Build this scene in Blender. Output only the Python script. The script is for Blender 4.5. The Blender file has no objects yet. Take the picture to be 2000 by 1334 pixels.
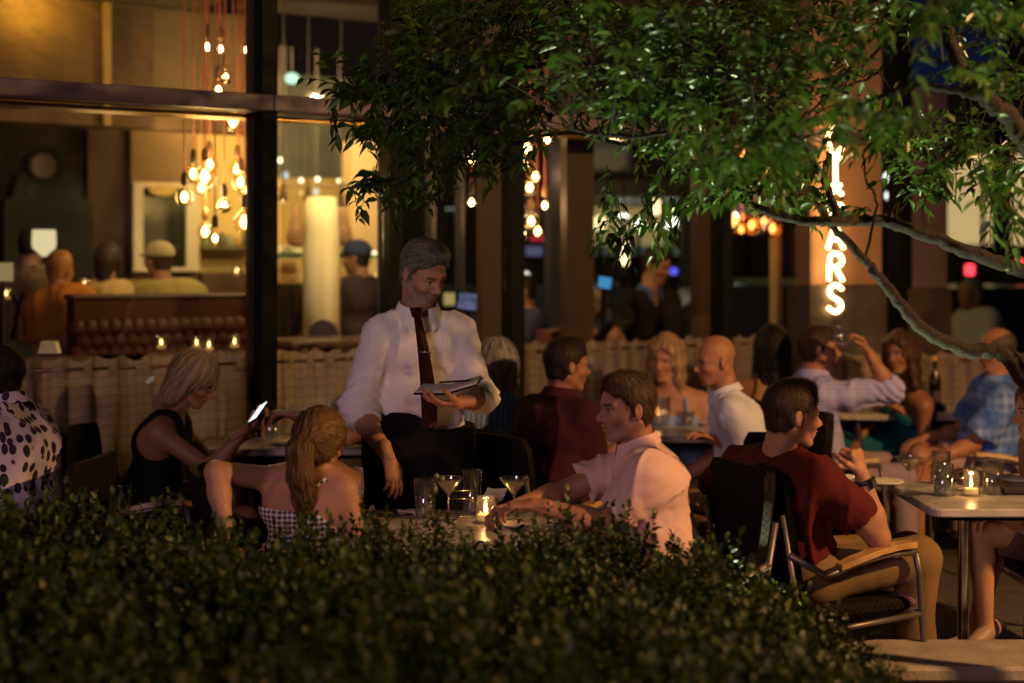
import bpy, math, random
import numpy as np
from mathutils import Vector, Matrix
R = math.radians
random.seed(7)
rng = np.random.default_rng(11)
C = bpy.context.scene.collection
scene = bpy.context.scene

# ---------------------------------------------------------------- camera, sky, light
F = 2778.0                      # focal length in photo pixels (50 mm on a 36 mm frame, 2000 px wide)
HZ = 515.0                      # horizon row
CH = 1.70                       # camera height
cam_d = bpy.data.cameras.new('camera'); cam = bpy.data.objects.new('camera', cam_d); C.objects.link(cam)
cam_d.lens = 50.0; cam_d.sensor_width = 36.0
cam_d.shift_y = -(667.0 - HZ) / 2000.0
cam.location = (0, 0, CH); cam.rotation_euler = (R(90), 0, 0)
cam_d.clip_start = 0.05; cam_d.clip_end = 500
cam_d.dof.use_dof = True; cam_d.dof.focus_distance = 5.35; cam_d.dof.aperture_fstop = 1.2
scene.camera = cam

world = bpy.data.worlds.new('World'); scene.world = world; world.use_nodes = True
wn = world.node_tree; wn.nodes.clear()
sky = wn.nodes.new('ShaderNodeTexSky'); sky.sky_type = 'NISHITA'; sky.sun_disc = False
sky.sun_elevation = R(-1.5); sky.sun_rotation = R(200)
bg = wn.nodes.new('ShaderNodeBackground'); bg.inputs['Strength'].default_value = 0.055
wo = wn.nodes.new('ShaderNodeOutputWorld')
wn.links.new(sky.outputs[0], bg.inputs[0]); wn.links.new(bg.outputs[0], wo.inputs[0])

vs = scene.view_settings
vs.view_transform = 'Standard'; vs.look = 'None'; vs.exposure = 0.0; vs.gamma = 1.0; vs.use_curve_mapping = False
cy = scene.cycles
cy.use_denoising = True
cy.max_bounces = 8; cy.diffuse_bounces = 3; cy.glossy_bounces = 3; cy.transmission_bounces = 4; cy.transparent_max_bounces = 24
cy.caustics_reflective = False; cy.caustics_refractive = False
cy.sample_clamp_indirect = 3.0
cy.use_adaptive_sampling = False

def lamp(name, kind, loc, energy, color, size=0.1, aim=None, spot=60, blend=.5):
    d = bpy.data.lights.new(name, kind); d.energy = energy; d.color = color
    if kind == 'AREA': d.size = size
    else: d.shadow_soft_size = size
    if kind == 'SPOT': d.spot_size = R(spot); d.spot_blend = blend
    o = bpy.data.objects.new(name, d); C.objects.link(o); o.location = loc
    if aim is not None:
        o.rotation_euler = (Vector(aim) - Vector(loc)).to_track_quat('-Z', 'Y').to_euler()
    return o
# street lamp of the terrace (warm, right of the camera), added lilac fill and the landscape uplight under the tree
lamp('street_light', 'SPOT', (4.6, 3.1, 3.28), 1150, (1.0, .53, .19), .09, (.4, 6.2, .95), 92, .7)
lamp('lilac_fill_light', 'AREA', (-3.6, -4.5, 3.6), 235, (1.0, .62, .74), 2.2, (.2, 6.0, 1.1))  # unseen fill added for the lilac ambient light
lamp('tree_light', 'SPOT', (.80, 4.80, .28), 245, (.88, 1.0, .55), .02, (1.10, 4.2, 2.6), 62, .2)
lamp('tree_light', 'SPOT', (-1.5, 2.2, 1.2), 36, (.84, 1.0, .62), .05, (-.3, 5.1, 2.5), 44, .5)

# ---------------------------------------------------------------- helpers
def at(px, py, Y):
    """the world point seen at photo pixel (px,py) at distance Y"""
    return np.array([(px - 1000.0) * Y / F, Y, CH - (py - HZ) * Y / F])

def prop(o, label=None, cat=None, group=None, kind=None):
    if label: o['label'] = label
    if cat: o['category'] = cat
    if group: o['group'] = group
    if kind: o['kind'] = kind
    return o
def thing(name, label, cat, loc=(0, 0, 0), rz=0.0, group=None):
    o = bpy.data.objects.new(name, None); C.objects.link(o); o.empty_display_size = .1
    o.location = tuple(float(v) for v in loc); o.rotation_euler = (0, 0, rz)
    return prop(o, label, cat, group)
def dup(o, loc=None, rz=None, label=None, parent=None, top=True):
    c = o.copy(); C.objects.link(c)
    if parent is not None: c.parent = parent
    if loc is not None: c.location = tuple(float(v) for v in loc)
    if rz is not None: c.rotation_euler = (0, 0, rz)
    if label: c['label'] = label
    for ch in list(o.children): dup(ch, parent=c)
    return c

class MB:
    """collects shapes in one mesh"""
    def __init__(s): s.v = []; s.f = []; s.n = 0
    def add(s, v, f):
        v = np.asarray(v, float).reshape(-1, 3)
        s.v.append(v); s.f += [tuple(i + s.n for i in q) for q in f]; s.n += len(v); return s
    def box(s, lo, hi, M=None, bev=0.0):
        x0, y0, z0 = lo; x1, y1, z1 = hi
        if bev:
            b = bev; v = []
            for z, k in ((z0, b), (z0 + b, 0), (z1 - b, 0), (z1, b)):
                v += [(x0 + b if 0 else x0 + k + b * 0, y0 + k, z), (x1 - k, y0 + k, z), (x1 - k, y1 - k, z), (x0 + k, y1 - k, z)]
            f = [(3, 2, 1, 0), (12, 13, 14, 15)]
            for r in range(3):
                for i in range(4):
                    a = r * 4 + i; c = r * 4 + (i + 1) % 4; f.append((a, c, c + 4, a + 4))
        else:
            v = [(x0, y0, z0), (x1, y0, z0), (x1, y1, z0), (x0, y1, z0), (x0, y0, z1), (x1, y0, z1), (x1, y1, z1), (x0, y1, z1)]
            f = [(3, 2, 1, 0), (4, 5, 6, 7), (0, 1, 5, 4), (1, 2, 6, 5), (2, 3, 7, 6), (3, 0, 4, 7)]
        v = np.array(v, float)
        if M is not None: v = v @ np.array(M)[:3, :3].T + np.array(M)[:3, 3]
        return s.add(v, f)
    def tube(s, pts, rad, seg=8, cap=True):
        pts = np.asarray(pts, float); n = len(pts)
        rad = np.full(n, rad, float) if np.isscalar(rad) else np.asarray(rad, float)
        t = np.gradient(pts, axis=0) if n > 2 else np.repeat((pts[1] - pts[0])[None], 2, 0)
        t /= np.linalg.norm(t, axis=1)[:, None] + 1e-12
        ref = np.array([0, 0, 1.0]) if abs(t[0][2]) < .9 else np.array([1.0, 0, 0])
        a = np.cross(t[0], ref); a /= np.linalg.norm(a); V = []
        for i in range(n):
            a = a - t[i] * np.dot(a, t[i]); a /= np.linalg.norm(a) + 1e-12; b = np.cross(t[i], a)
            for k in range(seg):
                w = 2 * math.pi * k / seg; V.append(pts[i] + rad[i] * (a * math.cos(w) + b * math.sin(w)))
        f = [(i * seg + k, i * seg + (k + 1) % seg, (i + 1) * seg + (k + 1) % seg, (i + 1) * seg + k) for i in range(n - 1) for k in range(seg)]
        if cap: f += [tuple(range(seg))[::-1], tuple((n - 1) * seg + k for k in range(seg))]
        return s.add(V, f)
    def lathe(s, prof, seg=20, c=(0, 0, 0), sx=1, sy=1):
        V = []; f = []; m = len(prof)
        for r, z in prof:
            for k in range(seg):
                w = 2 * math.pi * k / seg; V.append((c[0] + r * sx * math.cos(w), c[1] + r * sy * math.sin(w), c[2] + z))
        for i in range(m - 1):
            for k in range(seg):
                f.append((i * seg + k, i * seg + (k + 1) % seg, (i + 1) * seg + (k + 1) % seg, (i + 1) * seg + k))
        if prof[0][0] > 1e-4: f.append(tuple(range(seg))[::-1])
        if prof[-1][0] > 1e-4: f.append(tuple((m - 1) * seg + k for k in range(seg)))
        return s.add(V, f)
    def lathe_open(s, prof, seg=20, c=(0, 0, 0)):
        n0 = len(s.f); s.lathe(prof, seg, c)
        if prof[-1][0] > 1e-4: s.f.pop()
        if prof[0][0] > 1e-4: s.f.pop()
        return s
    def prism(s, poly, z0, z1, M=None):
        n = len(poly); v = [(x, y, z0) for x, y in poly] + [(x, y, z1) for x, y in poly]
        f = [tuple(range(n))[::-1], tuple(range(n, 2 * n))] + [(i, (i + 1) % n, n + (i + 1) % n, n + i) for i in range(n)]
        v = np.array(v, float)
        if M is not None: v = v @ np.array(M)[:3, :3].T + np.array(M)[:3, 3]
        return s.add(v, f)
    def build(s, name, mat, parent=None, smooth=False, off=(0, 0, 0), angle=None):
        me = bpy.data.meshes.new(name)
        V = (np.concatenate(s.v) if s.v else np.zeros((0, 3))) - np.asarray(off, float)
        me.from_pydata(V.tolist(), [], s.f); me.update()
        if smooth: me.polygons.foreach_set('use_smooth', [True] * len(me.polygons))
        if mat: me.materials.append(mat)
        if smooth and angle: me.set_sharp_from_angle(angle=R(angle))
        o = bpy.data.objects.new(name, me); C.objects.link(o)
        if parent is not None: o.parent = parent
        return o

def quads_mesh(name, V, Fq, mat, parent=None, attr=None, smooth=False):
    """fast mesh from numpy arrays, all quads (or all tris)"""
    V = np.asarray(V, np.float32); Fq = np.asarray(Fq, np.int32); k = Fq.shape[1]
    me = bpy.data.meshes.new(name)
    me.vertices.add(len(V)); me.vertices.foreach_set('co', V.ravel())
    me.loops.add(Fq.size); me.loops.foreach_set('vertex_index', Fq.ravel())
    me.polygons.add(len(Fq)); me.polygons.foreach_set('loop_start', np.arange(0, Fq.size, k, dtype=np.int32))
    me.update(calc_edges=True); me.validate()
    if smooth: me.polygons.foreach_set('use_smooth', np.ones(len(me.polygons), bool))
    if attr is not None:
        for nm, A in attr.items():
            a = me.attributes.new(nm, 'FLOAT_COLOR', 'POINT')
            A = np.asarray(A, np.float32)
            if A.ndim == 1: A = np.stack([A, A, A, np.ones_like(A)], 1)
            if len(A) == len(me.vertices): a.data.foreach_set('color', A.ravel())
    if mat: me.materials.append(mat)
    o = bpy.data.objects.new(name, me); C.objects.link(o)
    if parent is not None: o.parent = parent
    return o

# ---------------------------------------------------------------- materials
MATS = {}
def mat(name, col=(.5, .5, .5), rough=.6, metal=0.0, emit=None, est=0.0, noise=0.0, nscale=8.0, bump=0.0, bscale=60.0, spec=.5, sheen=0.0, sss=0.0, alpha=None):
    if name in MATS: return MATS[name]
    m = bpy.data.materials.new(name); m.use_nodes = True; nt = m.node_tree; L = nt.links
    b = nt.nodes['Principled BSDF']
    b.inputs['Base Color'].default_value = (*col, 1); b.inputs['Roughness'].default_value = rough
    b.inputs['Metallic'].default_value = metal; b.inputs['Specular IOR Level'].default_value = spec
    if sheen: b.inputs['Sheen Weight'].default_value = sheen
    if sss:
        b.inputs['Subsurface Weight'].default_value = sss; b.inputs['Subsurface Radius'].default_value = (1, .35, .2); b.inputs['Subsurface Scale'].default_value = .008
    if emit: b.inputs['Emission Color'].default_value = (*emit, 1); b.inputs['Emission Strength'].default_value = est
    tc = nt.nodes.new('ShaderNodeTexCoord')
    if noise:
        n = nt.nodes.new('ShaderNodeTexNoise'); n.inputs['Scale'].default_value = nscale; n.inputs['Detail'].default_value = 5
        L.new(tc.outputs['Object'], n.inputs['Vector'])
        mr = nt.nodes.new('ShaderNodeMapRange'); mr.inputs[1].default_value = .3; mr.inputs[2].default_value = .7
        mr.inputs[3].default_value = 1 - noise; mr.inputs[4].default_value = 1 + noise * .6
        L.new(n.outputs['Fac'], mr.inputs[0])
        mx = nt.nodes.new('ShaderNodeMix'); mx.data_type = 'RGBA'; mx.blend_type = 'MULTIPLY'; mx.inputs[0].default_value = 1
        mx.inputs[6].default_value = (*col, 1); L.new(mr.outputs[0], mx.inputs[7]); L.new(mx.outputs[2], b.inputs['Base Color'])
        rr = nt.nodes.new('ShaderNodeMapRange'); rr.inputs[3].default_value = max(.03, rough - .12); rr.inputs[4].default_value = min(1, rough + .12)
        L.new(n.outputs['Fac'], rr.inputs[0]); L.new(rr.outputs[0], b.inputs['Roughness'])
    if bump:
        n2 = nt.nodes.new('ShaderNodeTexNoise'); n2.inputs['Scale'].default_value = bscale; n2.inputs['Detail'].default_value = 4
        L.new(tc.outputs['Object'], n2.inputs['Vector'])
        bp = nt.nodes.new('ShaderNodeBump'); bp.inputs['Strength'].default_value = bump; bp.inputs['Distance'].default_value = .01
        L.new(n2.outputs['Fac'], bp.inputs['Height']); L.new(bp.outputs[0], b.inputs['Normal'])
    MATS[name] = m; return m
def glow(name, col, st):
    if name in MATS: return MATS[name]
    m = bpy.data.materials.new(name); m.use_nodes = True; nt = m.node_tree; nt.nodes.clear()
    e = nt.nodes.new('ShaderNodeEmission'); e.inputs[0].default_value = (*col, 1); e.inputs[1].default_value = st
    o = nt.nodes.new('ShaderNodeOutputMaterial'); nt.links.new(e.outputs[0], o.inputs[0]); MATS[name] = m; return m
def glass(name, tint=(1, 1, 1), ior=1.45, rough=.02, gain=1.0, body=0.0, bodycol=(.8, .8, .8)):
    """thin clear glass: see-through, with reflections that grow at grazing angles"""
    if name in MATS: return MATS[name]
    m = bpy.data.materials.new(name); m.use_nodes = True; nt = m.node_tree; nt.nodes.clear(); L = nt.links
    t = nt.nodes.new('ShaderNodeBsdfTransparent'); t.inputs[0].default_value = (*tint, 1)
    g = nt.nodes.new('ShaderNodeBsdfGlossy'); g.inputs['Roughness'].default_value = rough
    fr = nt.nodes.new('ShaderNodeLayerWeight'); fr.inputs[0].default_value = .5
    pw = nt.nodes.new('ShaderNodeMath'); pw.operation = 'POWER'; pw.inputs[1].default_value = 3.6; L.new(fr.outputs['Facing'], pw.inputs[0])
    f0 = ((ior - 1) / (ior + 1)) ** 2
    mu = nt.nodes.new('ShaderNodeMath'); mu.operation = 'MULTIPLY_ADD'; mu.inputs[1].default_value = .9 * gain; mu.inputs[2].default_value = f0 * gain * (1.0 if name == 'window_glass' else 3.0 if name == 'glass_clear' else 1.8); mu.use_clamp = True
    L.new(pw.outputs[0], mu.inputs[0])
    mx = nt.nodes.new('ShaderNodeMixShader'); L.new(mu.outputs[0], mx.inputs[0]); L.new(t.outputs[0], mx.inputs[1]); L.new(g.outputs[0], mx.inputs[2])
    last = mx
    if body:
        d = nt.nodes.new('ShaderNodeBsdfDiffuse'); d.inputs[0].default_value = (*bodycol, 1)
        m2 = nt.nodes.new('ShaderNodeMixShader'); m2.inputs[0].default_value = body
        L.new(mx.outputs[0], m2.inputs[1]); L.new(d.outputs[0], m2.inputs[2]); last = m2
    o = nt.nodes.new('ShaderNodeOutputMaterial'); L.new(last.outputs[0], o.inputs[0]); MATS[name] = m; return m

# ---------------------------------------------------------------- implicit surfaces
def nrm(v): v = np.asarray(v, float); return v / (np.linalg.norm(v) + 1e-12)
class Field:
    def __init__(s, lo, hi, h):
        s.lo = np.asarray(lo, float) - 3 * h; s.h = h
        s.n = np.ceil((np.asarray(hi, float) + 3 * h - s.lo) / h).astype(int) + 1
        s.D = np.full(s.n, 1.0, np.float32)
    def sub(s, lo, hi):
        a = np.maximum(np.floor((np.asarray(lo) - s.lo) / s.h).astype(int), 0)
        b = np.minimum(np.ceil((np.asarray(hi) - s.lo) / s.h).astype(int) + 1, s.n)
        if (b <= a).any(): return None
        ax = [(s.lo[i] + s.h * np.arange(a[i], b[i])).astype(np.float32) for i in range(3)]
        return (slice(a[0], b[0]), slice(a[1], b[1]), slice(a[2], b[2])), ax[0][:, None, None], ax[1][None, :, None], ax[2][None, None, :]
    def put(s, lo, hi, fn, k, op='u', cuts=()):
        m = max(k, 2.5 * s.h) * 1.2
        r = s.sub(np.asarray(lo) - m, np.asarray(hi) + m)
        if r is None: return s
        sl, X, Y, Z = r; d = fn(X, Y, Z)
        for c, n in cuts: d = np.maximum(d, (X - c[0]) * n[0] + (Y - c[1]) * n[1] + (Z - c[2]) * n[2])
        A = s.D[sl]
        if op == 'u':
            if k > 0:
                hh = np.clip(.5 + .5 * (d - A) / k, 0, 1); s.D[sl] = d * (1 - hh) + A * hh - k * hh * (1 - hh)
            else: s.D[sl] = np.minimum(A, d)
        else:
            d = -d
            if k > 0:
                hh = np.clip(.5 - .5 * (d - A) / k, 0, 1); s.D[sl] = d * (1 - hh) + A * hh + k * hh * (1 - hh)
            else: s.D[sl] = np.maximum(A, d)
        return s
    def cap(s, a, b, ra, rb, k=.02, flat=None, op='u', cuts=()):
        a = np.asarray(a, float); b = np.asarray(b, float); ba = b - a; L2 = float(ba @ ba) + 1e-9; m = max(ra, rb)
        def fn(X, Y, Z):
            px, py, pz = X - a[0], Y - a[1], Z - a[2]
            t = np.clip((px * ba[0] + py * ba[1] + pz * ba[2]) / L2, 0, 1)
            qx, qy, qz = px - ba[0] * t, py - ba[1] * t, pz - ba[2] * t
            q2 = qx * qx + qy * qy + qz * qz
            if flat is not None:
                n, f = flat; c = qx * n[0] + qy * n[1] + qz * n[2]; q2 = q2 + (1 / (f * f) - 1) * c * c
                return (np.sqrt(q2) - (ra + (rb - ra) * t)) * (.5 + .5 * f)
            return np.sqrt(q2) - (ra + (rb - ra) * t)
        return s.put(np.minimum(a, b) - m, np.maximum(a, b) + m, fn, k, op, cuts)
    def ell(s, c, rad, M=None, k=.01, op='u', cuts=()):
        c = np.asarray(c, float); rad = np.asarray(rad, float); M = np.eye(3) if M is None else np.asarray(M)
        ext = np.sqrt(((M.T * rad[:, None]) ** 2).sum(0)) if M is not None else rad
        ext = np.abs(M).T @ rad if False else np.sqrt((M.T ** 2) @ (rad ** 2))
        mr = rad.min()
        def fn(X, Y, Z):
            x, y, z = X - c[0], Y - c[1], Z - c[2]
            u = [(x * M[i][0] + y * M[i][1] + z * M[i][2]) / rad[i] for i in range(3)]
            k0 = np.sqrt(u[0] ** 2 + u[1] ** 2 + u[2] ** 2); k1 = np.sqrt((u[0] / rad[0]) ** 2 + (u[1] / rad[1]) ** 2 + (u[2] / rad[2]) ** 2)
            return k0 * (k0 - 1) / (k1 + 1e-6)
        return s.put(c - ext, c + ext, fn, k, op, cuts)
    def displace(s, fn):
        near = np.abs(s.D) < .05; I = np.nonzero(near)
        P = np.stack(I, 1) * s.h + s.lo
        s.D[I] += fn(P).astype(np.float32)
    def sample(s, P):
        i = np.clip(np.round((P - s.lo) / s.h).astype(int), 1, s.n - 2); D = s.D
        g = np.stack([D[i[:, 0] + 1, i[:, 1], i[:, 2]] - D[i[:, 0] - 1, i[:, 1], i[:, 2]],
                      D[i[:, 0], i[:, 1] + 1, i[:, 2]] - D[i[:, 0], i[:, 1] - 1, i[:, 2]],
                      D[i[:, 0], i[:, 1], i[:, 2] + 1] - D[i[:, 0], i[:, 1], i[:, 2] - 1]], 1) / (2 * s.h)
        gn = np.linalg.norm(g, axis=1)[:, None] + 1e-6; g = g / gn
        d = D[i[:, 0], i[:, 1], i[:, 2]] + ((P - (i * s.h + s.lo)) * g).sum(1)
        return d, g
    def mesh(s):
        """naive surface nets"""
        D = s.D; D[0] = D[-1] = 1; D[:, 0] = D[:, -1] = 1; D[:, :, 0] = D[:, :, -1] = 1
        S = D < 0; n = s.n - 1
        cnt = np.zeros(n, np.uint8)
        for i in (0, 1):
            for j in (0, 1):
                for k in (0, 1): cnt += S[i:n[0] + i, j:n[1] + j, k:n[2] + k]
        act = (cnt > 0) & (cnt < 8); I = np.argwhere(act)
        if len(I) == 0: return np.zeros((0, 3)), np.zeros((0, 4), int)
        idx = np.full(n, -1, np.int64); idx[act] = np.arange(len(I))
        corner = {}
        for i in (0, 1):
            for j in (0, 1):
                for k in (0, 1): corner[i, j, k] = D[I[:, 0] + i, I[:, 1] + j, I[:, 2] + k]
        acc = np.zeros((len(I), 3)); w = np.zeros(len(I))
        for a in range(3):
            for p in (0, 1):
                for q in (0, 1):
                    c0 = [0, 0, 0]; o = [x for x in range(3) if x != a]; c0[o[0]] = p; c0[o[1]] = q; c1 = list(c0); c1[a] = 1
                    d0 = corner[tuple(c0)]; d1 = corner[tuple(c1)]; m = (d0 < 0) != (d1 < 0)
                    t = d0[m] / (d0[m] - d1[m]); P = np.tile(np.array(c0, float), (m.sum(), 1)); P[:, a] = t
                    acc[m] += P; w[m] += 1
        V = (I + acc / w[:, None]) * s.h + s.lo
        Q = []
        for a in range(3):
            b, c = (a + 1) % 3, (a + 2) % 3
            sl0 = [slice(None)] * 3; sl1 = [slice(None)] * 3; sl0[a] = slice(0, -1); sl1[a] = slice(1, None)
            A = S[tuple(sl0)]; B = S[tuple(sl1)]; E = np.argwhere(A != B); up = A[tuple(E.T)]
            eb = np.zeros(3, int); eb[b] = 1; ec = np.zeros(3, int); ec[c] = 1
            q = np.stack([idx[tuple((E - eb - ec).T)], idx[tuple((E - ec).T)], idx[tuple(E.T)], idx[tuple((E - eb).T)]], 1)
            q[~up] = q[~up][:, ::-1]; Q.append(q)
        return V, np.concatenate(Q)

def waves(P, freqs, seed, amp=1.0, stretch=(1, 1, 1)):
    """smooth pseudo noise from warped sine waves"""
    r = np.random.default_rng(seed); P = P * np.asarray(stretch); out = 0
    W = P + .03 * np.sin(P[:, [1, 2, 0]] * 17 + r.uniform(0, 6, 3)) + .012 * np.sin(P[:, [2, 0, 1]] * 41 + r.uniform(0, 6, 3))
    for f in freqs:
        for _ in range(3):
            d = nrm(r.normal(size=3)); out = out + np.sin(W @ d * f + r.uniform(0, 6)) / 3
    return amp * out / len(freqs)
# ---------------------------------------------------------------- people
def attr_mat(name, rough=.55, sss=0.0, spec=.4, bump=0.0, bscale=200, sheen=0.0, trans=0.0):
    if name in MATS: return MATS[name]
    m = mat(name, (.5, .5, .5), rough, spec=spec, sss=sss, bump=bump, bscale=bscale, sheen=sheen)
    nt = m.node_tree; a = nt.nodes.new('ShaderNodeVertexColor'); a.layer_name = 'Col'
    b = nt.nodes['Principled BSDF']; nt.links.new(a.outputs[0], b.inputs['Base Color'])
    return m
SKIN = attr_mat('skin', .44, .10, .42, .3, 220)
HAIR = attr_mat('hair', .62, 0, .3)
def pattern_mat(name, kind, c1, c2, scale=30.0, c3=None, rough=.85, ax=(0, 2)):
    """woven cloth: gingham, check, stripe, spots"""
    if name in MATS: return MATS[name]
    m = mat(name, c1, rough, bump=.25, bscale=140, spec=.2); nt = m.node_tree; L = nt.links; b = nt.nodes['Principled BSDF']
    tc = nt.nodes.new('ShaderNodeTexCoord'); sp = nt.nodes.new('ShaderNodeSeparateXYZ')
    nz = nt.nodes.new('ShaderNodeTexNoise'); nz.inputs['Scale'].default_value = 5
    L.new(tc.outputs['Object'], nz.inputs['Vector'])
    ad = nt.nodes.new('ShaderNodeVectorMath'); ad.operation = 'MULTIPLY_ADD'; ad.inputs[1].default_value = (.05, .05, .05)
    L.new(nz.outputs['Color'], ad.inputs[0]); L.new(tc.outputs['Object'], ad.inputs[2]); L.new(ad.outputs[0], sp.inputs[0])
    def wave(i, sc, sharp):
        n = nt.nodes.new('ShaderNodeMath'); n.operation = 'MULTIPLY'; n.inputs[1].default_value = sc; L.new(sp.outputs[i], n.inputs[0])
        s = nt.nodes.new('ShaderNodeMath'); s.operation = 'SINE'; L.new(n.outputs[0], s.inputs[0])
        r = nt.nodes.new('ShaderNodeMapRange'); r.inputs[1].default_value = -sharp; r.inputs[2].default_value = sharp; L.new(s.outputs[0], r.inputs[0]); return r.outputs[0]
    def mix(f, a, c):
        x = nt.nodes.new('ShaderNodeMix'); x.data_type = 'RGBA'; L.new(f, x.inputs[0])
        for k, v in ((6, a), (7, c)):
            if isinstance(v, tuple): x.inputs[k].default_value = (*v, 1)
            else: L.new(v, x.inputs[k])
        return x.outputs[2]
    def avg(a, c):
        n = nt.nodes.new('ShaderNodeMath'); n.operation = 'ADD'; L.new(a, n.inputs[0]); L.new(c, n.inputs[1])
        h = nt.nodes.new('ShaderNodeMath'); h.operation = 'MULTIPLY'; h.inputs[1].default_value = .5; L.new(n.outputs[0], h.inputs[0]); return h.outputs[0]
    if kind == 'check': out = mix(avg(wave(ax[0], scale, .25), wave(ax[1], scale, .25)), c1, c2)
    elif kind == 'stripe': out = mix(wave(ax[0], scale, .3), c1, c2)
    elif kind == 'plaid':
        a = mix(avg(wave(ax[0], scale, .3), wave(ax[1], scale * .8, .3)), c1, c2); out = mix(avg(wave(ax[0], scale * 3.1, .2), wave(ax[1], scale * 2.7, .2)), a, c3 or c1)
    else:
        v = nt.nodes.new('ShaderNodeTexVoronoi'); v.inputs['Scale'].default_value = scale; v.inputs['Randomness'].default_value = .55
        st = nt.nodes.new('ShaderNodeVectorMath'); st.operation = 'MULTIPLY'; st.inputs[1].default_value = (1.35, 1.35, .9); L.new(ad.outputs[0], st.inputs[0]); L.new(st.outputs[0], v.inputs['Vector'])
        r = nt.nodes.new('ShaderNodeMapRange'); r.inputs[1].default_value = .40; r.inputs[2].default_value = .46; L.new(v.outputs['Distance'], r.inputs[0]); out = mix(r.outputs[0], c2, c1)
    L.new(out, b.inputs['Base Color']); MATS[name] = m; return m

def frame(yaw, pitch=0, roll=0):
    """rows: forward, left, up"""
    y, p, r = R(yaw), R(pitch), R(roll)
    f = np.array([math.cos(y) * math.cos(p), math.sin(y) * math.cos(p), -math.sin(p)])
    l = np.array([-math.sin(y), math.cos(y), 0]); u = np.cross(f, l)
    l2 = l * math.cos(r) + u * math.sin(r); u2 = u * math.cos(r) - l * math.sin(r)
    return np.stack([f, l2, u2])

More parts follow.
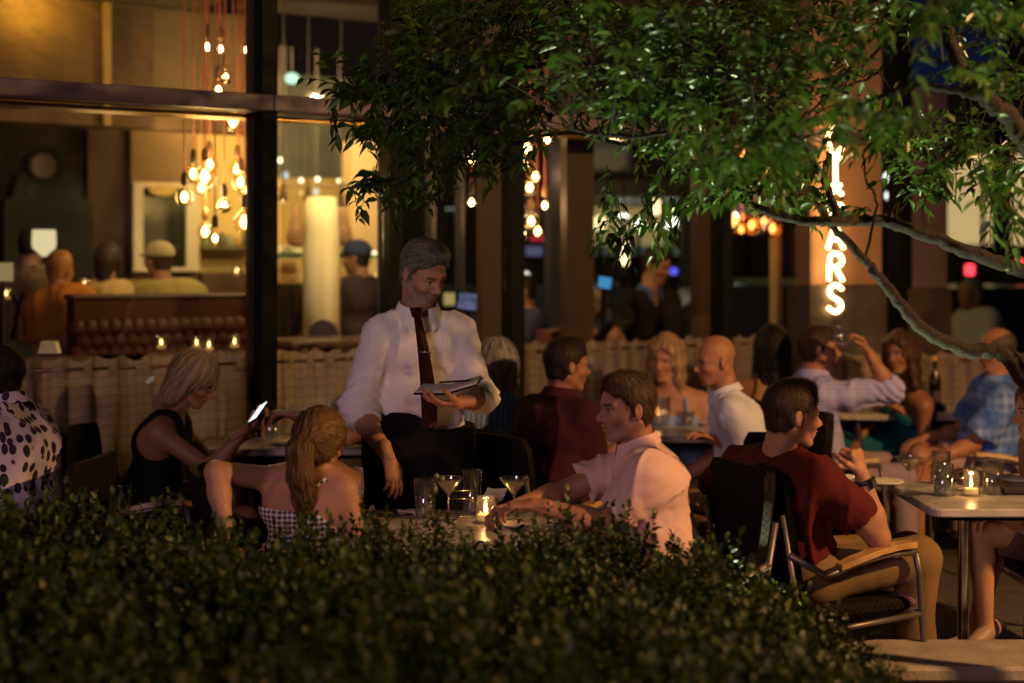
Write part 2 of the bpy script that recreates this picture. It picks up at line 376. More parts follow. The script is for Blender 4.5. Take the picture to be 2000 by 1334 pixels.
def do_head(H, M, k, h, skin, neckb, o):
    F_ = Field(H - .19, H + .17, h); w = lambda *p: H + k * (np.array(p) @ M)
    e = lambda c, r, kk=.012, op='u', MM=None: F_.ell(w(*c), np.array(r) * k, M if MM is None else MM, kk, op)
    cp = lambda a, b, ra, rb, kk=.01, op='u': F_.cap(w(*a), w(*b), ra * k, rb * k, kk, None, op)
    fem = o.get('fem', 0); j = .9 if fem else 1.0
    e((-.012, 0, .036), (.097, .076, .088)); e((.028, 0, -.012), (.068, .062 * j, .083), .02)
    cp((-.02, .052 * j, -.045), (.055, .020 * j, -.098), .024, .017, .02); cp((-.02, -.052 * j, -.045), (.055, -.020 * j, -.098), .024, .017, .02)
    e((.062, 0, -.100), (.022, .024, .017), .015)
    e((.055, .036, -.030), (.026, .022, .020), .018); e((.055, -.036, -.030), (.026, .022, .020), .018)
    e((.066, 0, -.066), (.024, .028, .022), .014)
    cp((.079, .012, .022), (.070, .045, .018), .011, .009, .014); cp((.079, -.012, .022), (.070, -.045, .018), .011, .009, .014)
    for s in (1, -1):
        e((.096, .031 * s, .002), (.016, .017, .011), .010, 's'); e((.070, .031 * s, .001), (.0145, .0135, .0125), .003)
        e((.076, .031 * s, .009), (.012, .0155, .0045), .004)
        e((-.012, .079 * s, -.004), (.0165, .0075, .030), .006); e((-.007, .088 * s, .000), (.009, .006, .019), .004, 's'); e((-.006, .078 * s, -.030), (.008, .006, .009), .005)
        e((.094, .0125 * s, -.036), (.011, .008, .008), .005)
    cp((.080, 0, .006), (.108, 0, -.026), .008, .0095, .008); e((.106, 0, -.031), (.012, .0105, .0095), .006)
    op = o.get('mouth', 0)
    e((.086, 0, -.0565), (.011, .023, .0052), .004); e((.083, 0, -.0675 - op), (.011, .019, .0062), .004)
    if op: e((.092, 0, -.062 - op * .4), (.010, .016, .002 + op * .5), .002, 's')
    else: e((.098, 0, -.0615), (.008, .022, .0018), .003, 's')
    nk = .062 if not fem else .05
    F_.cap(w(-.025, 0, -.055), neckb, nk * k * .93, nk * k, .025); F_.cap(w(-.03, 0, .0), neckb, .05, .05, .02)
    if o.get('hide_low') is not None: pass
    V, Q = F_.mesh(); p = (V - H) @ M.T / k
    col = np.tile(np.array(skin), (len(V), 1)).astype(float)
    rn = waves(V, (60, 130), 5); col *= (1 + .10 * rn + .05 * waves(V, (300,), 8))[:, None]
    def blend(mask, c): col[:] = col * (1 - mask[:, None]) + np.array(c) * mask[:, None]
    el = lambda c, r: np.clip(2.2 - 2.2 * np.sqrt((((p - np.array(c)) / np.array(r)) ** 2).sum(1)) + .0, 0, 1)
    blush = np.array(skin) * [1.12, .82, .78]
    for s in (1, -1): blend(el((.07, .042 * s, -.035), (.04, .03, .028)) * .5, blush)
    blend(el((.11, 0, -.032), (.03, .022, .02)) * .45, blush)
    blend(el((.09, 0, -.062), (.03, .026, .013)) * .85, np.array(skin) * (o.get('lip') or [.95, .58, .55]))
    bd = o.get('beard')
    if bd is not None:
        m = ((p[:, 2] < -.028) & (p[:, 0] > -.005)).astype(float) * np.clip((.008 - p[:, 2] - .4 * np.maximum(p[:, 0] - .03, 0) ) * 30, 0, 1)
        m *= 1 - el((.09, 0, -.062), (.03, .021, .008)); m *= np.clip((-.032 - p[:, 2] + (p[:, 0] < .06) * .03) * 60, 0, 1)
        blend(m * (.6 + .25 * waves(V, (260,), 3)), bd)
    br = o.get('brow', (.03, .02, .012))
    for s in (1, -1):
        q = p - np.array([0, .031 * s, .0215]); arch = q[:, 2] + 8 * q[:, 1] ** 2 * .6
        blend(np.clip(1.6 - np.abs(arch) / .004, 0, 1) * (np.abs(q[:, 1]) < .019) * (p[:, 0] > .04) * .9, br)
        de = p - np.array([.070, .031 * s, .001]); r_ = np.sqrt((de ** 2).sum(1)); eye = (r_ < .0158) & (de[:, 0] > .002) & (np.abs(de[:, 2]) < .0062) & (np.abs(de[:, 1]) < .0125)
        blend(eye * .85, (.42, .38, .34)); blend(((de[:, 1] ** 2 + de[:, 2] ** 2) < .0058 ** 2) * eye * 1.0, (.02, .015, .01))
        blend(np.clip(1.5 - np.abs(de[:, 2] - .0075 + 18 * de[:, 1] ** 2) / .0026, 0, 1) * (np.abs(de[:, 1]) < .0145) * (p[:, 0] > .055), np.array(skin) * .18)
    return V, Q, np.clip(col, 0, 1)

def do_hand(W, d, n, hand, skin, h, curl=.6, spread=0.0, curls=None, thumb=None):
    d = nrm(d); n = nrm(n - d * np.dot(n, d)); lat = nrm(np.cross(d, n)) * (1 if hand == 'R' else -1)
    F_ = Field(np.minimum(W, W + .1 * d) - .105, np.maximum(W, W + .1 * d) + .105, h)
    F_.cap(W - d * .045, W + d * .012, .028, .0255, .01, (n, .8))
    F_.cap(W + d * .018 + lat * .006, W + d * .072 + lat * .016, .026, .024, .015, (n, .52)); F_.cap(W + d * .018 - lat * .004, W + d * .070 - lat * .018, .024, .022, .012, (n, .55))
    L4 = (.072, .080, .074, .058); off = (.030, .0105, -.010, -.029); bs = (.082, .088, .084, .074)
    for i in range(4):
        c = curl if curls is None else curls[i]
        b = W + d * bs[i] + lat * off[i]; a = 0; dd = nrm(d + lat * spread * (1.5 - i) * .3); r0 = .0092 - .0006 * (i == 3) * 2
        b = b - dd * .012; seg = [L4[i] * .48 + .012, L4[i] * .30, L4[i] * .24]
        for q in range(3):
            a += c * (.75, 1.05, .7)[q]; v = dd * math.cos(a) + n * math.sin(a); e2 = b + v * seg[q]
            F_.cap(b, e2, r0 - .0007 * q, r0 - .0007 * (q + 1), .003 if q else .006); b = e2
    tc = curl * .5 if thumb is None else thumb
    b = W + d * .022 + lat * .022 + n * .006; v = nrm(d * .68 + lat * .72 + n * .25)
    for q, (sg, r1, r2) in enumerate(((.042, .015, .0118), (.031, .0112, .010), (.026, .0098, .0082))):
        e2 = b + v * sg; F_.cap(b, e2, r1, r2, .006 if q == 0 else .003); b = e2; v = nrm(v + (n * .5 - lat * .55 + d * .1) * tc)
    V, Q = F_.mesh(); col = np.tile(np.array(skin), (len(V), 1)) * (1 + .06 * waves(V, (90, 200), 4))[:, None]
    tip = np.clip(((V - W) @ d - .08) * 6, 0, .35)[:, None]; col = col * (1 - tip) + col * np.array([1.1, .8, .78]) * tip
    return V, Q, np.clip(col, 0, 1)

def strands(Fd, V, N, flow, L, wd, base, seed=0, lift=.002, steps=7, var=.5):
    r = np.random.default_rng(seed); P = V[r.integers(0, len(V), N)] + r.normal(size=(N, 3)) * .003
    d, g = Fd.sample(P); P = P - g * (d - lift * .3)[:, None]
    wob = r.normal(size=(N, 3)) * .12; side = None; rows = []; ln = L * r.uniform(.5, 1.25, N) / steps; up = lift * r.uniform(.2, 1.8, N)
    for s in range(steps + 1):
        t = s / steps; d, g = Fd.sample(P); f = flow(P) + wob; f = f - g * (f * g).sum(1)[:, None]; f /= np.linalg.norm(f, axis=1)[:, None] + 1e-6
        sd = np.cross(f, g); w_ = wd * (1 - t) ** .6 * (.6 + .4 * min(1, t * 4)); rows.append((P - sd * w_, P + sd * w_))
        P = P + f * ln[:, None]; d2, g2 = Fd.sample(P); P = P - g2 * np.clip(d2 - up, -.01, .006)[:, None]
    A = np.stack([np.stack(x, 1) for x in rows], 1).reshape(N, -1, 3); n = 2 * (steps + 1)
    q = np.array([[2 * i, 2 * i + 1, 2 * i + 3, 2 * i + 2] for i in range(steps)])
    Q = (q[None] + (np.arange(N) * n)[:, None, None]).reshape(-1, 4)
    c = np.clip(np.array(base)[None] * (1 + var * r.normal(size=(N, 1))), .002, 1); return A.reshape(-1, 3), Q, np.repeat(c, n, 0)

def do_hair(H, M, k, h, style, col, o, N):
    w = lambda *p: H + k * (np.array(p) @ M); f, l, u = M
    lo, hi = H - .22, H + .2; tail = o.get('tail'); ln = o.get('hlen', .22)
    if style in ('long', 'bob', 'wavy'): lo = lo - np.array([.06, .06, ln])
    if tail is not None: T = np.array(tail); lo = np.minimum(lo, T.min(0) - .06); hi = np.maximum(hi, T.max(0) + .06)
    Fd = Field(lo, hi, h)
    e = lambda c, r, kk=.012, op='u', cuts=(): Fd.ell(w(*c), np.array(r) * k, M, kk, op, cuts)
    cp = lambda a, b, ra, rb, kk=.02, op='u', fl=None: Fd.cap(w(*a), w(*b), ra * k, rb * k, kk, fl, op)
    if style in ('short', 'crop', 'crew'):
        t = {'short': .009, 'crop': .004, 'crew': .006}[style]
        e((-.013, 0, .038), (.097 + t, .076 + t, .088 + t)); 
        if style != 'crop': e((.028, .008, .104), (.058, .052, .028), .025)
        for s in (1, -1): cp((-.03, .068 * s, -.02), (-.045, .052 * s, -.052), .014 + t * .5, .012, .02)
        e((-.065, 0, -.03), (.034, .056, .045), .02)
        hl = o.get('hairline', .058)
        Fd.ell(w(.128, 0, -.030 + (hl - .058)), np.array([.086, .112, .122]) * k, M, .010, 's')
        for s in (1, -1): e((.034, .085 * s, -.030), (.036, .03, .056), .008, 's'); e((.085, .075 * s, .012), (.055, .038, .055), .012, 's'); e((-.012, .090 * s, -.010), (.022, .019, .036), .006, 's')
    elif style == 'fringe':
        e((-.014, 0, .034), (.100, .080, .089)); e((.02, 0, .115), (.105, .068, .075), .01, 's'); e((.108, 0, -.03), (.085, .11, .13), .01, 's')
        e((-.065, 0, -.03), (.030, .055, .045), .02); 
        for s in (1, -1): e((-.004, .088 * s, -.012), (.024, .018, .036), .006, 's')
    else:
        t = .016; e((-.014, 0, .036), (.098 + t, .077 + t, .088 + t), .015)
        if style in ('long', 'wavy'):
            for s in (1, -1):
                cp((.00, .066 * s, .02), (-.005 + o.get('fwd', 0), .088 * s, -ln * .75), .034, .030, .03); cp((-.05, .05 * s, .0), (-.075, .055 * s, -ln), .05, .028, .03)
            cp((-.065, 0, .0), (-.085, 0, -ln), .06, .03, .03)
        elif style == 'bob':
            for s in (1, -1): cp((-.01, .068 * s, .02), (.0, .078 * s, -.085), .034, .028, .03)
            cp((-.06, 0, .0), (-.065, 0, -.10), .068, .05, .03)
        elif style == 'tied':
            e((-.06, 0, -.02), (.045, .06, .05), .02)
        Fd.ell(w(.130, o.get('part', 0), -.012), np.array([.085, .068, .112]) * k, M, .012, 's')
        if style == 'tied':
            for s in (1, -1): e((.02, .085 * s, -.03), (.035, .022, .045), .008, 's'); e((-.002, .088 * s, -.012), (.022, .014, .034), .006, 's')
    if tail is not None:
        rr = o.get('tailr', (.035, .045, .03, .012)); rr = np.interp(np.linspace(0, 1, len(T)), np.linspace(0, 1, len(rr)), rr)
        for i in range(len(T) - 1): Fd.cap(T[i], T[i + 1], rr[i], rr[i + 1], .02)
    crown = w(-.03, 0, .135)
    am = .0007 if style in ('short', 'crew', 'crop', 'fringe') else .0017
    def groove(P):
        q = (P - H) @ M.T; a = np.arctan2(q[:, 1], -q[:, 0] - .0); b = np.arctan2(q[:, 2] - .03, np.abs(q[:, 1]) + .02)
        wv = .006 * np.sin(q[:, 2] * 70) if style == 'wavy' else 0
        return am * (np.sin(a * 23 + 6 * np.sin(q[:, 2] * 22) + 4 * waves(P, (25,), 6)) + .7 * np.sin(a * 61 + 7 * np.sin(q[:, 2] * 14)) + .6 * waves(P, (70, 150), 2)) + wv
    Fd.displace(groove); V, Q = Fd.mesh(); c = np.tile(np.array(col), (len(V), 1)) * (.75 + .35 * waves(V, (60, 140), 9))[:, None]
    if o.get('streak') is not None:
        st = np.clip(np.sin(np.arctan2((V - H) @ l, -(V - H) @ f) * 14 + 2 * waves(V, (12,), 3)) * 2, 0, 1)[:, None]; c = c * (1 - st) + np.array(o['streak']) * st
    Vs = [V]; Qs = [Q]; Cs = [c]
    if N:
        if style in ('long', 'bob', 'wavy', 'tied'):
            if tail is not None:
                Tm = np.array(tail)
                def flow(P):
                    q = (P - H) @ M.T; inh = (np.linalg.norm(P - H, axis=1) < .145)[:, None]
                    to = Tm[0] - P; to /= np.linalg.norm(to, axis=1)[:, None]
                    i = np.argmin(((P[:, None] - Tm[None]) ** 2).sum(2), 1); dn = Tm[np.minimum(i + 1, len(Tm) - 1)] - Tm[np.minimum(i, len(Tm) - 2)]; dn /= np.linalg.norm(dn, axis=1)[:, None]
                    return np.where(inh & (np.linalg.norm(P - Tm[0], axis=1) > .05)[:, None], to, dn)
            else: flow = lambda P: -u[None] * 1.0 + nrm(-f)[None] * .25 + (.5 * np.sin(P[:, 2:3] * 60 + P[:, 0:1] * 30) * l[None] if style == 'wavy' else 0)
            a = strands(Fd, V, N, flow, .11, .0010, col, 3, .005, 9)
        else:
            fw = o.get('comb', -.35)
            flow = lambda P: (P - crown) * 8 + fw * f[None]
            a = strands(Fd, V, N, flow, .034, .0008, col, 4, .004, 4)
        if o.get('streak') is not None:
            cc = a[2]; sel = (np.repeat(np.random.default_rng(1).random(N), len(cc) // N) < .5)[:, None]; a = (a[0], a[1], np.where(sel, np.array(o['streak']), cc))
        Vs.append(a[0]); Qs.append(a[1] + len(V)); Cs.append(a[2])
    return np.concatenate(Vs), np.concatenate(Qs), np.concatenate(Cs)

def collar(N, spd, fb, rad, mt, parent, off, h=.036, spread=.34, pts=.040, flare=.026):
    """folded shirt collar, open at the throat"""
    l = nrm(np.cross(spd, fb)); f = nrm(np.cross(l, spd)); mb = MB(); n = 26; V = []
    for i in range(n + 1):
        t = i / n; a = spread + (2 * math.pi - 2 * spread) * t; dirv = f * math.cos(a) + l * math.sin(a)
        edge = max(0, 1 - min(t, 1 - t) * n / 5.0); dr = pts * edge
        r0 = rad * (1 + .10 * math.cos(a)); base = N + spd * (.0 - .022 * max(0, math.cos(a)))
        V += [base + dirv * r0, base + dirv * (r0 * .97 + .002) + spd * h, base + dirv * (r0 + .006) + spd * (h + .003),
              base + dirv * (r0 + flare + .012 * edge) - spd * (.004 + dr), base + dirv * (r0 + flare - .003 + .012 * edge) - spd * (.004 + dr), base + dirv * (r0 + .003) + spd * (h - .004)]
    f4 = [(i * 6 + j, i * 6 + (j + 1) % 6, (i + 1) * 6 + (j + 1) % 6, (i + 1) * 6 + j) for i in range(n) for j in range(6)] + [tuple(range(6)), tuple(n * 6 + j for j in range(6))[::-1]]
    mb.add(V, f4); return mb.build('collar', mt, parent, True, off, 50)

PEOPLE = {}
def person(key, label, head, hip, by, hy=None, hp=0, hr=0, neck=None, hs=1.0, sw=.185, fem=0, L=None, Rr=None, legs=None, skin=(.42, .23, .15), top=None, bottom=None, hair=None, ho=None, face=None, res=1.0, group='diners and staff', shoes=(.02, .015, .012), girth=1.0, bust=0, cat='person', low=True, strand=700, headonly=False):
    H = np.array(head, float); P = np.array(hip, float); ho = dict(ho or {}); face = dict(face or {}); face['fem'] = fem
    if 'brow' not in face and hair: face['brow'] = tuple(np.array(hair[1]) * .6)
    M = frame(by if hy is None else hy, hp, hr); B = frame(by); fb, sd, up = B
    N = H - .145 * hs * (M[2] * .4 + up * .6) - M[0] * .035 if neck is None else np.array(neck, float)
    sp = nrm(N - P); sd = nrm(sd - sp * np.dot(sd, sp)); root = thing('person', label, cat, (P[0], P[1], 0), 0, group); off = np.array([P[0], P[1], 0])
    fw = nrm(np.cross(sd, sp)); h = .008 * res
    ab = P + (N - P) * .33 - fw * .012; ch = P + (N - P) * .70 - fw * .02
    sw = sw * (1 if hs > .9 else hs)
    sh = {'L': N - sp * .078 + sd * sw, 'R': N - sp * .078 - sd * sw}
    if ho.get('shrug'): sh = {q: v + sp * ho['shrug'] for q, v in sh.items()}
    arm = {}
    for q, A in (('L', L), ('R', Rr)):
        s = 1 if q == 'L' else -1; A = A or {}
        E = np.array(A['e'], float) if 'e' in A else sh[q] - sp * .26 + sd * s * .05 + fw * .08
        ul = A.get('ul', .285 if not fem else .26) * (hs if hs < .93 else 1); E = sh[q] + nrm(E - sh[q]) * ul
        W = np.array(A['w'], float) if 'w' in A else E + fw * .2 - sd * s * .05 - up * .05
        W = E + nrm(W - E) * A.get('fl', .25 if not fem else .235) * (hs if hs < .93 else 1); arm[q] = (E, W, A)
    g = girth; fe = .9 if fem else 1.0
    def torso(Fd, o=0.0, k=.06):
        Fd.cap(P - sd * .075, P + sd * .075, .112 * g + o, .112 * g + o, k); Fd.cap(ab - sd * .055, ab + sd * .055, .108 * g * fe + o, .108 * g * fe + o, k)
        Fd.cap(ch - sd * .075, ch + sd * .075, .112 * fe * (.5 + .5 * g) + o, .112 * fe * (.5 + .5 * g) + o, k)
        Fd.cap(sh['L'] - sd * .02, sh['R'] + sd * .02, .052 + o, .052 + o, k); Fd.cap(N - sp * .035 - sd * .045, N - sp * .035 + sd * .045, .046 + o * .8, .046 + o * .8, .05)
        for s in (1, -1): Fd.cap(N - sp * .02, N - sp * .062 + sd * s * sw * .7, .045 + o * .5, .045 + o, .04)
        if bust:
            for s in (1, -1): Fd.ell(ch + fw * .075 * bust + sd * s * .07 - sp * .03, (.065 + o, .062 + o, .06 + o), np.stack([fw, sd, sp]), .03)
    allp = [P, N, sh['L'], sh['R'], arm['L'][0], arm['R'][0], arm['L'][1], arm['R'][1]]
    if legs == 'none' or not low: kn = an = None
    else:
        lg = legs or {}
        hj = {q: P + sd * s * .095 - sp * .03 for q, s in (('L', 1), ('R', -1))}
        kn = {q: np.array(lg['k' + q], float) if 'k' + q in lg else hj[q] + nrm(fb * 1.0 - up * .05 + sd * (.12 if q == 'L' else -.12)) * .42 for q in 'LR'}
        an = {q: np.array(lg['a' + q], float) if 'a' + q in lg else kn[q] - up * (kn[q][2] - .09) + fb * .02 for q in 'LR'}
        allp += [*kn.values(), *an.values()]
    pts = np.array(allp); Fd = Field(pts.min(0) - .17, pts.max(0) + .17, h); torso(Fd, -.004)
    Fd.cap(H - M[2] * .04 - M[0] * .03, N, .05, .055, .02)
    for q in 'LR':
        E, W, A = arm[q]; a = (.054, .044, .043, .027) if not fem else (.046, .037, .037, .0235)
        if hs < .93: a = tuple(np.array(a) * .85)
        Fd.cap(sh[q], E, a[0], a[1], .03); Fd.cap(E, E + (W - E) * .35, a[2], a[2] + .001, .02); Fd.cap(E + (W - E) * .3, W, a[2] + .001, a[3], .02)
    lr = (.088, .060, .058, .036) if not fem else (.083, .055, .052, .031)
    if kn:
        for q in 'LR':
            Fd.cap(hj[q], kn[q], lr[0], lr[1], .04); m_ = kn[q] + (an[q] - kn[q]) * .3
            Fd.cap(kn[q], m_ - fb * .015, lr[1] * .95, lr[2], .02); Fd.cap(m_ - fb * .015, an[q], lr[2], lr[3], .02)
            ft = lg.get('f' + q); ft = nrm(ft) if ft is not None else nrm(fb - up * .05); A0 = an[q] - up * .045
            Fd.cap(A0 - ft * .04, A0 + ft * .13, .033, .024, .03)
    V, Q = Fd.mesh(); col = np.tile(np.array(skin), (len(V), 1)) * (1 + .06 * waves(V, (40, 90), 6))[:, None]
    Vs = [V]; Qs = [Q]; Cs = [np.clip(col, 0, 1)]; nv = len(V)
    def join(a):
        nonlocal nv
        Vs.append(a[0]); Qs.append(a[1] + nv); Cs.append(a[2]); nv += len(a[0])
    join(do_head(H, M, hs, .0042 * (.72 if res <= 1 else res), skin, N, face))
    for q in 'LR':
        E, W, A = arm[q]
        if A.get('nohand'): continue
        d = nrm(A['d']) if 'd' in A else nrm(W - E); n = np.array(A.get('n', (0, 0, -1)), float)
        if abs(np.dot(nrm(n), d)) > .95: n = fb
        join(do_hand(W, d, n, q, skin, .0033 * max(1, res * .9), A.get('curl', .45), A.get('spread', .3), A.get('curls'), A.get('thumb')))
    body = quads_mesh('body', np.concatenate(Vs) - off, np.concatenate(Qs), SKIN, root, {'Col': np.c_[np.concatenate(Cs), np.ones(nv)]}, True)
    # clothes
    if top:
        o_ = top.get('o', .012); Ft = Field(pts.min(0) - .17, pts.max(0) + .17, h * .9 if res <= 1 else h)
        Pb = P - sp * top.get('low', .06)
        torso(Ft, o_, .07); 
        if top.get('belly'): Ft.ell(ab + fw * .05, (.11, .15, .13), np.stack([fw, sd, sp]), .05)
        if top.get('blouse'): Ft.cap(P + sp * .10 - sd * .08, P + sp * .10 + sd * .08, .125 * g, .125 * g, .05)
        slv = top.get('sleeve', 'short'); lw = top.get('loose', .012)
        for q in 'LR':
            E, W, A = arm[q]; S_ = sh[q]; sl = top.get('sleeve' + q, slv)
            if sl == 'short':
                t = S_ + (E - S_) * top.get('slen', .62); Ft.cap(S_, E, .060 + lw * .5, .062 + lw * 1.5, .045, cuts=[(t, nrm(E - S_))])
            elif sl in ('long', 'rolled'):
                Ft.cap(S_, E, .056 + lw * .4, .055 + lw, .045); tt = .30 if sl == 'rolled' else .96; t = E + (W - E) * tt
                Ft.cap(E, W, .055 + lw, .042 if sl == 'rolled' else .036, .03, cuts=[(t, nrm(W - E))])
                c0 = E + (W - E) * (tt - .20 if sl == 'rolled' else tt - .14)
                if sl == 'rolled': Ft.cap(c0, t, .060, .057, .004, cuts=[(t, nrm(W - E)), (c0, -nrm(W - E))])
            elif sl == 'none': Ft.cap(S_, S_ + (E - S_) * .15, .0, .0, .01)
        amp = top.get('wr', .005); ds = top.get('seed', 1)
        def wrk(Pp):
            v = waves(Pp, (28, 52), ds, 1, (1, 1, .55)) + .5 * waves(Pp, (95,), ds + 3)
            el = 0
            for q in 'LR':
                E = arm[q][0]; dd = np.linalg.norm(Pp - E, axis=1); ax = nrm(arm[q][1] - sh[q]); el = el + np.exp(-(dd / .10) ** 2) * np.sin((Pp - E) @ ax * 150 + 2 * np.sin((Pp - E) @ sd * 40)) * .9
            wl = np.abs((Pp - P) @ sp - .08); el = el + np.exp(-(wl / .07) ** 2) * np.sin((Pp - P) @ sd * 70 + 9 * np.sin((Pp - P) @ sp * 12)) * .7
            rd = (1 - np.abs(waves(Pp, (17, 31), ds + 7, 1, (1, 1, .45)))) ** 7; return amp * 1.5 * (.5 - .6 * np.abs(v) - 1.0 * el - 1.5 * rd + .5)
        Ft.displace(wrk)
        Ft.put(P - .4, P + .4, lambda X, Y, Z: (X - Pb[0]) * sp[0] + (Y - Pb[1]) * sp[1] + (Z - Pb[2]) * sp[2] + 0 * X, .0, 's')
        nk = top.get('neck', 'crew')
        if nk == 'crew': Ft.cap(N + fw * .006 - sp * .01, N + sp * .12, .064, .068, .008, op='s'); Ft.put(N - .1, N + .25, lambda X, Y, Z: -((X - N[0]) * sp[0] + (Y - N[1]) * sp[1] + (Z - N[2]) * sp[2]) + .028, .0, 's')
        elif nk == 'collar': Ft.put(N - .1, N + .25, lambda X, Y, Z: -((X - N[0]) * sp[0] + (Y - N[1]) * sp[1] + (Z - N[2]) * sp[2]) + .018, .0, 's')
        elif nk == 'open': Ft.cap(N + fw * .10 - sp * .13, N + fw * .05 + sp * .03, .012, .055, .01, op='s'); Ft.put(N - .1, N + .25, lambda X, Y, Z: -((X - N[0]) * sp[0] + (Y - N[1]) * sp[1] + (Z - N[2]) * sp[2]) + .018, .0, 's')
        elif nk in ('tank', 'halter', 'strap'):
            for q, s in (('L', 1), ('R', -1)):
                Ft.ell(sh[q] + sd * s * .015 + sp * .0, (.13, .088 if nk == 'tank' else .10, .13), np.stack([fw, sd, sp]), .01, 's')
            zc = {'tank': .02, 'halter': .16, 'strap': .135}[nk]
            if nk == 'tank': Ft.ell(N + sp * .0, (.09, .062, .10), np.stack([fw, sd, sp]), .01, 's')
            else: Ft.put(N - .3, N + .3, lambda X, Y, Z: -((X - N[0]) * sp[0] + (Y - N[1]) * sp[1] + (Z - N[2]) * sp[2]) - zc, .005, 's')
        V, Q = Ft.mesh(); quads_mesh(top.get('name', 'shirt'), V - off, Q, top['m'], root, None, True)
        if top.get('collar'): collar(N + sp * .012, nrm(sp * .75 + (H - N) / .3 * .25 + np.array([0, 0, .1])), fw, .072 * (1 if not fem else .85), top.get('cm', top['m']), root, off, *top.get('cargs', ()))
    if bottom and kn:
        Fb = Field(pts.min(0) - .18, pts.max(0) + .18, h * 1.1); o_ = bottom.get('o', .014); bl = bottom.get('len', 'long')
        Fb.cap(P - sd * .075 - sp * .01, P + sd * .075 - sp * .01, .120 * g + o_, .120 * g + o_, .05)
        for q in 'LR':
            if bl == 'short': t = hj[q] + (kn[q] - hj[q]) * .72; Fb.cap(hj[q], kn[q], lr[0] + o_, lr[1] + o_ + .014, .05, cuts=[(t, nrm(kn[q] - hj[q]))])
            else:
                Fb.cap(hj[q], kn[q], lr[0] + o_, lr[1] + o_, .05); Fb.cap(kn[q], an[q], lr[1] + o_, lr[3] + .028, .025, cuts=[(an[q] - up * .02, -up)])
        if bottom.get('apron'):
            a0 = P + sp * .10; wdt = bottom['apron']
            Fb.cap(P - sd * .09 + up * .06, P + sd * .09 + up * .06, .135 * g, .135 * g, .04); Fb.cap(P - sd * .10 - up * .45, P + sd * .10 - up * .45, .15 * wdt, .15 * wdt, .02, cuts=[(P - up * .56, -up)]); Fb.cap(P, P - up * .5, .20, .24 * wdt, .06, (fw, .75), cuts=[(P - up * .56, -up)])
        Pt = P + sp * bottom.get('high', .055)
        Fb.displace(lambda Pp: -.004 * np.abs(waves(Pp, (24, 50), 8, 1, (1, 1, .5))) * 1.4)
        Fb.put(P - .1, P + .5, lambda X, Y, Z: -((X - Pt[0]) * sp[0] + (Y - Pt[1]) * sp[1] + (Z - Pt[2]) * sp[2]) + 0 * X, 0, 's')
        V, Q = Fb.mesh(); quads_mesh(bottom.get('name', 'trousers'), V - off, Q, bottom['m'], root, None, True)
    if kn and shoes is not None:
        for q in 'LR':
            ft = lg.get('f' + q); ft = nrm(ft) if ft is not None else nrm(fb - up * .05); A0 = an[q] - up * .045
            Fs = Field(A0 - .22, A0 + .22, .009 * max(1, res)); Fs.cap(A0 - ft * .045, A0 + ft * .14, .040, .031, .02)
            V, Q = Fs.mesh(); quads_mesh('shoe', V - off, Q, mat('shoe_%d' % int(shoes[0] * 1000), shoes, .4), root, None, True)
    if hair:
        V, Q, c = do_hair(H, M, hs, .0048 * max(.8, res), hair[0], hair[1], ho, int(strand * 2.2 / max(1, res) ** 2))
        quads_mesh('hair', V - off, Q, HAIR, root, {'Col': np.c_[np.clip(c, 0, 1), np.ones(len(V))]}, True)
    inf = dict(root=root, off=off, H=H, M=M, N=N, P=P, sp=sp, sd=sd, fw=fw, sh=sh, arm=arm, up=up, hs=hs); PEOPLE[key] = inf; return inf
# ---------------------------------------------------------------- the place: facade frame (u along the glass, v into the room)
FA = np.array([-1.94, 6.72]); FD = nrm([.861, .509]); FN = np.array([-FD[1], FD[0]])
MF = np.array([[FD[0], FN[0], 0, FA[0]], [FD[1], FN[1], 0, FA[1]], [0, 0, 1, 0], [0, 0, 0, 1.0]])
def fu(px, v=0.0):
    k = (px - 1000) / F; return (k * (FA[1] + v * FN[1]) - (FA[0] + v * FN[0])) / (FD[0] - k * FD[1])
def fY(px, v=0.0): return FA[1] + v * FN[1] + fu(px, v) * FD[1]
def fz(px, py, v=0.0): return CH - (py - HZ) * fY(px, v) / F
def fw(px, py, v=0.0): u = fu(px, v); return np.array([FA[0] + u * FD[0] + v * FN[0], FA[1] + u * FD[1] + v * FN[1], fz(px, py, v)])
def fbox(mb, p0, p1, v0, v1, z0, z1, vr=None, bev=0.0):
    """box between photo columns p0..p1 measured at depth vr"""
    vr = v0 if vr is None else vr
    return mb.box((fu(p0, vr), v0, z0), (fu(p1, vr), v1, z1), MF, bev)
RZF = math.atan2(FD[1], FD[0])
ROOM = .45

# ground
paver = mat('paver', (.085, .075, .07), .8, noise=.35, nscale=6, bump=.3, bscale=40)
nt = paver.node_tree; bk = nt.nodes.new('ShaderNodeTexBrick'); bk.inputs['Scale'].default_value = 2.4; bk.inputs['Color1'].default_value = (.10, .085, .075, 1); bk.inputs['Color2'].default_value = (.07, .062, .058, 1); bk.inputs['Mortar'].default_value = (.03, .028, .026, 1); bk.inputs['Mortar Size'].default_value = .012
tcn = nt.nodes.new('ShaderNodeTexCoord'); nt.links.new(tcn.outputs['Object'], bk.inputs['Vector']); nt.links.new(bk.outputs[0], nt.nodes['Principled BSDF'].inputs['Base Color'])
prop(MB().box((-200, -60, -.3), (200, 260, -.02)).build('ground', mat('asphalt', (.05, .05, .052), .85, noise=.3, nscale=3, bump=.3, bscale=90)), kind='structure')
prop(MB().box((-9, -3, -.016), (9, 5.9, 0)).prism([(-9, 5.9), (9, 5.9), (9, 14), (2.9, 9.57), (-6, 4.32 + .0)][:3] + [(2.9, 9.5)], -.016, 0).build('patio_floor', paver), kind='structure')
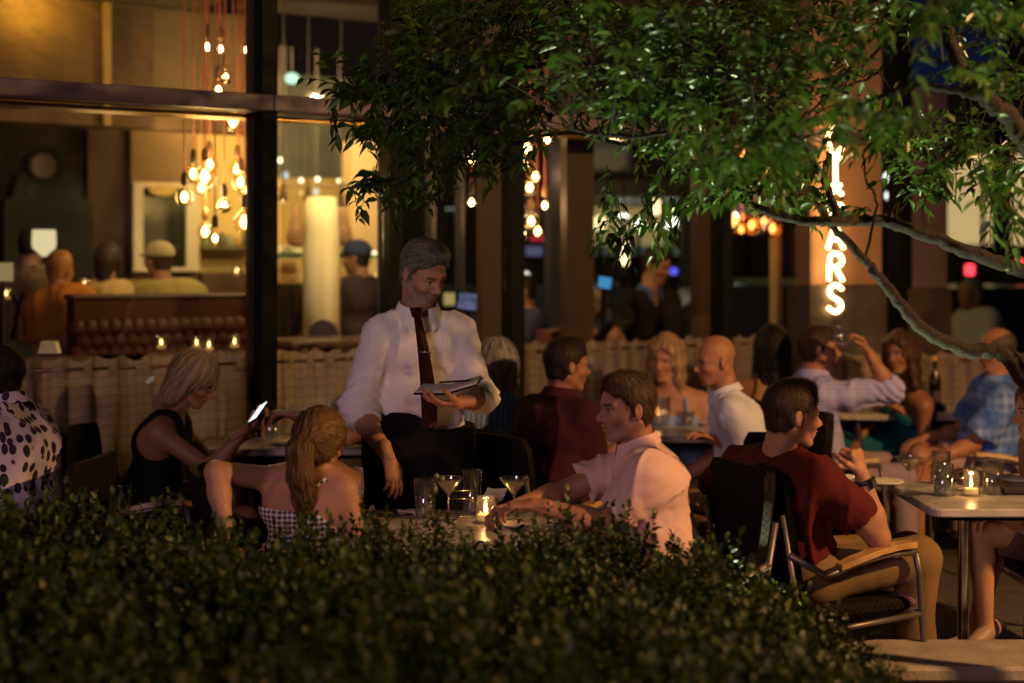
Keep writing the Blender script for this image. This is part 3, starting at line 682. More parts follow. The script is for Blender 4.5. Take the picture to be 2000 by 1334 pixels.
prop(MB().prism([(-9, 5.9), (9, 5.9), (9, 13.2), (-9, 2.6 + .0)][:3] + [(-1.0, 7.28)], -.012, .004).build('terrace_paving', paver), kind='structure')
stone = mat('coping_stone', (.30, .24, .20), .75, noise=.3, nscale=7, bump=.35, bscale=70)
lw = thing('planter_wall', 'low stone coping wall at the lower right, in front of the table legs', 'wall', (1.5, 5.1, 0))
MB().box((-5.1, -.12, 0), (3.0, .16, .24)).build('wall_body', mat('planter_block', (.12, .10, .09), .85, noise=.3, nscale=5, bump=.3), lw)
MB().box((-5.1, -.17, .244), (3.0, .21, .30), bev=.012).build('coping', stone, lw)

# ---- building shell
bd = thing('restaurant_building', 'glass fronted restaurant with dark mullions, purple transom and brown pillars behind the terrace', 'building', (FA[0], FA[1], 0))
def bpart(mb, name, m, parent=None, smooth=False):
    o = mb.build(name, m, None, smooth); o.parent = parent or bd
    o.matrix_parent_inverse = Matrix.Translation(-Vector(bd.location)) if parent is None else Matrix.Identity(4); return o
black = mat('mullion_black', (.005, .006, .006), .6, noise=.2, nscale=12, bump=.08, spec=.08)
frameb = mat('inner_frame_bronze', (.10, .055, .03), .45, noise=.2, nscale=10)
purple = mat('transom_paint', (.09, .058, .07), .5, noise=.12, nscale=5, bump=.05)
brownp = mat('pillar_wood', (.055, .027, .018), .55, noise=.25, nscale=6, bump=.15)
blackw = mat('cladding_dark', (.02, .018, .02), .5, noise=.3, nscale=5)
TOP = 5.6
mb = MB()
for p0, p1 in ((503, 532), (750, 775), (988, 1012), (1398, 1416), (1745, 1766)): fbox(mb, p0, p1, -.07, .05, 0, TOP, 0)
bpart(mb, 'mullion', black)
mb = MB()
for p0, p1 in ((484, 503),): fbox(mb, p0, p1, .052, .09, 0, TOP, .06)
bpart(mb, 'inner_frame', frameb)
mb = MB()
cuts = [-420, 533, 752, 990, 1400, 1748, 1850]
for a, b in zip(cuts[:-1], cuts[1:]): fbox(mb, a + 1.5, b - 1.5, -.115, .045, 2.455, 2.537, -.1, .006)
bpart(mb, 'transom', purple)
mb = MB(); fbox(mb, -420, 1850, .048, .20, 2.43, 2.452, 0); bpart(mb, 'transom_trim', mat('brass_trim', (.45, .27, .08), .35, 1.0, noise=.2))
for p0, p1, v in ((942, 984, .5), (1107, 1160, .5), (1362, 1396, .35)):
    bpart(fbox(MB(), p0, p1, v, v + .07, 0, 3.5), 'pillar', brownp)
mb = MB()
for p0, p1 in ((1075, 1096), (842, 852), (900, 908)): fbox(mb, p0, p1, 1.2, 1.28, 0, 3.4)
bpart(mb, 'rear_mullion', mat('mullion_blue_black', (.012, .015, .035), .4, noise=.2))
bpart(fbox(MB(), 1518, 1527, .9, .98, 0, 3.2), 'rear_post', mat('post_tan', (.42, .30, .13), .5, noise=.2))
# panes
gl = glass('window_glass', (.93, .95, .95), 1.45, .015, 1.7)
for i in range(len(cuts) - 2):
    a, b = cuts[i] + (20 if i else 0), cuts[i + 1] - 3
    w = bpart(fbox(MB(), a, b, .0, .012, .03, 2.44, 0), 'window', gl)
    w2 = bpart(fbox(MB(), a, b, .0, .012, 2.545, TOP, 0), 'window', gl)
# pier with the sign, dark stone base, purple pier
plaster = mat('pier_plaster', (.36, .20, .115), .8, noise=.15, nscale=4, bump=.25, bscale=25)
zb = fz(1650, 556, -.1)
bpart(fbox(MB(), 1583, 1722, -.09, .05, zb, TOP, -.09), 'sign_pier', plaster)
bpart(fbox(MB(), 1578, 1728, -.14, .07, 0, zb - .003, -.12), 'pier_base', mat('dark_stone', (.07, .055, .045), .6, noise=.4, nscale=8, bump=.3))
bpart(fbox(MB(), 1772, 1850, -.05, .08, fz(1810, 562), fz(1810, 165), -.05), 'plum_pier', mat('plum_plaster', (.16, .10, .12), .8, noise=.15, nscale=4, bump=.2, bscale=30))
bpart(fbox(MB(), 1768, 1852, -.08, .10, 0, fz(1810, 562) - .003, -.05), 'pier_base', mat('dark_stone', (.07, .055, .045)))
bpart(MB().box((fu(-420), .02, 0), (fu(1580), .10, .03), MF), 'sill', frameb)
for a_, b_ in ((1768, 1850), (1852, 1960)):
    bpart(fbox(MB(), a_, b_, -.02, .10, fz(1810, 162), TOP, -.02), 'upper_window', glow('sky_reflection_blue', (.05, .09, .30), .07))  # dusk sky reflection in the glass, put in as a faint blue glow
# interior shell (raised floor)
prop(MB().box((fu(-500), .32, .30), (fu(1560), 9, ROOM), MF).build('indoor_floor', mat('floor_wood', (.10, .055, .03), .5, noise=.3, nscale=5)), kind='structure')
ceilm = mat('ceiling_olive', (.20, .145, .06), .8, noise=.15, nscale=2)
bpart(MB().box((fu(-500), .35, 3.5), (fu(760), 9, 3.6), MF), 'ceiling', ceilm)
bpart(MB().box((fu(775), .25, 3.45), (fu(1560), 2.6, 3.55), MF), 'ceiling', mat('ceiling_dark', (.05, .04, .045), .8, noise=.2))
brick = mat('brick_wall', (.3, .15, .06), .85, bump=.3, bscale=50); nt = brick.node_tree
bk = nt.nodes.new('ShaderNodeTexBrick'); bk.inputs['Scale'].default_value = 6; bk.inputs['Color1'].default_value = (.12, .058, .018, 1); bk.inputs['Color2'].default_value = (.085, .04, .014, 1); bk.inputs['Mortar'].default_value = (.10, .06, .03, 1)
tcn = nt.nodes.new('ShaderNodeTexCoord'); mp = nt.nodes.new('ShaderNodeMapping'); mp.inputs['Rotation'].default_value = (R(90), 0, -RZF); nt.links.new(tcn.outputs['Object'], mp.inputs[0]); nt.links.new(mp.outputs[0], bk.inputs['Vector']); nt.links.new(bk.outputs[0], nt.nodes['Principled BSDF'].inputs['Base Color'])
VB = 3.0
bpart(fbox(MB(), -480, 300, VB, VB + .25, fz(150, 243, VB), 3.49, VB), 'brick_bulkhead', brick)
bpart(fbox(MB(), 300, 484, VB + .05, VB + .25, fz(150, 243, VB), 3.49, VB), 'brick_bulkhead', mat('bulkhead_brown', (.15, .09, .035), .8, noise=.2, nscale=4))
bpart(fbox(MB(), 199, 213, VB - .06, VB - .004, fz(150, 243, VB), 3.48, VB), 'corner_post', mat('post_gold', (.30, .18, .03), .6, noise=.15))
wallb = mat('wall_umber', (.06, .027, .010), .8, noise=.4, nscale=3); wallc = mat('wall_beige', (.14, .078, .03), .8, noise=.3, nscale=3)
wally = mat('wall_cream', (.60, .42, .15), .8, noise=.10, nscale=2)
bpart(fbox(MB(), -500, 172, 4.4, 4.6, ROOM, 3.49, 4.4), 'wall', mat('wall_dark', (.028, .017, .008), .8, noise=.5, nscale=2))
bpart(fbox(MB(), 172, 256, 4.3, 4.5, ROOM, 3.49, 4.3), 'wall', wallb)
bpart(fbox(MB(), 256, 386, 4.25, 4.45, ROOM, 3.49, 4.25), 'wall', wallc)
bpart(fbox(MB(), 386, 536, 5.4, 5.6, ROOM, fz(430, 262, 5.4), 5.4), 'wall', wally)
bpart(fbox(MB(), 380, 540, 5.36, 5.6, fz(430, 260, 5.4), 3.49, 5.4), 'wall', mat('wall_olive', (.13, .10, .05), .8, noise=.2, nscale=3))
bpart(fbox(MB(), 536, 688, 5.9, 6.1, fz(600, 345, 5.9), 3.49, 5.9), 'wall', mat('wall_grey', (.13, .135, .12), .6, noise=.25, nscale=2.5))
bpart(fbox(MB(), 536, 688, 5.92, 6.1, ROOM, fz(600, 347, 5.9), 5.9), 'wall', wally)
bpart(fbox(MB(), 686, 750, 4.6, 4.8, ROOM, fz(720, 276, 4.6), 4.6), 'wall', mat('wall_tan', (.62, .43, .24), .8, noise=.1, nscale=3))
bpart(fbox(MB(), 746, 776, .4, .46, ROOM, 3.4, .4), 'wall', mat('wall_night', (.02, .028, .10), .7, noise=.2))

# ---- cafe curtains inside the glass
cur = mat('curtain_linen', (.46, .33, .25), .9, bump=.25, bscale=120, noise=.12, nscale=3); nt = cur.node_tree; L = nt.links; b = nt.nodes['Principled BSDF']
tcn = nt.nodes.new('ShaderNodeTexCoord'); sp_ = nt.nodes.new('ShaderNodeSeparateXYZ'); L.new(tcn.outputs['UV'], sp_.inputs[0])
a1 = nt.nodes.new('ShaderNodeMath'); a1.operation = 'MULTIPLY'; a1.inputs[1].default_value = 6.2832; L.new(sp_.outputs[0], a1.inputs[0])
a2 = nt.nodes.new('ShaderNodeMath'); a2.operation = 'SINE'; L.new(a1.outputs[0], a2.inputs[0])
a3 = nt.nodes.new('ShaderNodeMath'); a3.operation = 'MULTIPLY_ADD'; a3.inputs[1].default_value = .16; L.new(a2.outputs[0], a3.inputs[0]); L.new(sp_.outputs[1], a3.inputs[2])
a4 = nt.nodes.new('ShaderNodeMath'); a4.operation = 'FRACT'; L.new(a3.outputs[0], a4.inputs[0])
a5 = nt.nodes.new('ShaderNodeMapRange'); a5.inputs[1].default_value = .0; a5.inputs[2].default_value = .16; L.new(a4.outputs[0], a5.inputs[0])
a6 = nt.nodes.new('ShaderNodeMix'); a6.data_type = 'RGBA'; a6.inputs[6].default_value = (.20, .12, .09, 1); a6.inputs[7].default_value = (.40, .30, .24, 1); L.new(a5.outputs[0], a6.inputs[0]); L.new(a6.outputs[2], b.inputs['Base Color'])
tr = nt.nodes.new('ShaderNodeBsdfTranslucent'); L.new(a6.outputs[2], tr.inputs[0]); mxs = nt.nodes.new('ShaderNodeMixShader'); mxs.inputs[0].default_value = .38
L.new(b.outputs[0], mxs.inputs[1]); L.new(tr.outputs[0], mxs.inputs[2]); L.new(mxs.outputs[0], nt.nodes['Material Output'].inputs[0])
def curtain(p0, p1, v, ztop, label, M_=None, u0=None, u1=None, zbot=.03, seed=1, pl=.135):
    r = random.Random(seed); u0 = fu(p0, v) if u0 is None else u0; u1 = fu(p1, v) if u1 is None else u1; M_ = MF if M_ is None else M_
    root = thing('cafe_curtain', label, 'curtain', (M_ @ np.array([(u0 + u1) / 2, v, 0, 1]))[:3], 0, 'linen cafe curtains along the glass')
    n = int((u1 - u0) / .012); us = np.linspace(u0, u1, n); ph = 0; V = []; uv = []; fr = []
    nz_ = 26
    phs = np.cumsum(np.full(n, 2 * math.pi * (us[1] - us[0]) / pl) * (1 + .22 * np.sin(us * 3.1 + seed) + .12 * np.sin(us * 11)))
    for j in range(nz_ + 1):
        t = j / nz_; z = zbot + (ztop - zbot) * t
        am = .028 * (.75 + .35 * (1 - t)) * (1 + .3 * np.sin(us * 5 + seed))
        vv = v + am * np.sin(phs) + .008 * np.sin(phs * 2.3 + t * 4) + .006 * np.sin(us * 37 + t * 9)
        top = .012 * np.cos(phs) * (t ** 6) + .006 * np.sin(us * 23)*(t ** 6)
        for i in range(n): V.append((us[i] + .006 * math.sin(t * 7 + us[i] * 9), vv[i], z + top[i]))
    V = np.array(V); P4 = np.c_[V, np.ones(len(V))] @ M_.T
    q = [(j * n + i, j * n + i + 1, (j + 1) * n + i + 1, (j + 1) * n + i) for j in range(nz_) for i in range(n - 1)]
    loc = np.array(root.location)
    o = quads_mesh('cloth', P4[:, :3] - loc, np.array(q), cur, root, None, True)
    ul = o.data.uv_layers.new(name='UVMap'); li = np.array([l.vertex_index for l in o.data.loops]); UV = np.c_[phs[li % n] / (2 * math.pi), (V[li, 2]) / .048]
    ul.data.foreach_set('uv', UV.astype(np.float32).ravel())
    m = MB(); a = (M_ @ np.array([u0, v - .0, ztop - .05, 1]))[:3]; c = (M_ @ np.array([u1, v, ztop - .05, 1]))[:3]
    m.tube([a, c], .008, 8).build('rod', mat('rod_bronze', (.22, .13, .06), .35, .9, noise=.2), root, True, loc)
    return root
brz = 1.243
curtain(-60, 499, .14, 1.245, 'long beige pleated cafe curtain behind the blonde woman with the phone', seed=3)
curtain(536, 748, .14, 1.245, 'beige pleated cafe curtain behind the waiter and the martini glasses', seed=5)
curtain(779, 985, .14, 1.245, 'pleated cafe curtain between the waiter and the silver haired woman', seed=8)
curtain(1014, 1397, .14, 1.25, 'beige pleated cafe curtain below the host desk', seed=11)
curtain(1419, 1579, .14, 1.25, 'beige pleated cafe curtain behind the long dark haired woman, left of the sign pier', seed=14)
cfw = at(1600, 690, 9.0)
MC = np.array([[.985, -.17, 0, at(1595, 0, 8.78)[0]], [.17, .985, 0, 8.78], [0, 0, 1, 0], [0, 0, 0, 1.0]])
curtain(0, 0, 0, 1.14, 'low pleated screen curtain at the end of the terrace, behind the curly haired woman', MC, 0.02, 2.0, seed=17, pl=.15)

# ---- far street seen through and beside the building
def simple(name, label, cat, parts, loc=(0, 0, 0), group=None, kind=None):
    t = thing(name, label, cat, loc, 0, group)
    for pn, mbx, m_ in parts: mbx.build(pn, m_, t, False, loc)
    return t
winl = glow('window_lit', (1.0, .72, .30), .62); wind = mat('window_dark', (.02, .025, .05), .1)
def far_building(label, x0, x1, Y, h, m_, rows, lit=.25, seed=0, dep=8, litm=None):
    r = random.Random(seed); t = thing('street_building', label, 'building', ((x0 + x1) / 2, Y, 0)); loc = np.array(t.location)
    mb = MB().box((x0, Y, -.02), (x1, Y + dep, h)); mb.box((x0 - .1, Y - .15, h), (x1 + .1, Y + dep, h + .3)); mb.build('wall', m_, t, False, loc)
    n = max(1, int((x1 - x0) / 2.4)); wd = (x1 - x0) / n
    for j in range(rows):
        for i in range(n):
            cx = x0 + (i + .5) * wd; z0 = .9 + j * 3.0; on = r.random() < lit
            fr = MB().box((cx - .75, Y - .06, z0 - .08), (cx + .75, Y - .005, z0 + 1.78)).build('window', mat('window_frame', (.05, .04, .04), .5), t, False, loc)
            MB().box((cx - .68, Y - .075, z0), (cx - .02, Y - .062, z0 + 1.7)).box((cx + .02, Y - .075, z0), (cx + .68, Y - .062, z0 + 1.7)).build('pane', (litm or winl) if on else wind, fr)
    return t
fb1 = far_building('dark plum brick building across the street behind the host desk', -6, 7.5, 26, 9, mat('brick_plum', (.11, .07, .08), .85, noise=.2, nscale=2, bump=.2), 3, .3, 3)
fb2 = far_building('pale building across the street beyond the right end of the restaurant', 8.2, 14.5, 24, 9, mat('stucco_grey', (.12, .09, .10), .85, noise=.2, nscale=2), 3, .12, 9)
# shop with a tall lit window at the right edge
sx0, sx1 = at(1846, 0, 17)[0], at(2060, 0, 17)[0]
sh_ = thing('corner_shop', 'corner shop with a tall yellow lit window at the right edge of the photo', 'building', ((sx0 + sx1) / 2, 17, 0)); loc = np.array(sh_.location)
zt, zm = at(0, 300, 17)[2], at(0, 478, 17)[2]
mb = MB(); mb.box((sx0, 17, 0), (at(1850, 0, 17)[0], 19, 6)); mb.box((at(1940, 0, 17)[0], 17, 0), (at(1976, 0, 17)[0], 19, 6)); mb.box((sx0, 17, zt), (sx1, 19, 6.02)); mb.box((at(1850, 0, 17)[0], 17.01, 0), (at(1941, 0, 17)[0], 19, zm)); mb.box((at(1976, 0, 17)[0], 17.012, 0), (sx1, 19, zm - .5))
mb.build('wall', mat('shop_wall', (.03, .028, .035), .7, noise=.3), sh_, False, loc)
for a, b_ in ((1851, 1940), (1977, 2058)):
    f_ = MB()
    xa, xb = at(a, 0, 17)[0], at(b_, 0, 17)[0]
    f_.box((xa, 17.05, zm), (xb, 17.10, zt)); w_ = f_.build('window', glow('shop_glow', (1.0, .70, .30), .55), sh_, False, loc)
    m2 = MB()
    for t_ in (.02, .5, .98): m2.box((xa + (xb - xa) * t_ - .02, 17.0, zm), (xa + (xb - xa) * t_ + .02, 17.048, zt))
    m2.box((xa, 17.0, zm + (zt - zm) * .58), (xb, 17.049, zm + (zt - zm) * .58 + .035)); m2.build('frame', mat('window_frame', (.05, .04, .04)), w_)
# canopy / gallery across the street with lit ceiling
ca = thing('lit_canopy', 'dark canopy with a yellow lit underside across the street, seen through the glass', 'canopy', (1.6, 13.4, 0)); loc = np.array(ca.location)
x0, x1 = at(1130, 0, 13.4)[0], at(1352, 0, 13.4)[0]
MB().box((x0, 13.4, at(0, 384, 13.4)[2]), (x1, 16, at(0, 352, 13.4)[2])).build('fascia', mat('canopy_dark', (.015, .015, .02), .5), ca, False, loc)
MB().box((x0, 15.9, at(0, 432, 13.4)[2] - .2), (x1, 16.0, at(0, 384, 13.4)[2])).build('lit_back', glow('canopy_glow', (1.0, .72, .25), .32), ca, False, loc)
mb = MB()
for p in (1140, 1345): mb.box((at(p, 0, 13.4)[0] - .06, 13.45, 0), (at(p, 0, 13.4)[0] + .06, 13.57, at(0, 384, 13.4)[2]))
mb.build('post', mat('canopy_dark', (.015, .015, .02)), ca, False, loc)
# the lit blue grey panel above it
pn = thing('upper_window', 'grey blue upper storey window with a tan blind across the street', 'window', (1.4, 15, 2.4)); loc = np.array(pn.location)
MB().box((at(1140, 0, 15)[0], 15, at(0, 335, 15)[2]), (at(1232, 0, 15)[0], 15.1, at(0, 262, 15)[2])).build('frame', mat('panel_grey', (.10, .11, .13), .6), pn, False, loc)
MB().box((at(1156, 0, 15)[0], 14.96, at(0, 330, 15)[2]), (at(1222, 0, 15)[0], 14.995, at(0, 290, 15)[2])).build('blind', glow('blind_glow', (.9, .6, .3), .10), pn, False, loc)

# street lamps far away: small globes on posts and car lights, one thing each
def globe_light(px, py, Y, r_px, col, st, label, cat='lamp', name='street_globe', group='lights in the street behind the glass', post=True):
    c = at(px, py, Y); r = r_px * Y / F; t = thing(name, label, cat, (c[0], c[1], 0), 0, group); loc = np.array(t.location)
    MB().lathe([(r * math.sin(a), -r * math.cos(a)) for a in np.linspace(.02, math.pi - .02, 9)], 12, c).build('globe', glow('glow_%d_%d_%d_%d' % (col[0] * 99, col[1] * 99, col[2] * 99, st * 10), col, st), t, True, loc)
    if post: MB().tube([(c[0], c[1] + .02, 0), (c[0], c[1] + .02, c[2] - r * .9)], .025, 6).build('post', black, t, False, loc)
    return t
W_ = (1, .93, .75); Yl = (1.0, .78, .12); Bl = (.12, .12, 1.0)
for i, (px, py, Y, r_, c_, s_, nm) in enumerate([
    (1172, 436, 14, 15, (1, .72, .3), 2.2, 'large warm globe lamp beyond the pillar, left of the drooping leaves'), (1218, 428, 15, 10, W_, 8, 'white globe lamp behind the drooping leaves'), (1247, 437, 15, 8, W_, 7, 'small white globe lamp left of the tall glowing lantern'),
    (1311, 435, 15, 12, W_, 6, 'white globe lamp right of the drooping leaves'), (1334, 431, 15, 7, (.9, 1, .85), 2, 'greenish white globe lamp next to the white one'), (1350, 432, 15, 9, W_, 6, 'white globe lamp just left of the brown pillar'),
    (1427, 428, 16, 15, (.9, 1, .95), 7, 'bright cool white globe lamp right of the black mullion'), (1736, 346, 14, 9, (.95, 1, .95), 4, 'bright white globe lamp beside the plum pier'), (1737, 382, 14, 8, (.95, 1, .95), 3, 'lower white globe lamp beside the plum pier'),
    (1750, 400, 14, 7, (1, .5, .15), .9, 'small orange globe lamp under the white ones'), (1739, 421, 14, 6, (1, .35, .15), .6, 'dim red orange globe lamp, lowest by the plum pier'),
    (1921, 334, 16.8, 8, W_, 2.5, 'bright white globe lamp in front of the shop window'), (965, 523, 15, 5, Bl, 1.5, 'small violet blue lamp left of the black mullion'), (1316, 530, 15, 7, Bl, 1.6, 'blue lamp right of the leaning host'), (1412, 535, 15, 8, Bl, .9, 'deep blue lamp right of the black mullion')]):
    globe_light(px, py, Y, r_, c_, s_, nm)
hl = [(1012, 537, 15, 6, W_, 2.4), (1027, 537, 15, 6, W_, 2.4), (1107, 546, 15, 8, Yl, .8), (1085, 573, 14, 4, Yl, .8), (1152, 523, 14.6, 4.5, Yl, .5), (874, 408, 14, 2.5, (.8, 1, .6), .5), (884, 408, 14, 2.5, (.8, 1, .6), .5), (1404, 592, 13, 5, Yl, .8), (1413, 591, 13, 5, Yl, .8)]
nl = ['left one of the white pair of small lamps just right of the black mullion', 'right one of the white pair of small lamps just right of the black mullion', 'yellow lamp at the left edge of the brown pillar', 'tiny yellow lamp above the menus', 'small green yellow lamp above the blue tablet', 'left one of two tiny green lamps above the waiter', 'right one of two tiny green lamps above the waiter', 'left one of two small yellow lamps on the dark mullion', 'right one of two small yellow lamps on the dark mullion']
for (px, py, Y, r_, c_, s_), nm in zip(hl, nl): globe_light(px, py, Y, r_, c_, s_, nm, name='small_lamp')
# parked cars
carp = mat('car_paint_dark', (.015, .018, .03), .25, 0, noise=.1, spec=.6); tyre = mat('tyre', (.01, .01, .01), .8)
def car(label, cx, Y, face, lights, col=carp, L_=4.4, tail=True):
    t = thing('parked_car', label, 'car', (cx, Y, 0), 0, 'cars in the street'); loc = np.array((cx, Y, 0))
    pr = [(-2.2, .35), (-2.2, .85), (-1.9, .98), (-1.35, 1.05), (-.85, 1.48), (.75, 1.52), (1.5, 1.08), (2.15, .95), (2.25, .5), (2.2, .32)]
    M_ = np.array([[face, 0, 0, 0], [0, 0, -1, .85], [0, 1, 0, 0], [0, 0, 0, 1.0]])
    MB().prism(pr, 0, 1.7, M_).build('body', col, t)
    MB().prism([(-1.25, 1.06), (-.82, 1.44), (.70, 1.47), (1.35, 1.1)], -.006, 1.706, M_).build('windows', wind, t)
    for x in (-1.35, 1.4):
        for y in (-.86, .70): MB().add([], []).tube([(x * face, y, .33), (x * face, y + .18, .33)], .33, 18).build('wheel', tyre, t)
    for (lx, lz, ly, c_, s_, nm) in lights: MB().box((lx - .13, -.875, lz - .06), (lx + .13, -.845, lz + .06), bev=.02).build(nm, glow('carlight_%d_%d' % (c_[1] * 99, s_ * 10), c_, s_), t)
    return t
car('dark car with yellow side lights, seen through the glass behind the menus', at(1040, 0, 13.2)[0], 13.2, 1, [(.02, .38 + .70, 0, Yl, .9, 'side_light'), (.30, .72 + .38, 0, Yl, .9, 'side_light')])
car('dark car behind the plants beyond the right hand windows', at(1540, 0, 12.6)[0], 12.6, -1, [(-.4, .95, 0, Yl, .5, 'side_light'), (.55, .72, 0, Yl, .6, 'side_light')])
tl = car('dark car with a red tail light at the right edge of the street', at(1870, 0, 11.4)[0], 12.2, 1, [(-.10, .92, 0, Yl, .5, 'side_light'), (-1.2, .95, 0, Yl, .5, 'side_light')])
Rd = (1, .05, .07)
def red_light(px, py, Y, w, h, label, st):  # car tail lights and a red light bar, set on added posts
    c = at(px, py, Y); t = thing('red_street_light', label, 'red light', (c[0], c[1], 0), 0, 'red lights in the street'); loc = np.array(t.location)
    w = w * Y / F / 2; h = h * Y / F / 2
    MB().box((c[0] - w - .05, c[1] + .001, c[2] - h - .05), (c[0] + w + .05, c[1] + .12, c[2] + h + .05), bev=.02).tube([(c[0], c[1] + .06, 0), (c[0], c[1] + .06, c[2] - h)], .04, 8).build('housing', black, t, False, loc)
    MB().box((c[0] - w, c[1] - .03, c[2] - h), (c[0] + w, c[1], c[2] + h), bev=.01).build('lens', glow('lens_red_%d' % (st * 10), Rd, st), t, False, loc)
red_light(1893, 527, 13, 17, 22, 'square red tail light above the street at the right', 2.6)
red_light(1991, 512, 13.5, 13, 14, 'small red tail light at the right edge of the photo', 1.8)
red_light(1068, 466, 13.5, 66, 9, 'long pinkish red light bar seen through the glass between the pillars', .55)
def panel(px, py, w, h, Y, col, st, name, label, cat='lit sign'):
    c = at(px, py, Y); w = w * Y / F / 2; h = h * Y / F / 2; t = thing(name, label, cat, (c[0], c[1], 0), 0); loc = np.array(t.location)
    MB().box((c[0] - w - .06, c[1] + .002, c[2] - h - .06), (c[0] + w + .06, c[1] + .14, c[2] + h + .06), bev=.02).tube([(c[0], c[1] + .07, 0), (c[0], c[1] + .07, c[2] - h)], .05, 8).build('case', black, t, False, loc)
    MB().box((c[0] - w, c[1] - .02, c[2] - h), (c[0] + w, c[1], c[2] + h), bev=.006).build('lit_face', glow('lit_' + name, col, st), t, False, loc)
panel(1052, 490, 50, 20, 14.5, (.35, .33, .62), .28, 'violet_sign', 'dim violet lit sign between the black mullion and the brown pillar')
panel(1240, 468, 190, 62, 17, (.55, .62, .50), .085, 'shop_window_panel', 'wide dim grey green shop window behind the host', 'shop window')
panel(890, 584, 46, 24, 11, (1.0, .72, .25), .45, 'counter_display', 'yellow lit display box right of the waiter, above the till screen', 'display')
panel(1500, 560, 130, 34, 15, (.45, .40, .15), .06, 'planter_light_box', 'dim olive lit panel low in the right hand window', 'lit panel')
panel(1460, 400, 90, 40, 16, (.7, .75, .7), .10, 'grey_light_box', 'pale grey lit panel behind the amber bulbs of the right cluster', 'lit panel')
def lantern(px, py, w, h, Y, st, label):
    c = at(px, py, Y); w = w * Y / F / 2; h = h * Y / F / 2; t = thing('lantern', label, 'lantern', (c[0], c[1], c[2] + h), 0, 'tall lit lanterns behind the glass'); loc = np.array(t.location)
    MB().lathe([(w * .7, -h), (w, -h * .8), (w, h * .8), (w * .7, h)], 14, c).build('shade', glow('lantern_%d' % int(st * 10), (1.0, .72, .34), st), t, True, loc)
    MB().lathe([(w * .75, h), (w * .75, h + .03), (.01, h + .05)], 12, c).tube([c + (0, 0, h + .04), c + (0, 0, h + .5)], .008, 6).build('cap', black, t, True, loc)
lantern(1280, 404, 20, 30, 12.5, 2.4, 'white oblong lantern hanging above the host')
lantern(1219, 496, 17, 44, 12.5, 3.0, 'tall bright lantern left of the host, right of the blue tablet')
lantern(1218, 455, 34, 44, 12.9, .5, 'dimmer orange lantern above the tall bright one')
lantern(1366, 470, 12, 120, 13.5, .35, 'slim tall tan lantern beside the brown pillar')
# street shrub seen through right-hand glass
# ---------------------------------------------------------------- lamps hanging inside the glass
cord_m = mat('cord_copper', (.75, .22, .10), .5, noise=.1, emit=None); sock_m = mat('socket_brass', (.50, .28, .14), .35, .6, noise=.2)
sockd_m = mat('socket_dark', (.05, .035, .03), .5); bulbg = glass('bulb_glass', (1, .90, .72), 1.45, .03, .8); bulbam = glass('bulb_amber', (1, .62, .30), 1.5, .03, 1.0)
fil = glow('filament', (1.0, .62, .22), 30.0); core = glow('filament_hot', (1.0, .74, .36), 34.0); halfm = mat('mirror_cap', (.8, .7, .5), .12, 1.0)
dimb = glow('filament_dim', (1.0, .45, .16), 9.0)
def bulb(px, py, v, kind, label, grp, ceil=3.48, r_px=None, dim=False):
    c = fw(px, py, v); Y = c[1]; t = thing('pendant_bulb', label, 'pendant lamp', (c[0], c[1], ceil), 0, grp); loc = np.array(t.location)
    r = {'g': .048, 'drop': .030, 'half': .040, 'G': .062}[kind] if r_px is None else r_px * Y / F
    prof = [(.011, r * 1.35)] + [(max(.004, r * math.sin(a)), r * math.cos(a) * (1.0)) for a in np.linspace(.35, math.pi - .05, 12)]
    if kind == 'drop': prof = [(.011, r * 2.0), (.013, r * 1.5), (r * .8, r * .7), (r, 0), (r * .8, -r * .6), (r * .35, -r * .95), (.003, -r)]
    zt = prof[0][1]
    MB().lathe(prof, 16, c).build('globe', bulbam if dim else bulbg, t, True, loc)
    f = MB(); fr = {'g': .014, 'drop': .015, 'half': .016, 'G': .018}[kind]
    f.lathe([(.002, .7 * fr * 2), (fr * .6, fr), (fr, 0), (fr * .6, -fr * .9), (.002, -fr * 1.2)], 10, c)
    if kind in ('g', 'G'):
        for k in range(5):
            a = k * 1.257; f.tube([c + (.006 * math.cos(a), .006 * math.sin(a), r * .6), c + (r * .42 * math.cos(a), r * .42 * math.sin(a), -r * .05), c + (.006 * math.cos(a), .006 * math.sin(a), -r * .55)], .0016, 4)
    f.build('filament', dimb if dim else (core if kind in ('drop', 'half') else fil), t, True, loc)
    if kind == 'half': MB().lathe([(r * 1.015 * math.sin(a), r * 1.015 * math.cos(a)) for a in np.linspace(math.pi / 2 + .1, math.pi - .02, 7)], 16, c).build('mirror_cap', halfm, t, True, loc)
    MB().lathe([(.004, zt + .075), (.012, zt + .065), (.0175, zt + .05), (.0175, zt + .004), (.013, zt - .002)], 12, c).build('socket', sock_m if (px * 7) % 3 else sockd_m, t, True, loc)
    MB().tube([c + (0, 0, zt + .07), (c[0], c[1], ceil)], .0045, 6).build('cord', cord_m, t, True, loc)
G1 = 'filament bulbs hanging on copper cords, left cluster'; G2 = 'filament bulbs hanging on copper cords, middle cluster'; G3 = 'filament bulbs hanging on copper cords, right cluster'
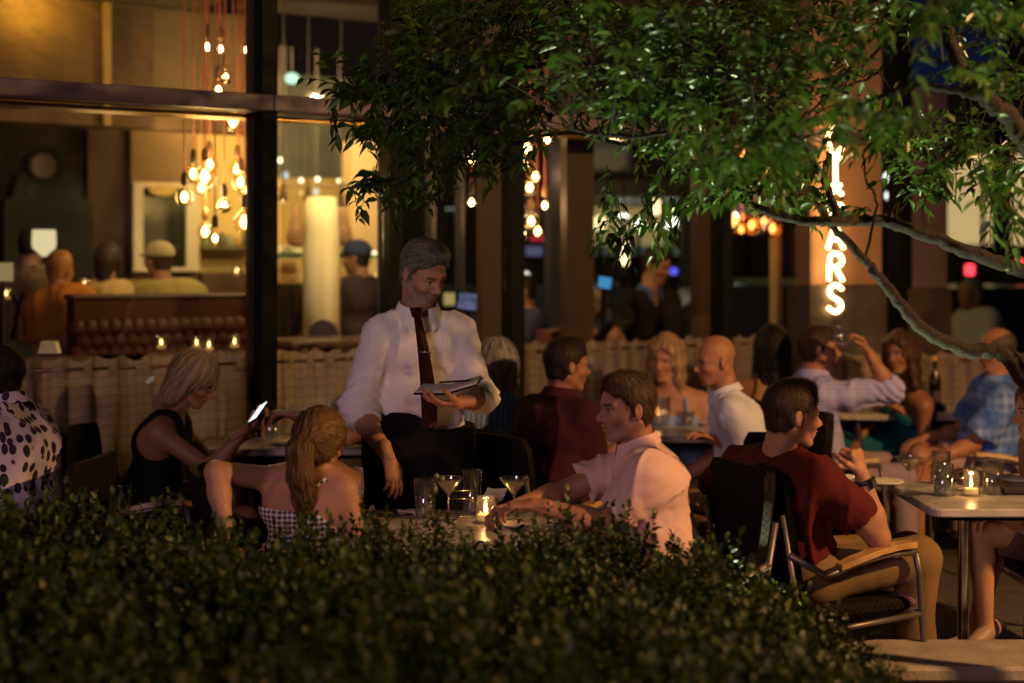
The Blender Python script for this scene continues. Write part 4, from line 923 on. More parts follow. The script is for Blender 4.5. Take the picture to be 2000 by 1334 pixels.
for px, py, v, k, lb in [(360, 385, .75, 'g', 'round bulb hanging lowest at the far left of the left cluster'), (378, 340, .95, 'g', 'round bulb second from the left in the left cluster'), (400, 345, .7, 'G', 'large round bulb at the bright heart of the left cluster'),
    (409, 322, 1.1, 'g', 'round bulb just above the bright heart of the left cluster'), (394, 366, 1.2, 'g', 'round bulb tucked under the bright heart of the left cluster'), (440, 152, .9, 'half', 'mirror capped bulb above the transom'), (427, 176, .7, 'drop', 'teardrop bulb just above the transom'),
    (455, 236, .7, 'G', 'large round bulb right under the transom'), (438, 402, .85, 'half', 'mirror capped bulb hanging below the left cluster'), (420, 466, .7, 'drop', 'teardrop bulb, the lowest bulb of the left cluster'), (401, 452, .95, 'g', 'round bulb beside the lowest teardrop bulb'),
    (477, 434, .7, 'G', 'large round bulb next to the brown window frame, low down'), (464, 330, 1.0, 'g', 'round bulb right of the cords, upper one beside the frame'), (470, 356, .8, 'g', 'round bulb right of the cords, middle one beside the frame'), (481, 372, 1.15, 'g', 'round bulb half hidden behind the brown frame'),
    (482, 98, .8, 'drop', 'teardrop bulb near the top beside the frame'), (430, 96, 1.4, 'drop', 'small far teardrop bulb high above the transom'), (405, 92, 1.5, 'drop', 'small far teardrop bulb, highest on the left')]:
    bulb(px, py, v, k, lb, G1)
for px, py, v, k, lb in [(920, 310, .8, 'g', 'round bulb left of the pillar, among the leaves'), (935, 296, 1.0, 'g', 'round bulb half hidden by leaves above the pillar'), (1030, 290, .6, 'g', 'round bulb at the top of the middle cluster'), (1069, 273, .6, 'drop', 'teardrop bulb hanging alone at the top right of the middle cluster'),
    (1024, 322, .8, 'g', 'round bulb in the upper middle cluster'), (1034, 366, .6, 'g', 'round bulb in the middle of the middle cluster'), (1064, 402, .7, 'drop', 'bright teardrop bulb, rightmost of the middle cluster'), (1037, 432, .6, 'g', 'round bulb low in the middle cluster'),
    (1019, 455, .6, 'g', 'round bulb, lowest next to the black mullion'), (1020, 412, .9, 'drop', 'teardrop bulb close beside the black mullion'), (1046, 345, 1.1, 'g', 'round bulb set back, right of the middle of the middle cluster'), (1050, 452, 1.0, 'g', 'dim round bulb low at the right of the middle cluster'), (948, 418, 1.0, 'g', 'round bulb left of the one in front of the brown pillar'), (959, 452, .6, 'g', 'round bulb in front of the brown pillar'), (921, 396, .7, 'drop', 'teardrop bulb above the waiter'), (965, 196, .6, 'drop', 'teardrop bulb high between the leaves')
    ]:
    bulb(px, py, v, k, lb, G2)
for px, py, v, k, lb in [(1430, 434, .6, 'g', 'amber round bulb, leftmost of the right cluster'), (1420, 452, .9, 'g', 'amber bulb close to the black mullion, lowest of the right cluster'), (1468, 440, .6, 'G', 'amber round bulb at the middle of the right cluster'), (1475, 436, .9, 'g', 'amber bulb behind the middle one of the right cluster'),
    (1509, 446, .6, 'G', 'large amber bulb, rightmost of the right cluster'), (1492, 432, .8, 'g', 'amber round bulb just left of the rightmost one'), (1448, 448, .8, 'g', 'amber round bulb between the leftmost and the middle one'), (1455, 306, .6, 'G', 'amber bulb glowing through the leaves, upper left'), (1477, 300, .7, 'G', 'amber bulb glowing through the leaves, upper right'), (1440, 330, .9, 'G', 'amber bulb glowing through the leaves, lower'), (1495, 330, .9, 'g', 'amber bulb behind leaves beside the sign pier')]:
    bulb(px, py, v, k, lb, G3, 3.44, None, True)
lamp('pendant_light', 'POINT', fw(420, 380, .9), 20, (1, .60, .22), .12)
lamp('pendant_light', 'POINT', fw(1035, 400, .7), 5, (1, .50, .20), .12)
lamp('pendant_light', 'POINT', fw(1480, 430, .7), 6, (1, .45, .18), .12)
lamp('kitchen_light', 'AREA', fw(450, 120, 3.9), 38, (1, .66, .22), .9, fw(450, 420, 5.4))
lamp('kitchen_light', 'AREA', fw(630, 150, 3.6), 55, (1, .68, .26), .9, fw(640, 480, 5.6))
lamp('wall_washer', 'AREA', fw(60, -16, 2.78), 9, (1, .62, .07), .3, fw(75, 0, 3.0))
lamp('room_light', 'POINT', fw(330, 270, 3.0), 7, (1, .56, .18), .25)
lamp('column_fill_light', 'AREA', fw(700, 60, 1.6), 55, (1, .74, .32), .4, fw(628, 560, 2.6))  # unseen area light added to brighten the cream column
lamp('room_light', 'POINT', fw(210, 400, 1.9), 4, (1, .6, .2), .2)
lamp('room_light', 'POINT', fw(1200, 330, .9), 4, (1, .55, .28), .03)

# ---------------------------------------------------------------- the sign on the pier
sg = thing('blade_sign', 'vertical sign of glowing warm letters reading CIGARS on the tan pier', 'sign', fw(1632, 430, -.16)); loc = np.array(sg.location)
STROKE = {'C': [[(.9, .2), (.6, 0), (.3, .05), (.05, .3), (.05, .7), (.3, .95), (.6, 1), (.9, .8)]], 'I': [[(.5, 0), (.5, 1)], [(.2, 0), (.8, 0)], [(.2, 1), (.8, 1)]],
    'G': [[(.9, .82), (.6, 1), (.3, .95), (.05, .7), (.05, .3), (.3, .05), (.6, 0), (.92, .12), (.92, .46), (.55, .46)]], 'A': [[(.02, 0), (.5, 1), (.98, 0)], [(.2, .34), (.8, .34)]],
    'R': [[(.1, 0), (.1, 1), (.6, 1), (.92, .85), (.92, .62), (.6, .48), (.1, .48)], [(.5, .48), (.95, 0)]], 'S': [[(.9, .84), (.6, 1), (.3, .98), (.08, .78), (.25, .56), (.72, .44), (.93, .24), (.7, .02), (.38, 0), (.06, .17)]]}
sgm = glow('sign_glow', (1.0, .56, .19), 19)
for i, ch in enumerate('CIGARS'):
    y0 = 244 + 62 * i; mb = MB(); v = -.16
    for st in STROKE[ch]:
        pts = [fw(1616 + 32 * a, y0 + 56 - 54 * b_, v) for a, b_ in st]
        q = []
        for a_, b_ in zip(pts[:-1], pts[1:]): q += [a_ + (b_ - a_) * t for t in (0, .5)]
        q.append(pts[-1]); q = np.array(q)
        if len(q) > 6: q[1:-1] = .25 * q[:-2] + .5 * q[1:-1] + .25 * q[2:]
        mb.tube(q, .0105, 8)
    mb.build('letter', sgm, sg, True, loc)
mb = MB(); c0 = fw(1632, 236, -.14); c1 = fw(1632, 628, -.14)
a = fw(1612, 236, -.28); b_ = fw(1652, 628, -.28)
mb.box((fu(1626, -.14), -.146, c1[2]), (fu(1638, -.14), -.138, c0[2]), MF)
for z in (c0[2] - .1, c1[2] + .15): mb.box((fu(1628, -.13), -.137, z), (fu(1634, -.13), -.08, z + .03), MF)
mb.build('bracket', sockd_m, sg, False, loc)

# ---------------------------------------------------------------- inside: banquette, cabinet, mirror, lamps, kitchen
def fthing(name, label, cat, px, v, group=None): u = fu(px, v); return thing(name, label, cat, (FA[0] + u * FD[0] + v * FN[0], FA[1] + u * FD[1] + v * FN[1], ROOM), 0, group)
def fpart(mb, name, m_, t, smooth=False): return mb.build(name, m_, t, smooth, np.array(t.location))
leather = mat('leather_brown', (.050, .011, .005), .6, noise=.25, nscale=5, bump=.15, spec=.2); wood = mat('wood_walnut', (.05, .018, .008), .6, noise=.3, nscale=6, bump=.1)
bq = fthing('banquette', 'long dark brown leather banquette with button tufting inside the left window', 'bench', 310, 1.7)
fpart(fbox(MB(), 138, 520, 1.62, 1.80, ROOM, fz(310, 584, 1.7), 1.7), 'back_panel', leather, bq)
fpart(fbox(MB(), 134, 522, 1.60, 1.83, fz(310, 584, 1.7) + .002, fz(310, 574, 1.7), 1.7, .01), 'cap_rail', wood, bq)
mb = MB(); u0, u1 = fu(150, 1.6), fu(486, 1.6); n = 15
for j in range(3):
    for i in range(n + 1):
        u = u0 + (u1 - u0) * (i + (.5 if j % 2 else 0)) / n; z = fz(310, 640 + 24 * j, 1.6)
        c = (MF @ np.array([u, 1.60, z, 1]))[:3]; mb.lathe([(.002, .062), (.045, .045), (.064, .0), (.045, -.045), (.002, -.062)], 12, c, 1.0, 1.0)
fpart(mb, 'tufting', leather, bq, True)
fpart(fbox(MB(), 150, 486, 1.15, 1.6, ROOM, ROOM + .42, 1.4, .03), 'seat', leather, bq)
cb = fthing('arched_cabinet', 'tall black cabinet with a round clock in its arched crown by the brown wall', 'cabinet', 92, 3.9)
u = lambda px: fu(px, 3.95); zz = lambda py: fz(92, py, 3.95)
pr = [(u(6), ROOM), (u(178), ROOM), (u(178), zz(395)), (u(160), zz(385)), (u(150), zz(345)), (u(125), zz(330))] + [(u(92 + 40 * math.cos(a)), zz(327 - 38 * math.sin(a))) for a in np.linspace(0, math.pi, 13)] + [(u(60), zz(330)), (u(33), zz(345)), (u(22), zz(385)), (u(6), zz(395))]
M_xz = MF @ np.array([[1, 0, 0, 0], [0, 0, -1, 4.2], [0, 1, 0, 0], [0, 0, 0, 1.0]])
fpart(MB().prism(pr, 0, .3, M_xz), 'body', mat('cabinet_black', (.008, .010, .006), .85, noise=.3), cb)
cc = (M_xz @ np.array([u(82), zz(325), .3, 1]))[:3]; ring = [cc + np.array([.105 * math.cos(a) * FD[0], .105 * math.cos(a) * FD[1], .105 * math.sin(a)]) - .012 * np.r_[FN, 0] for a in np.linspace(0, 2 * math.pi, 25)]
fpart(MB().tube(ring, .018, 8, False), 'clock_ring', mat('cabinet_black', (.012, .014, .008)), cb, True)
disc = [(u(82) + .10 * math.cos(a), zz(325) + .10 * math.sin(a)) for a in np.linspace(0, 2 * math.pi, 24, endpoint=False)]
fpart(MB().prism(disc, .302, .312, M_xz), 'clock_face', mat('clock_face', (.13, .07, .04), .5, noise=.4, nscale=20), cb)
mr = fthing('framed_mirror', 'large mirror in a cream frame on the beige wall behind the man in the cap', 'mirror', 322, 4.2)
mb = MB()
for a_, b_, y0, y1 in ((258, 277, 530, 357), (361, 386, 530, 357), (277, 361, 366, 357), (277, 361, 530, 522)): fbox(mb, a_, b_, 4.16, 4.24, fz(322, y0, 4.2), fz(322, y1, 4.2) - .001, 4.2)
fpart(mb, 'frame', mat('cream_paint', (.62, .50, .32), .5, noise=.1), mr); fpart(fbox(MB(), 277, 361, 4.20, 4.23, fz(322, 522, 4.2), fz(322, 366, 4.2), 4.2), 'mirror_glass', mat('dark_mirror', (.10, .11, .09), .12, .8, noise=.6, nscale=5), mr)
pl = fthing('wall_plaque', 'yellow oval plaque hanging above the mirror', 'plaque', 320, 4.1); ov = [(fu(318, 4.1) + .11 * math.cos(a), fz(318, 372, 4.1) + .04 * math.sin(a)) for a in np.linspace(0, 6.283, 20, endpoint=False)]
fpart(MB().prism(ov, .08, .12, M_xz), 'plate', mat('plaque_gold', (.55, .36, .08), .4, noise=.3, nscale=20), pl)
# lamps with shades
sl = fthing('floor_lamp', 'lamp with a glowing cream shade tapering to a curved pale stem', 'lamp', 85, 2.5)
c = fw(86, 474, 2.5); s_ = c[1] / F
fpart(MB().lathe_open([(.012, -27 * s_), (22 * s_, -10 * s_), (23 * s_, 0), (22 * s_, 25 * s_)], 20, c), 'shade', glow('shade_cream', (1.0, .80, .42), .95), sl, True)
fpart(MB().tube([fw(96, 500, 2.5), fw(99, 525, 2.5), fw(112, 548, 2.5), fw(126, 575, 2.45), fw(132, 600, 2.4), fw(134, 700, 2.4)], .012, 8), 'stem', mat('stem_pale', (.5, .55, .4), .4, noise=.1), sl, True)
s2 = fthing('table_lamp', 'small square table lamp with a dim cream shade at the left edge', 'lamp', 8, 1.9); c = fw(6, 531, 1.9); s_ = c[1] / F
fpart(MB().lathe_open([(20 * s_, -18 * s_), (20 * s_, 18 * s_)], 4, c), 'shade', glow('shade_dim', (1.0, .70, .28), .32), s2); fpart(MB().tube([c - (0, 0, .03), (c[0], c[1], 1.2)], .012, 8), 'stem', wood, s2)
# tables by the window indoors, with glasses and candles
dark_top = mat('table_dark', (.09, .05, .03), .25, noise=.2)
def indoor_table(px, v, w, d, label, z=1.2, m_=None):
    t = fthing('indoor_table', label, 'table', px, v, 'tables inside the restaurant'); u_ = fu(px, v)
    fpart(MB().box((u_ - w / 2, v - d / 2, z - .04), (u_ + w / 2, v + d / 2, z), MF, .008), 'tabletop', m_ or dark_top, t); fpart(MB().tube([(MF @ np.array([u_, v, ROOM, 1]))[:3], (MF @ np.array([u_, v, z - .04, 1]))[:3]], .04, 12), 'leg', black, t); return t
indoor_table(90, .75, 1.2, .7, 'dark table inside the left window under the lamp'); indoor_table(400, .75, 1.1, .7, 'dark table with candle jars inside the left window')
indoor_table(648, 1.4, .75, .6, 'brown table with a rounded chair behind, right of the cream column', fz(648, 661, 1.4))
clear = glass('glass_clear', (.96, .97, .96), 1.5, .06, 1.3, .012); cndl = glow('candle_flame', (1.0, .60, .18), 12.0); wax = mat('wax', (.9, .62, .3), .5, emit=(1, .5, .12), est=.5)
def votive(c, label, r=.03, h=.07, parent=None, grp='candles', st=1):
    t = thing('candle', label, 'candle', c, 0, grp); z = np.zeros(3)
    MB().lathe_open([(r * .8, 0), (r, .005), (r, h), (r * .93, h), (r * .93, .01), (.001, .008)], 16).build('jar', clear, t, True)
    MB().lathe([(r * .85, .010), (r * .85, h * .35), (.002, h * .36)], 14).build('wax', wax, t, True)
    MB().lathe([(.001, 0), (.006, .008), (.007, .014), (.004, .024), (.001, .034)], 8, (0, 0, h * .37)).build('flame', cndl, t, True); return t
for px, py, v, lb in [(315, 672, .7, 'candle in a small jar, left one on the indoor table'), (408, 676, .7, 'bright candle in a jar at the middle of the indoor table'), (384, 672, .8, 'candle just left of the brightest indoor candle'), (458, 670, .7, 'candle in a jar beside the brown window frame'), (12, 575, 2.0, 'orange candle under the small square lamp'), (462, 528, 3.0, 'candle glowing far back by the yellow wall'), (165, 556, 2.0, 'candle left of the pale shirted guest')]:
    c = fw(px, py + 12, v); votive(c, lb, .028, .075)
nk = fthing('napkin_holder', 'pale napkin holder on the dark table at the lower left window', 'holder', 97, .55); c = fw(97, 690, .6); MB().prism([(-.05, 0), (.05, 0), (.035, .06), (-.035, .06)], -.03, .03, np.array([[1, 0, 0, 0], [0, 0, -1, 0], [0, 1, 0, 0], [0, 0, 0, 1.0]])).build('napkins', mat('napkin_glow', (.85, .8, .5), .8, noise=.05), nk).location = tuple(c - np.array(nk.location))
# middle bay: kitchen pass
cm = mat('column_cream', (.82, .70, .44), .7, noise=.08, nscale=3)
co = fthing('cream_column', 'smooth cream column standing in front of the kitchen pass', 'column', 628, 2.6); c = fw(628, 500, 2.6); s_ = c[1] / F
fpart(MB().lathe([(36 * s_, ROOM - c[2]), (36 * s_, 0), (34.5 * s_, fz(628, 440, 2.6) - c[2]), (30 * s_, fz(628, 385, 2.6) - c[2])], 28, c), 'shaft', cm, co, True)
ks = fthing('kitchen_pass', 'kitchen counter with a green glass shelf of plates and dark cupboards', 'counter', 640, 3.6)
zk = fz(640, 497, 3.6)
fpart(fbox(MB(), 525, 748, 3.3, 3.9, zk - .03, zk, 3.6), 'glass_shelf', mat('shelf_green', (.16, .34, .18), .15, noise=.1), ks)
fpart(fbox(MB(), 525, 748, 3.3, 3.95, ROOM, fz(640, 553, 3.6), 3.6), 'cupboard', mat('cupboard_dark', (.03, .02, .012), .5, noise=.2), ks)
fpart(fbox(MB(), 520, 700, 3.3, 3.4, fz(600, 366, 3.4), fz(600, 358, 3.4), 3.4), 'rail', mat('rail_brass', (.6, .42, .2), .4, .3), ks)
mb = MB()
for p in (540, 742): fbox(mb, p, p + 4, 3.5, 3.53, fz(640, 553, 3.6), zk - .03, 3.5)
fpart(mb, 'upright', mat('rail_brass', (.6, .42, .2)), ks)
plw = mat('plate_white', (.85, .78, .62), .25, noise=.05); r9 = random.Random(4)
for i, px in enumerate((548, 562, 573, 600, 640, 652, 664, 672)):
    t = fthing('plate_stack', 'white plates on the glass shelf, number by position from the left: ' + ['first', 'second', 'third', 'fourth', 'fifth', 'sixth', 'seventh', 'eighth'][i], 'plates', px, 3.5, 'white dishes on the kitchen shelf'); c = fw(px, 497, 3.5); h = (.02, .06, .04, .03, .03, .035, .04, .03)[i]
    t['label'] = 'white dishes on the glass shelf, ' + ['leftmost pile', 'tall second pile from the left', 'third pile from the left', 'pile just in front of the column edge', 'pile over the middle of the column', 'pile at the right of the column', 'pile between the column and the cook', 'pile nearest to the cook'][i]
    MB().lathe([(.03, 0), (.07, .01), (.072, h), (.03, h * .8), (.002, h * .8)], 14).build('dishes', plw, t, True).location = tuple(np.array([c[0], c[1], zk + .001]) - np.array(t.location))
for i, px in enumerate((539, 553, 563, 574, 606, 614)):
    t = fthing('bottle', 'amber bottle on the counter under the shelf, ' + ['leftmost', 'second from the left', 'third from the left', 'fourth from the left', 'left one by the column', 'right one by the column'][i], 'bottle', px, 3.45, 'bottles under the kitchen shelf'); c = fw(px, 553, 3.45)
    MB().lathe([(.03, 0), (.032, .01), (.032, .10), (.012, .14), (.012, .17), (.002, .172)], 12).build('glass_body', mat('bottle_amber', (.55, .32, .1), .1, noise=.3, nscale=15), t, True).location = tuple(np.array([c[0], c[1], fz(640, 553, 3.6) + .001]) - np.array(t.location))
hamm = mat('ham', (.62, .34, .16), .55, noise=.35, nscale=9, bump=.2)
for px, py, lb in ((578, 455, 'cured ham hanging left of the cream column'), (669, 452, 'cured ham hanging right of the cream column')):
    t = fthing('hanging_ham', lb, 'ham', px, 3.2, 'hams above the kitchen pass'); c = fw(px, py, 3.2); s_ = c[1] / F
    fpart(MB().lathe([(.003, 62 * s_), (6 * s_, 58 * s_), (8 * s_, 30 * s_), (15 * s_, 8 * s_), (20 * s_, -10 * s_), (15 * s_, -24 * s_), (.003, -29 * s_)], 16, c, 1, .7), 'meat', hamm, t, True); fpart(MB().tube([c + (0, 0, 60 * s_), (c[0], c[1], fz(600, 362, 3.2))], .004, 5), 'string', mat('string', (.5, .4, .25), .8), t)
for px, py, lb in ((553, 378, 'brown cone pendant lamp nearest the black mullion'), (602, 378, 'brown cone pendant lamp in the middle of the kitchen pass'), (666, 390, 'brown cone pendant lamp close to the leaves')):
    t = thing('cone_pendant', lb, 'pendant lamp', (*fw(px, py, 2.8)[:2], 3.49), 0, 'cone pendant lamps over the kitchen pass'); loc = np.array(t.location); c = fw(px, py, 2.8); s_ = c[1] / F
    MB().lathe_open([(3 * s_, 20 * s_), (5 * s_, 10 * s_), (10 * s_, -14 * s_), (10 * s_, -16 * s_)], 18, c).build('shade', mat('shade_brown', (.10, .045, .02), .5), t, True, loc)
    MB().lathe([(9 * s_, -15 * s_), (9 * s_, -17 * s_), (.001, -18 * s_)], 14, c).build('diffuser', glow('diff_warm', (1, .62, .25), 1.6), t, True, loc); MB().tube([c + (0, 0, 20 * s_), (c[0], c[1], 3.49)], .006, 6).build('cord', sockd_m, t, False, loc)
for i, (px, py, r_, col, st) in enumerate([(548, 313, 5, (1, .75, .4), 4), (557, 342, 7, (.85, 1, .9), 1.0), (588, 352, 4, (1, .8, .5), 5), (620, 350, 4.5, (1, .8, .5), 5), (588, 376, 4, (1, .6, .2), 1.5), (617, 374, 7, (1, .9, .6), 1.1), (531, 429, 3, (1, .5, .2), 2), (570, 153, 11, (.62, 1, .72), 1.5), (662, 353, 4, (1, .75, .45), 4), (731, 495, 4, (1, .85, .5), 3.5), (738, 540, 8, (1, .62, .2), 1.3), (610, 537, 5, (1, .8, .4), 4), (240 - 122, 555 + 7, 5, (1, .45, .1), .9)]):  # pale green one stands in for a street lamp reflected in the glass
    c = fw(px, py, 4.2 if i != 12 else 2.2); r = r_ * c[1] / F; top = 3.48 if py < 400 else c[2] + r
    t = thing('spot_lamp', 'small glowing lamp, ' + ['beside the black mullion above the rail', 'cool white and oval beside the black mullion', 'left one of a pair on the brass rail', 'right one of a pair on the brass rail', 'orange and dim under the rail', 'large and pale under the rail', 'tiny and amber at the mullion edge', 'pale green stand-in for a reflected street lamp near the ceiling', 'on the rail beside the leaves', 'on the shelf right of the cook', 'square amber glow on the tan wall low down', 'on the counter in front of the column', 'low and orange beside the curved lamp stem'][i], 'lamp', (c[0], c[1], top), 0, 'small lamps inside')
    loc = np.array(t.location); MB().lathe([(max(.001, r * math.sin(a)), -r * math.cos(a)) for a in np.linspace(.01, math.pi - .01, 8)], 12, c, 1.3 if i == 7 else 1).build('glow', glow('sl%d' % i, col, st), t, True, loc)
    if py < 400: MB().tube([c, (c[0], c[1], top)], .003, 5).build('stem', sockd_m, t, False, loc)
# round backed indoor chair
ch = fthing('round_chair', 'dark round backed chair behind the brown indoor table', 'chair', 632, 1.9); c = fw(632, 655, 1.9); s_ = c[1] / F
pr = [(-29 * s_, -.45)] + [(29 * s_ * -math.cos(a), 31 * s_ * math.sin(a)) for a in np.linspace(0, math.pi, 14)] + [(29 * s_, -.45)]
Mch = np.array([[1, 0, 0, c[0]], [0, 0, -1, c[1]], [0, 1, 0, c[2]], [0, 0, 0, 1.0]])
fpart(MB().prism(pr, 0, .05, Mch), 'backrest', mat('chair_dark', (.03, .018, .012), .5), ch); fpart(MB().box((c[0] - .22, c[1] - .40, c[2] - .47), (c[0] + .22, c[1] + .05, c[2] - .42), bev=.01).box((c[0] - .2, c[1] - .38, ROOM), (c[0] - .17, c[1] - .35, c[2] - .47)).box((c[0] + .17, c[1] - .38, ROOM), (c[0] + .2, c[1] - .35, c[2] - .47)), 'seat', mat('chair_dark', (.03, .018, .012)), ch)
# right bays: host desk, screens, menus
hd = fthing('host_desk', 'long brown host desk below the standing host', 'desk', 1150, .9)
zt = fz(1150, 674, .7)
fpart(fbox(MB(), 1010, 1290, .45, 1.05, zt - .045, zt, .5, .006), 'desktop', mat('desk_wood', (.17, .09, .05), .4, noise=.3, nscale=5), hd); fpart(fbox(MB(), 1016, 1284, .50, 1.0, ROOM, zt - .047, .5), 'desk_body', blackw, hd)
def screen(name, px, py, v, w, h, tilt, label, m_, rz=0, stand=True, zdesk=None):
    c = fw(px, py, v); s_ = c[1] / F; t = thing(name, label, 'screen', (c[0], c[1], c[2]), RZF * .5 + rz)
    Rm = Matrix.Rotation(R(tilt), 4, 'Y').to_3x3(); M4 = np.eye(4); M4[:3, :3] = np.array(Rm)
    w *= s_ / 2; h *= s_ / 2
    MB().box((-w - .012, 0, -h - .012), (w + .012, .02, h + .012), M4, .004).build('case', black, t); MB().box((-w, -.006, -h), (w, -.001, h), M4).build('display', m_, t)
    MB().tube([(0, .03, -h * .5), (0, .04, (zdesk or c[2] - .25) - c[2])], .015, 8).build('stand', black, t); return t
def screen_mat(name, c1, c2, sc, st):
    m = glow(name, c1, st); nt = m.node_tree; b_ = nt.nodes.new('ShaderNodeTexChecker'); v_ = nt.nodes.new('ShaderNodeTexVoronoi'); v_.inputs['Scale'].default_value = sc; tc = nt.nodes.new('ShaderNodeTexCoord'); nt.links.new(tc.outputs['Object'], v_.inputs[0]); rp = nt.nodes.new('ShaderNodeMix'); rp.data_type = 'RGBA'; rp.inputs[6].default_value = (*c1, 1); rp.inputs[7].default_value = (*c2, 1)
    sp2 = nt.nodes.new('ShaderNodeSeparateColor'); nt.links.new(v_.outputs['Color'], sp2.inputs[0]); nt.links.new(sp2.outputs[0], rp.inputs[0]); nt.links.new(rp.outputs[2], nt.nodes['Emission'].inputs[0]); return m
screen('till_screen', 917, 589, .9, 46, 32, 9, 'tilted till screen with grey and violet buttons right of the waiter', screen_mat('till_display', (.05, .14, .16), (.35, .28, .60), 45, .55), 0, True, 1.25)
screen('tablet', 1181, 552, 1.1, 26, 22, 8, 'small bright blue tablet screen behind the host', glow('tablet_blue', (.08, .38, .75), .8), 0, True, 1.15)
mn = thing('menu_stack', 'stack of menus lying on the host desk', 'menus', (*fw(1088, 668, .75)[:2], zt)); 
r5 = random.Random(2); mb = MB()
for i in range(9): mb.box((-.10 + r5.uniform(-.01, .01), -.09, .002 + i * .011), (.10 + r5.uniform(-.01, .01), .09, .010 + i * .011))
mb.build('menus', mat('menu_red', (.25, .09, .06), .6, noise=.2), mn).rotation_euler = (0, 0, RZF)

# ---------------------------------------------------------------- terrace chairs
met = mat('chair_metal', (.17, .14, .13), .45, .7, noise=.15, nscale=9); teak = mat('armrest_teak', (.42, .22, .07), .4, noise=.3, nscale=12, bump=.1)
wick = mat('wicker_dark', (.035, .018, .013), .8, spec=.15, bump=.0); nt = wick.node_tree; L = nt.links
tcn = nt.nodes.new('ShaderNodeTexCoord'); ck = nt.nodes.new('ShaderNodeTexChecker'); ck.inputs['Scale'].default_value = 75; ck.inputs[1].default_value = (.011, .006, .004, 1); ck.inputs[2].default_value = (.002, .0015, .001, 1); L.new(tcn.outputs['Object'], ck.inputs[0]); L.new(ck.outputs[0], nt.nodes['Principled BSDF'].inputs['Base Color'])
bp = nt.nodes.new('ShaderNodeBump'); bp.inputs['Strength'].default_value = .8; bp.inputs['Distance'].default_value = .004; L.new(ck.outputs[1], bp.inputs['Height']); L.new(bp.outputs[0], nt.nodes['Principled BSDF'].inputs['Normal'])
def make_chair(label):
    """local: faces +x, origin on the floor under the seat centre"""
    t = thing('terrace_chair', label, 'chair', (0, 0, 0), 0, 'wicker armchairs on the terrace')
    mb = MB(); n = 12; V = []
    for j in range(n + 1):
        z = .42 + .53 * j / n; x = -.24 - .10 * (j / n) - .02 * math.sin(j / n * 3.1); hw = .225 + .035 * math.sin(j / n * math.pi * .8)
        if j == n: hw -= .03
        for i in range(11): w = (i - 5) / 5; V.append((x + .045 * w * w, hw * w, z + (.012 * (1 - w * w) if j == n else 0)))
    m = (n + 1) * 11; V += [(x - .028, y, z) for x, y, z in V[:m]]
    f = [(j * 11 + i, j * 11 + i + 1, (j + 1) * 11 + i + 1, (j + 1) * 11 + i) for j in range(n) for i in range(10)]; f += [tuple(a + m for a in q[::-1]) for q in f]
    rim = [j * 11 for j in range(n + 1)] + [n * 11 + i for i in range(1, 11)] + [j * 11 + 10 for j in range(n - 1, -1, -1)] + [i for i in range(9, 0, -1)]
    f += [(rim[k], rim[(k + 1) % len(rim)], rim[(k + 1) % len(rim)] + m, rim[k] + m)[::-1] for k in range(len(rim))]
    mb.add(V, f).build('backrest', wick, t, True, angle=50)
    MB().box((-.25, -.24, .40), (.25, .24, .45), bev=.015).build('seat', wick, t)
    for s in (1, -1):
        MB().tube([(.285, .285 * s, 0), (.275, .285 * s, .30), (.255, .285 * s, .55), (.235, .285 * s, .630)], .0125, 8).build('leg', met, t, True)
        MB().tube([(-.36, .27 * s, 0), (-.30, .27 * s, .30), (-.27, .265 * s, .45), (-.33, .25 * s, .80)], .0125, 8).build('leg', met, t, True)
        MB().tube([(.238, .285 * s, .630), (.10, .287 * s, .632), (-.06, .287 * s, .605), (-.16, .286 * s, .575), (-.31, .262 * s, .66)], .013, 8).build('arm_frame', met, t, True)
        MB().tube([(.262, .285 * s, .40), (-.27, .275 * s, .37)], .011, 8).build('side_rail', met, t, True)
        a = MB(); pts = [(-.11, .588), (-.05, .606), (.06, .632), (.16, .645), (.225, .645)]
        V = []
        for x, z in pts:
            hw = .022 if x in (-.11,) else (.030 if x < .2 else .026)
            V += [(x, .287 * s - hw, z + .008), (x, .287 * s + hw, z + .008), (x, .287 * s + hw * .85, z + .028), (x, .287 * s - hw * .85, z + .028)]
        f = [(i * 4 + k, i * 4 + (k + 1) % 4, i * 4 + 4 + (k + 1) % 4, i * 4 + 4 + k)[::-1] for i in range(4) for k in range(4)] + [(0, 1, 2, 3), (19, 18, 17, 16)]
        a.add(V, f).build('armrest', teak, t)
    MB().tube([(.262, -.285, .40), (.262, .285, .40)], .011, 8).build('front_rail', met, t, True)
    return t
chair0 = None
def chair(x, y, yaw, label):
    global chair0
    if chair0 is None: chair0 = make_chair(label); c = chair0; c.location = (x, y, .004); c.rotation_euler = (0, 0, R(yaw))
    else: c = dup(chair0, (x, y, .004), R(yaw), label)
    return c

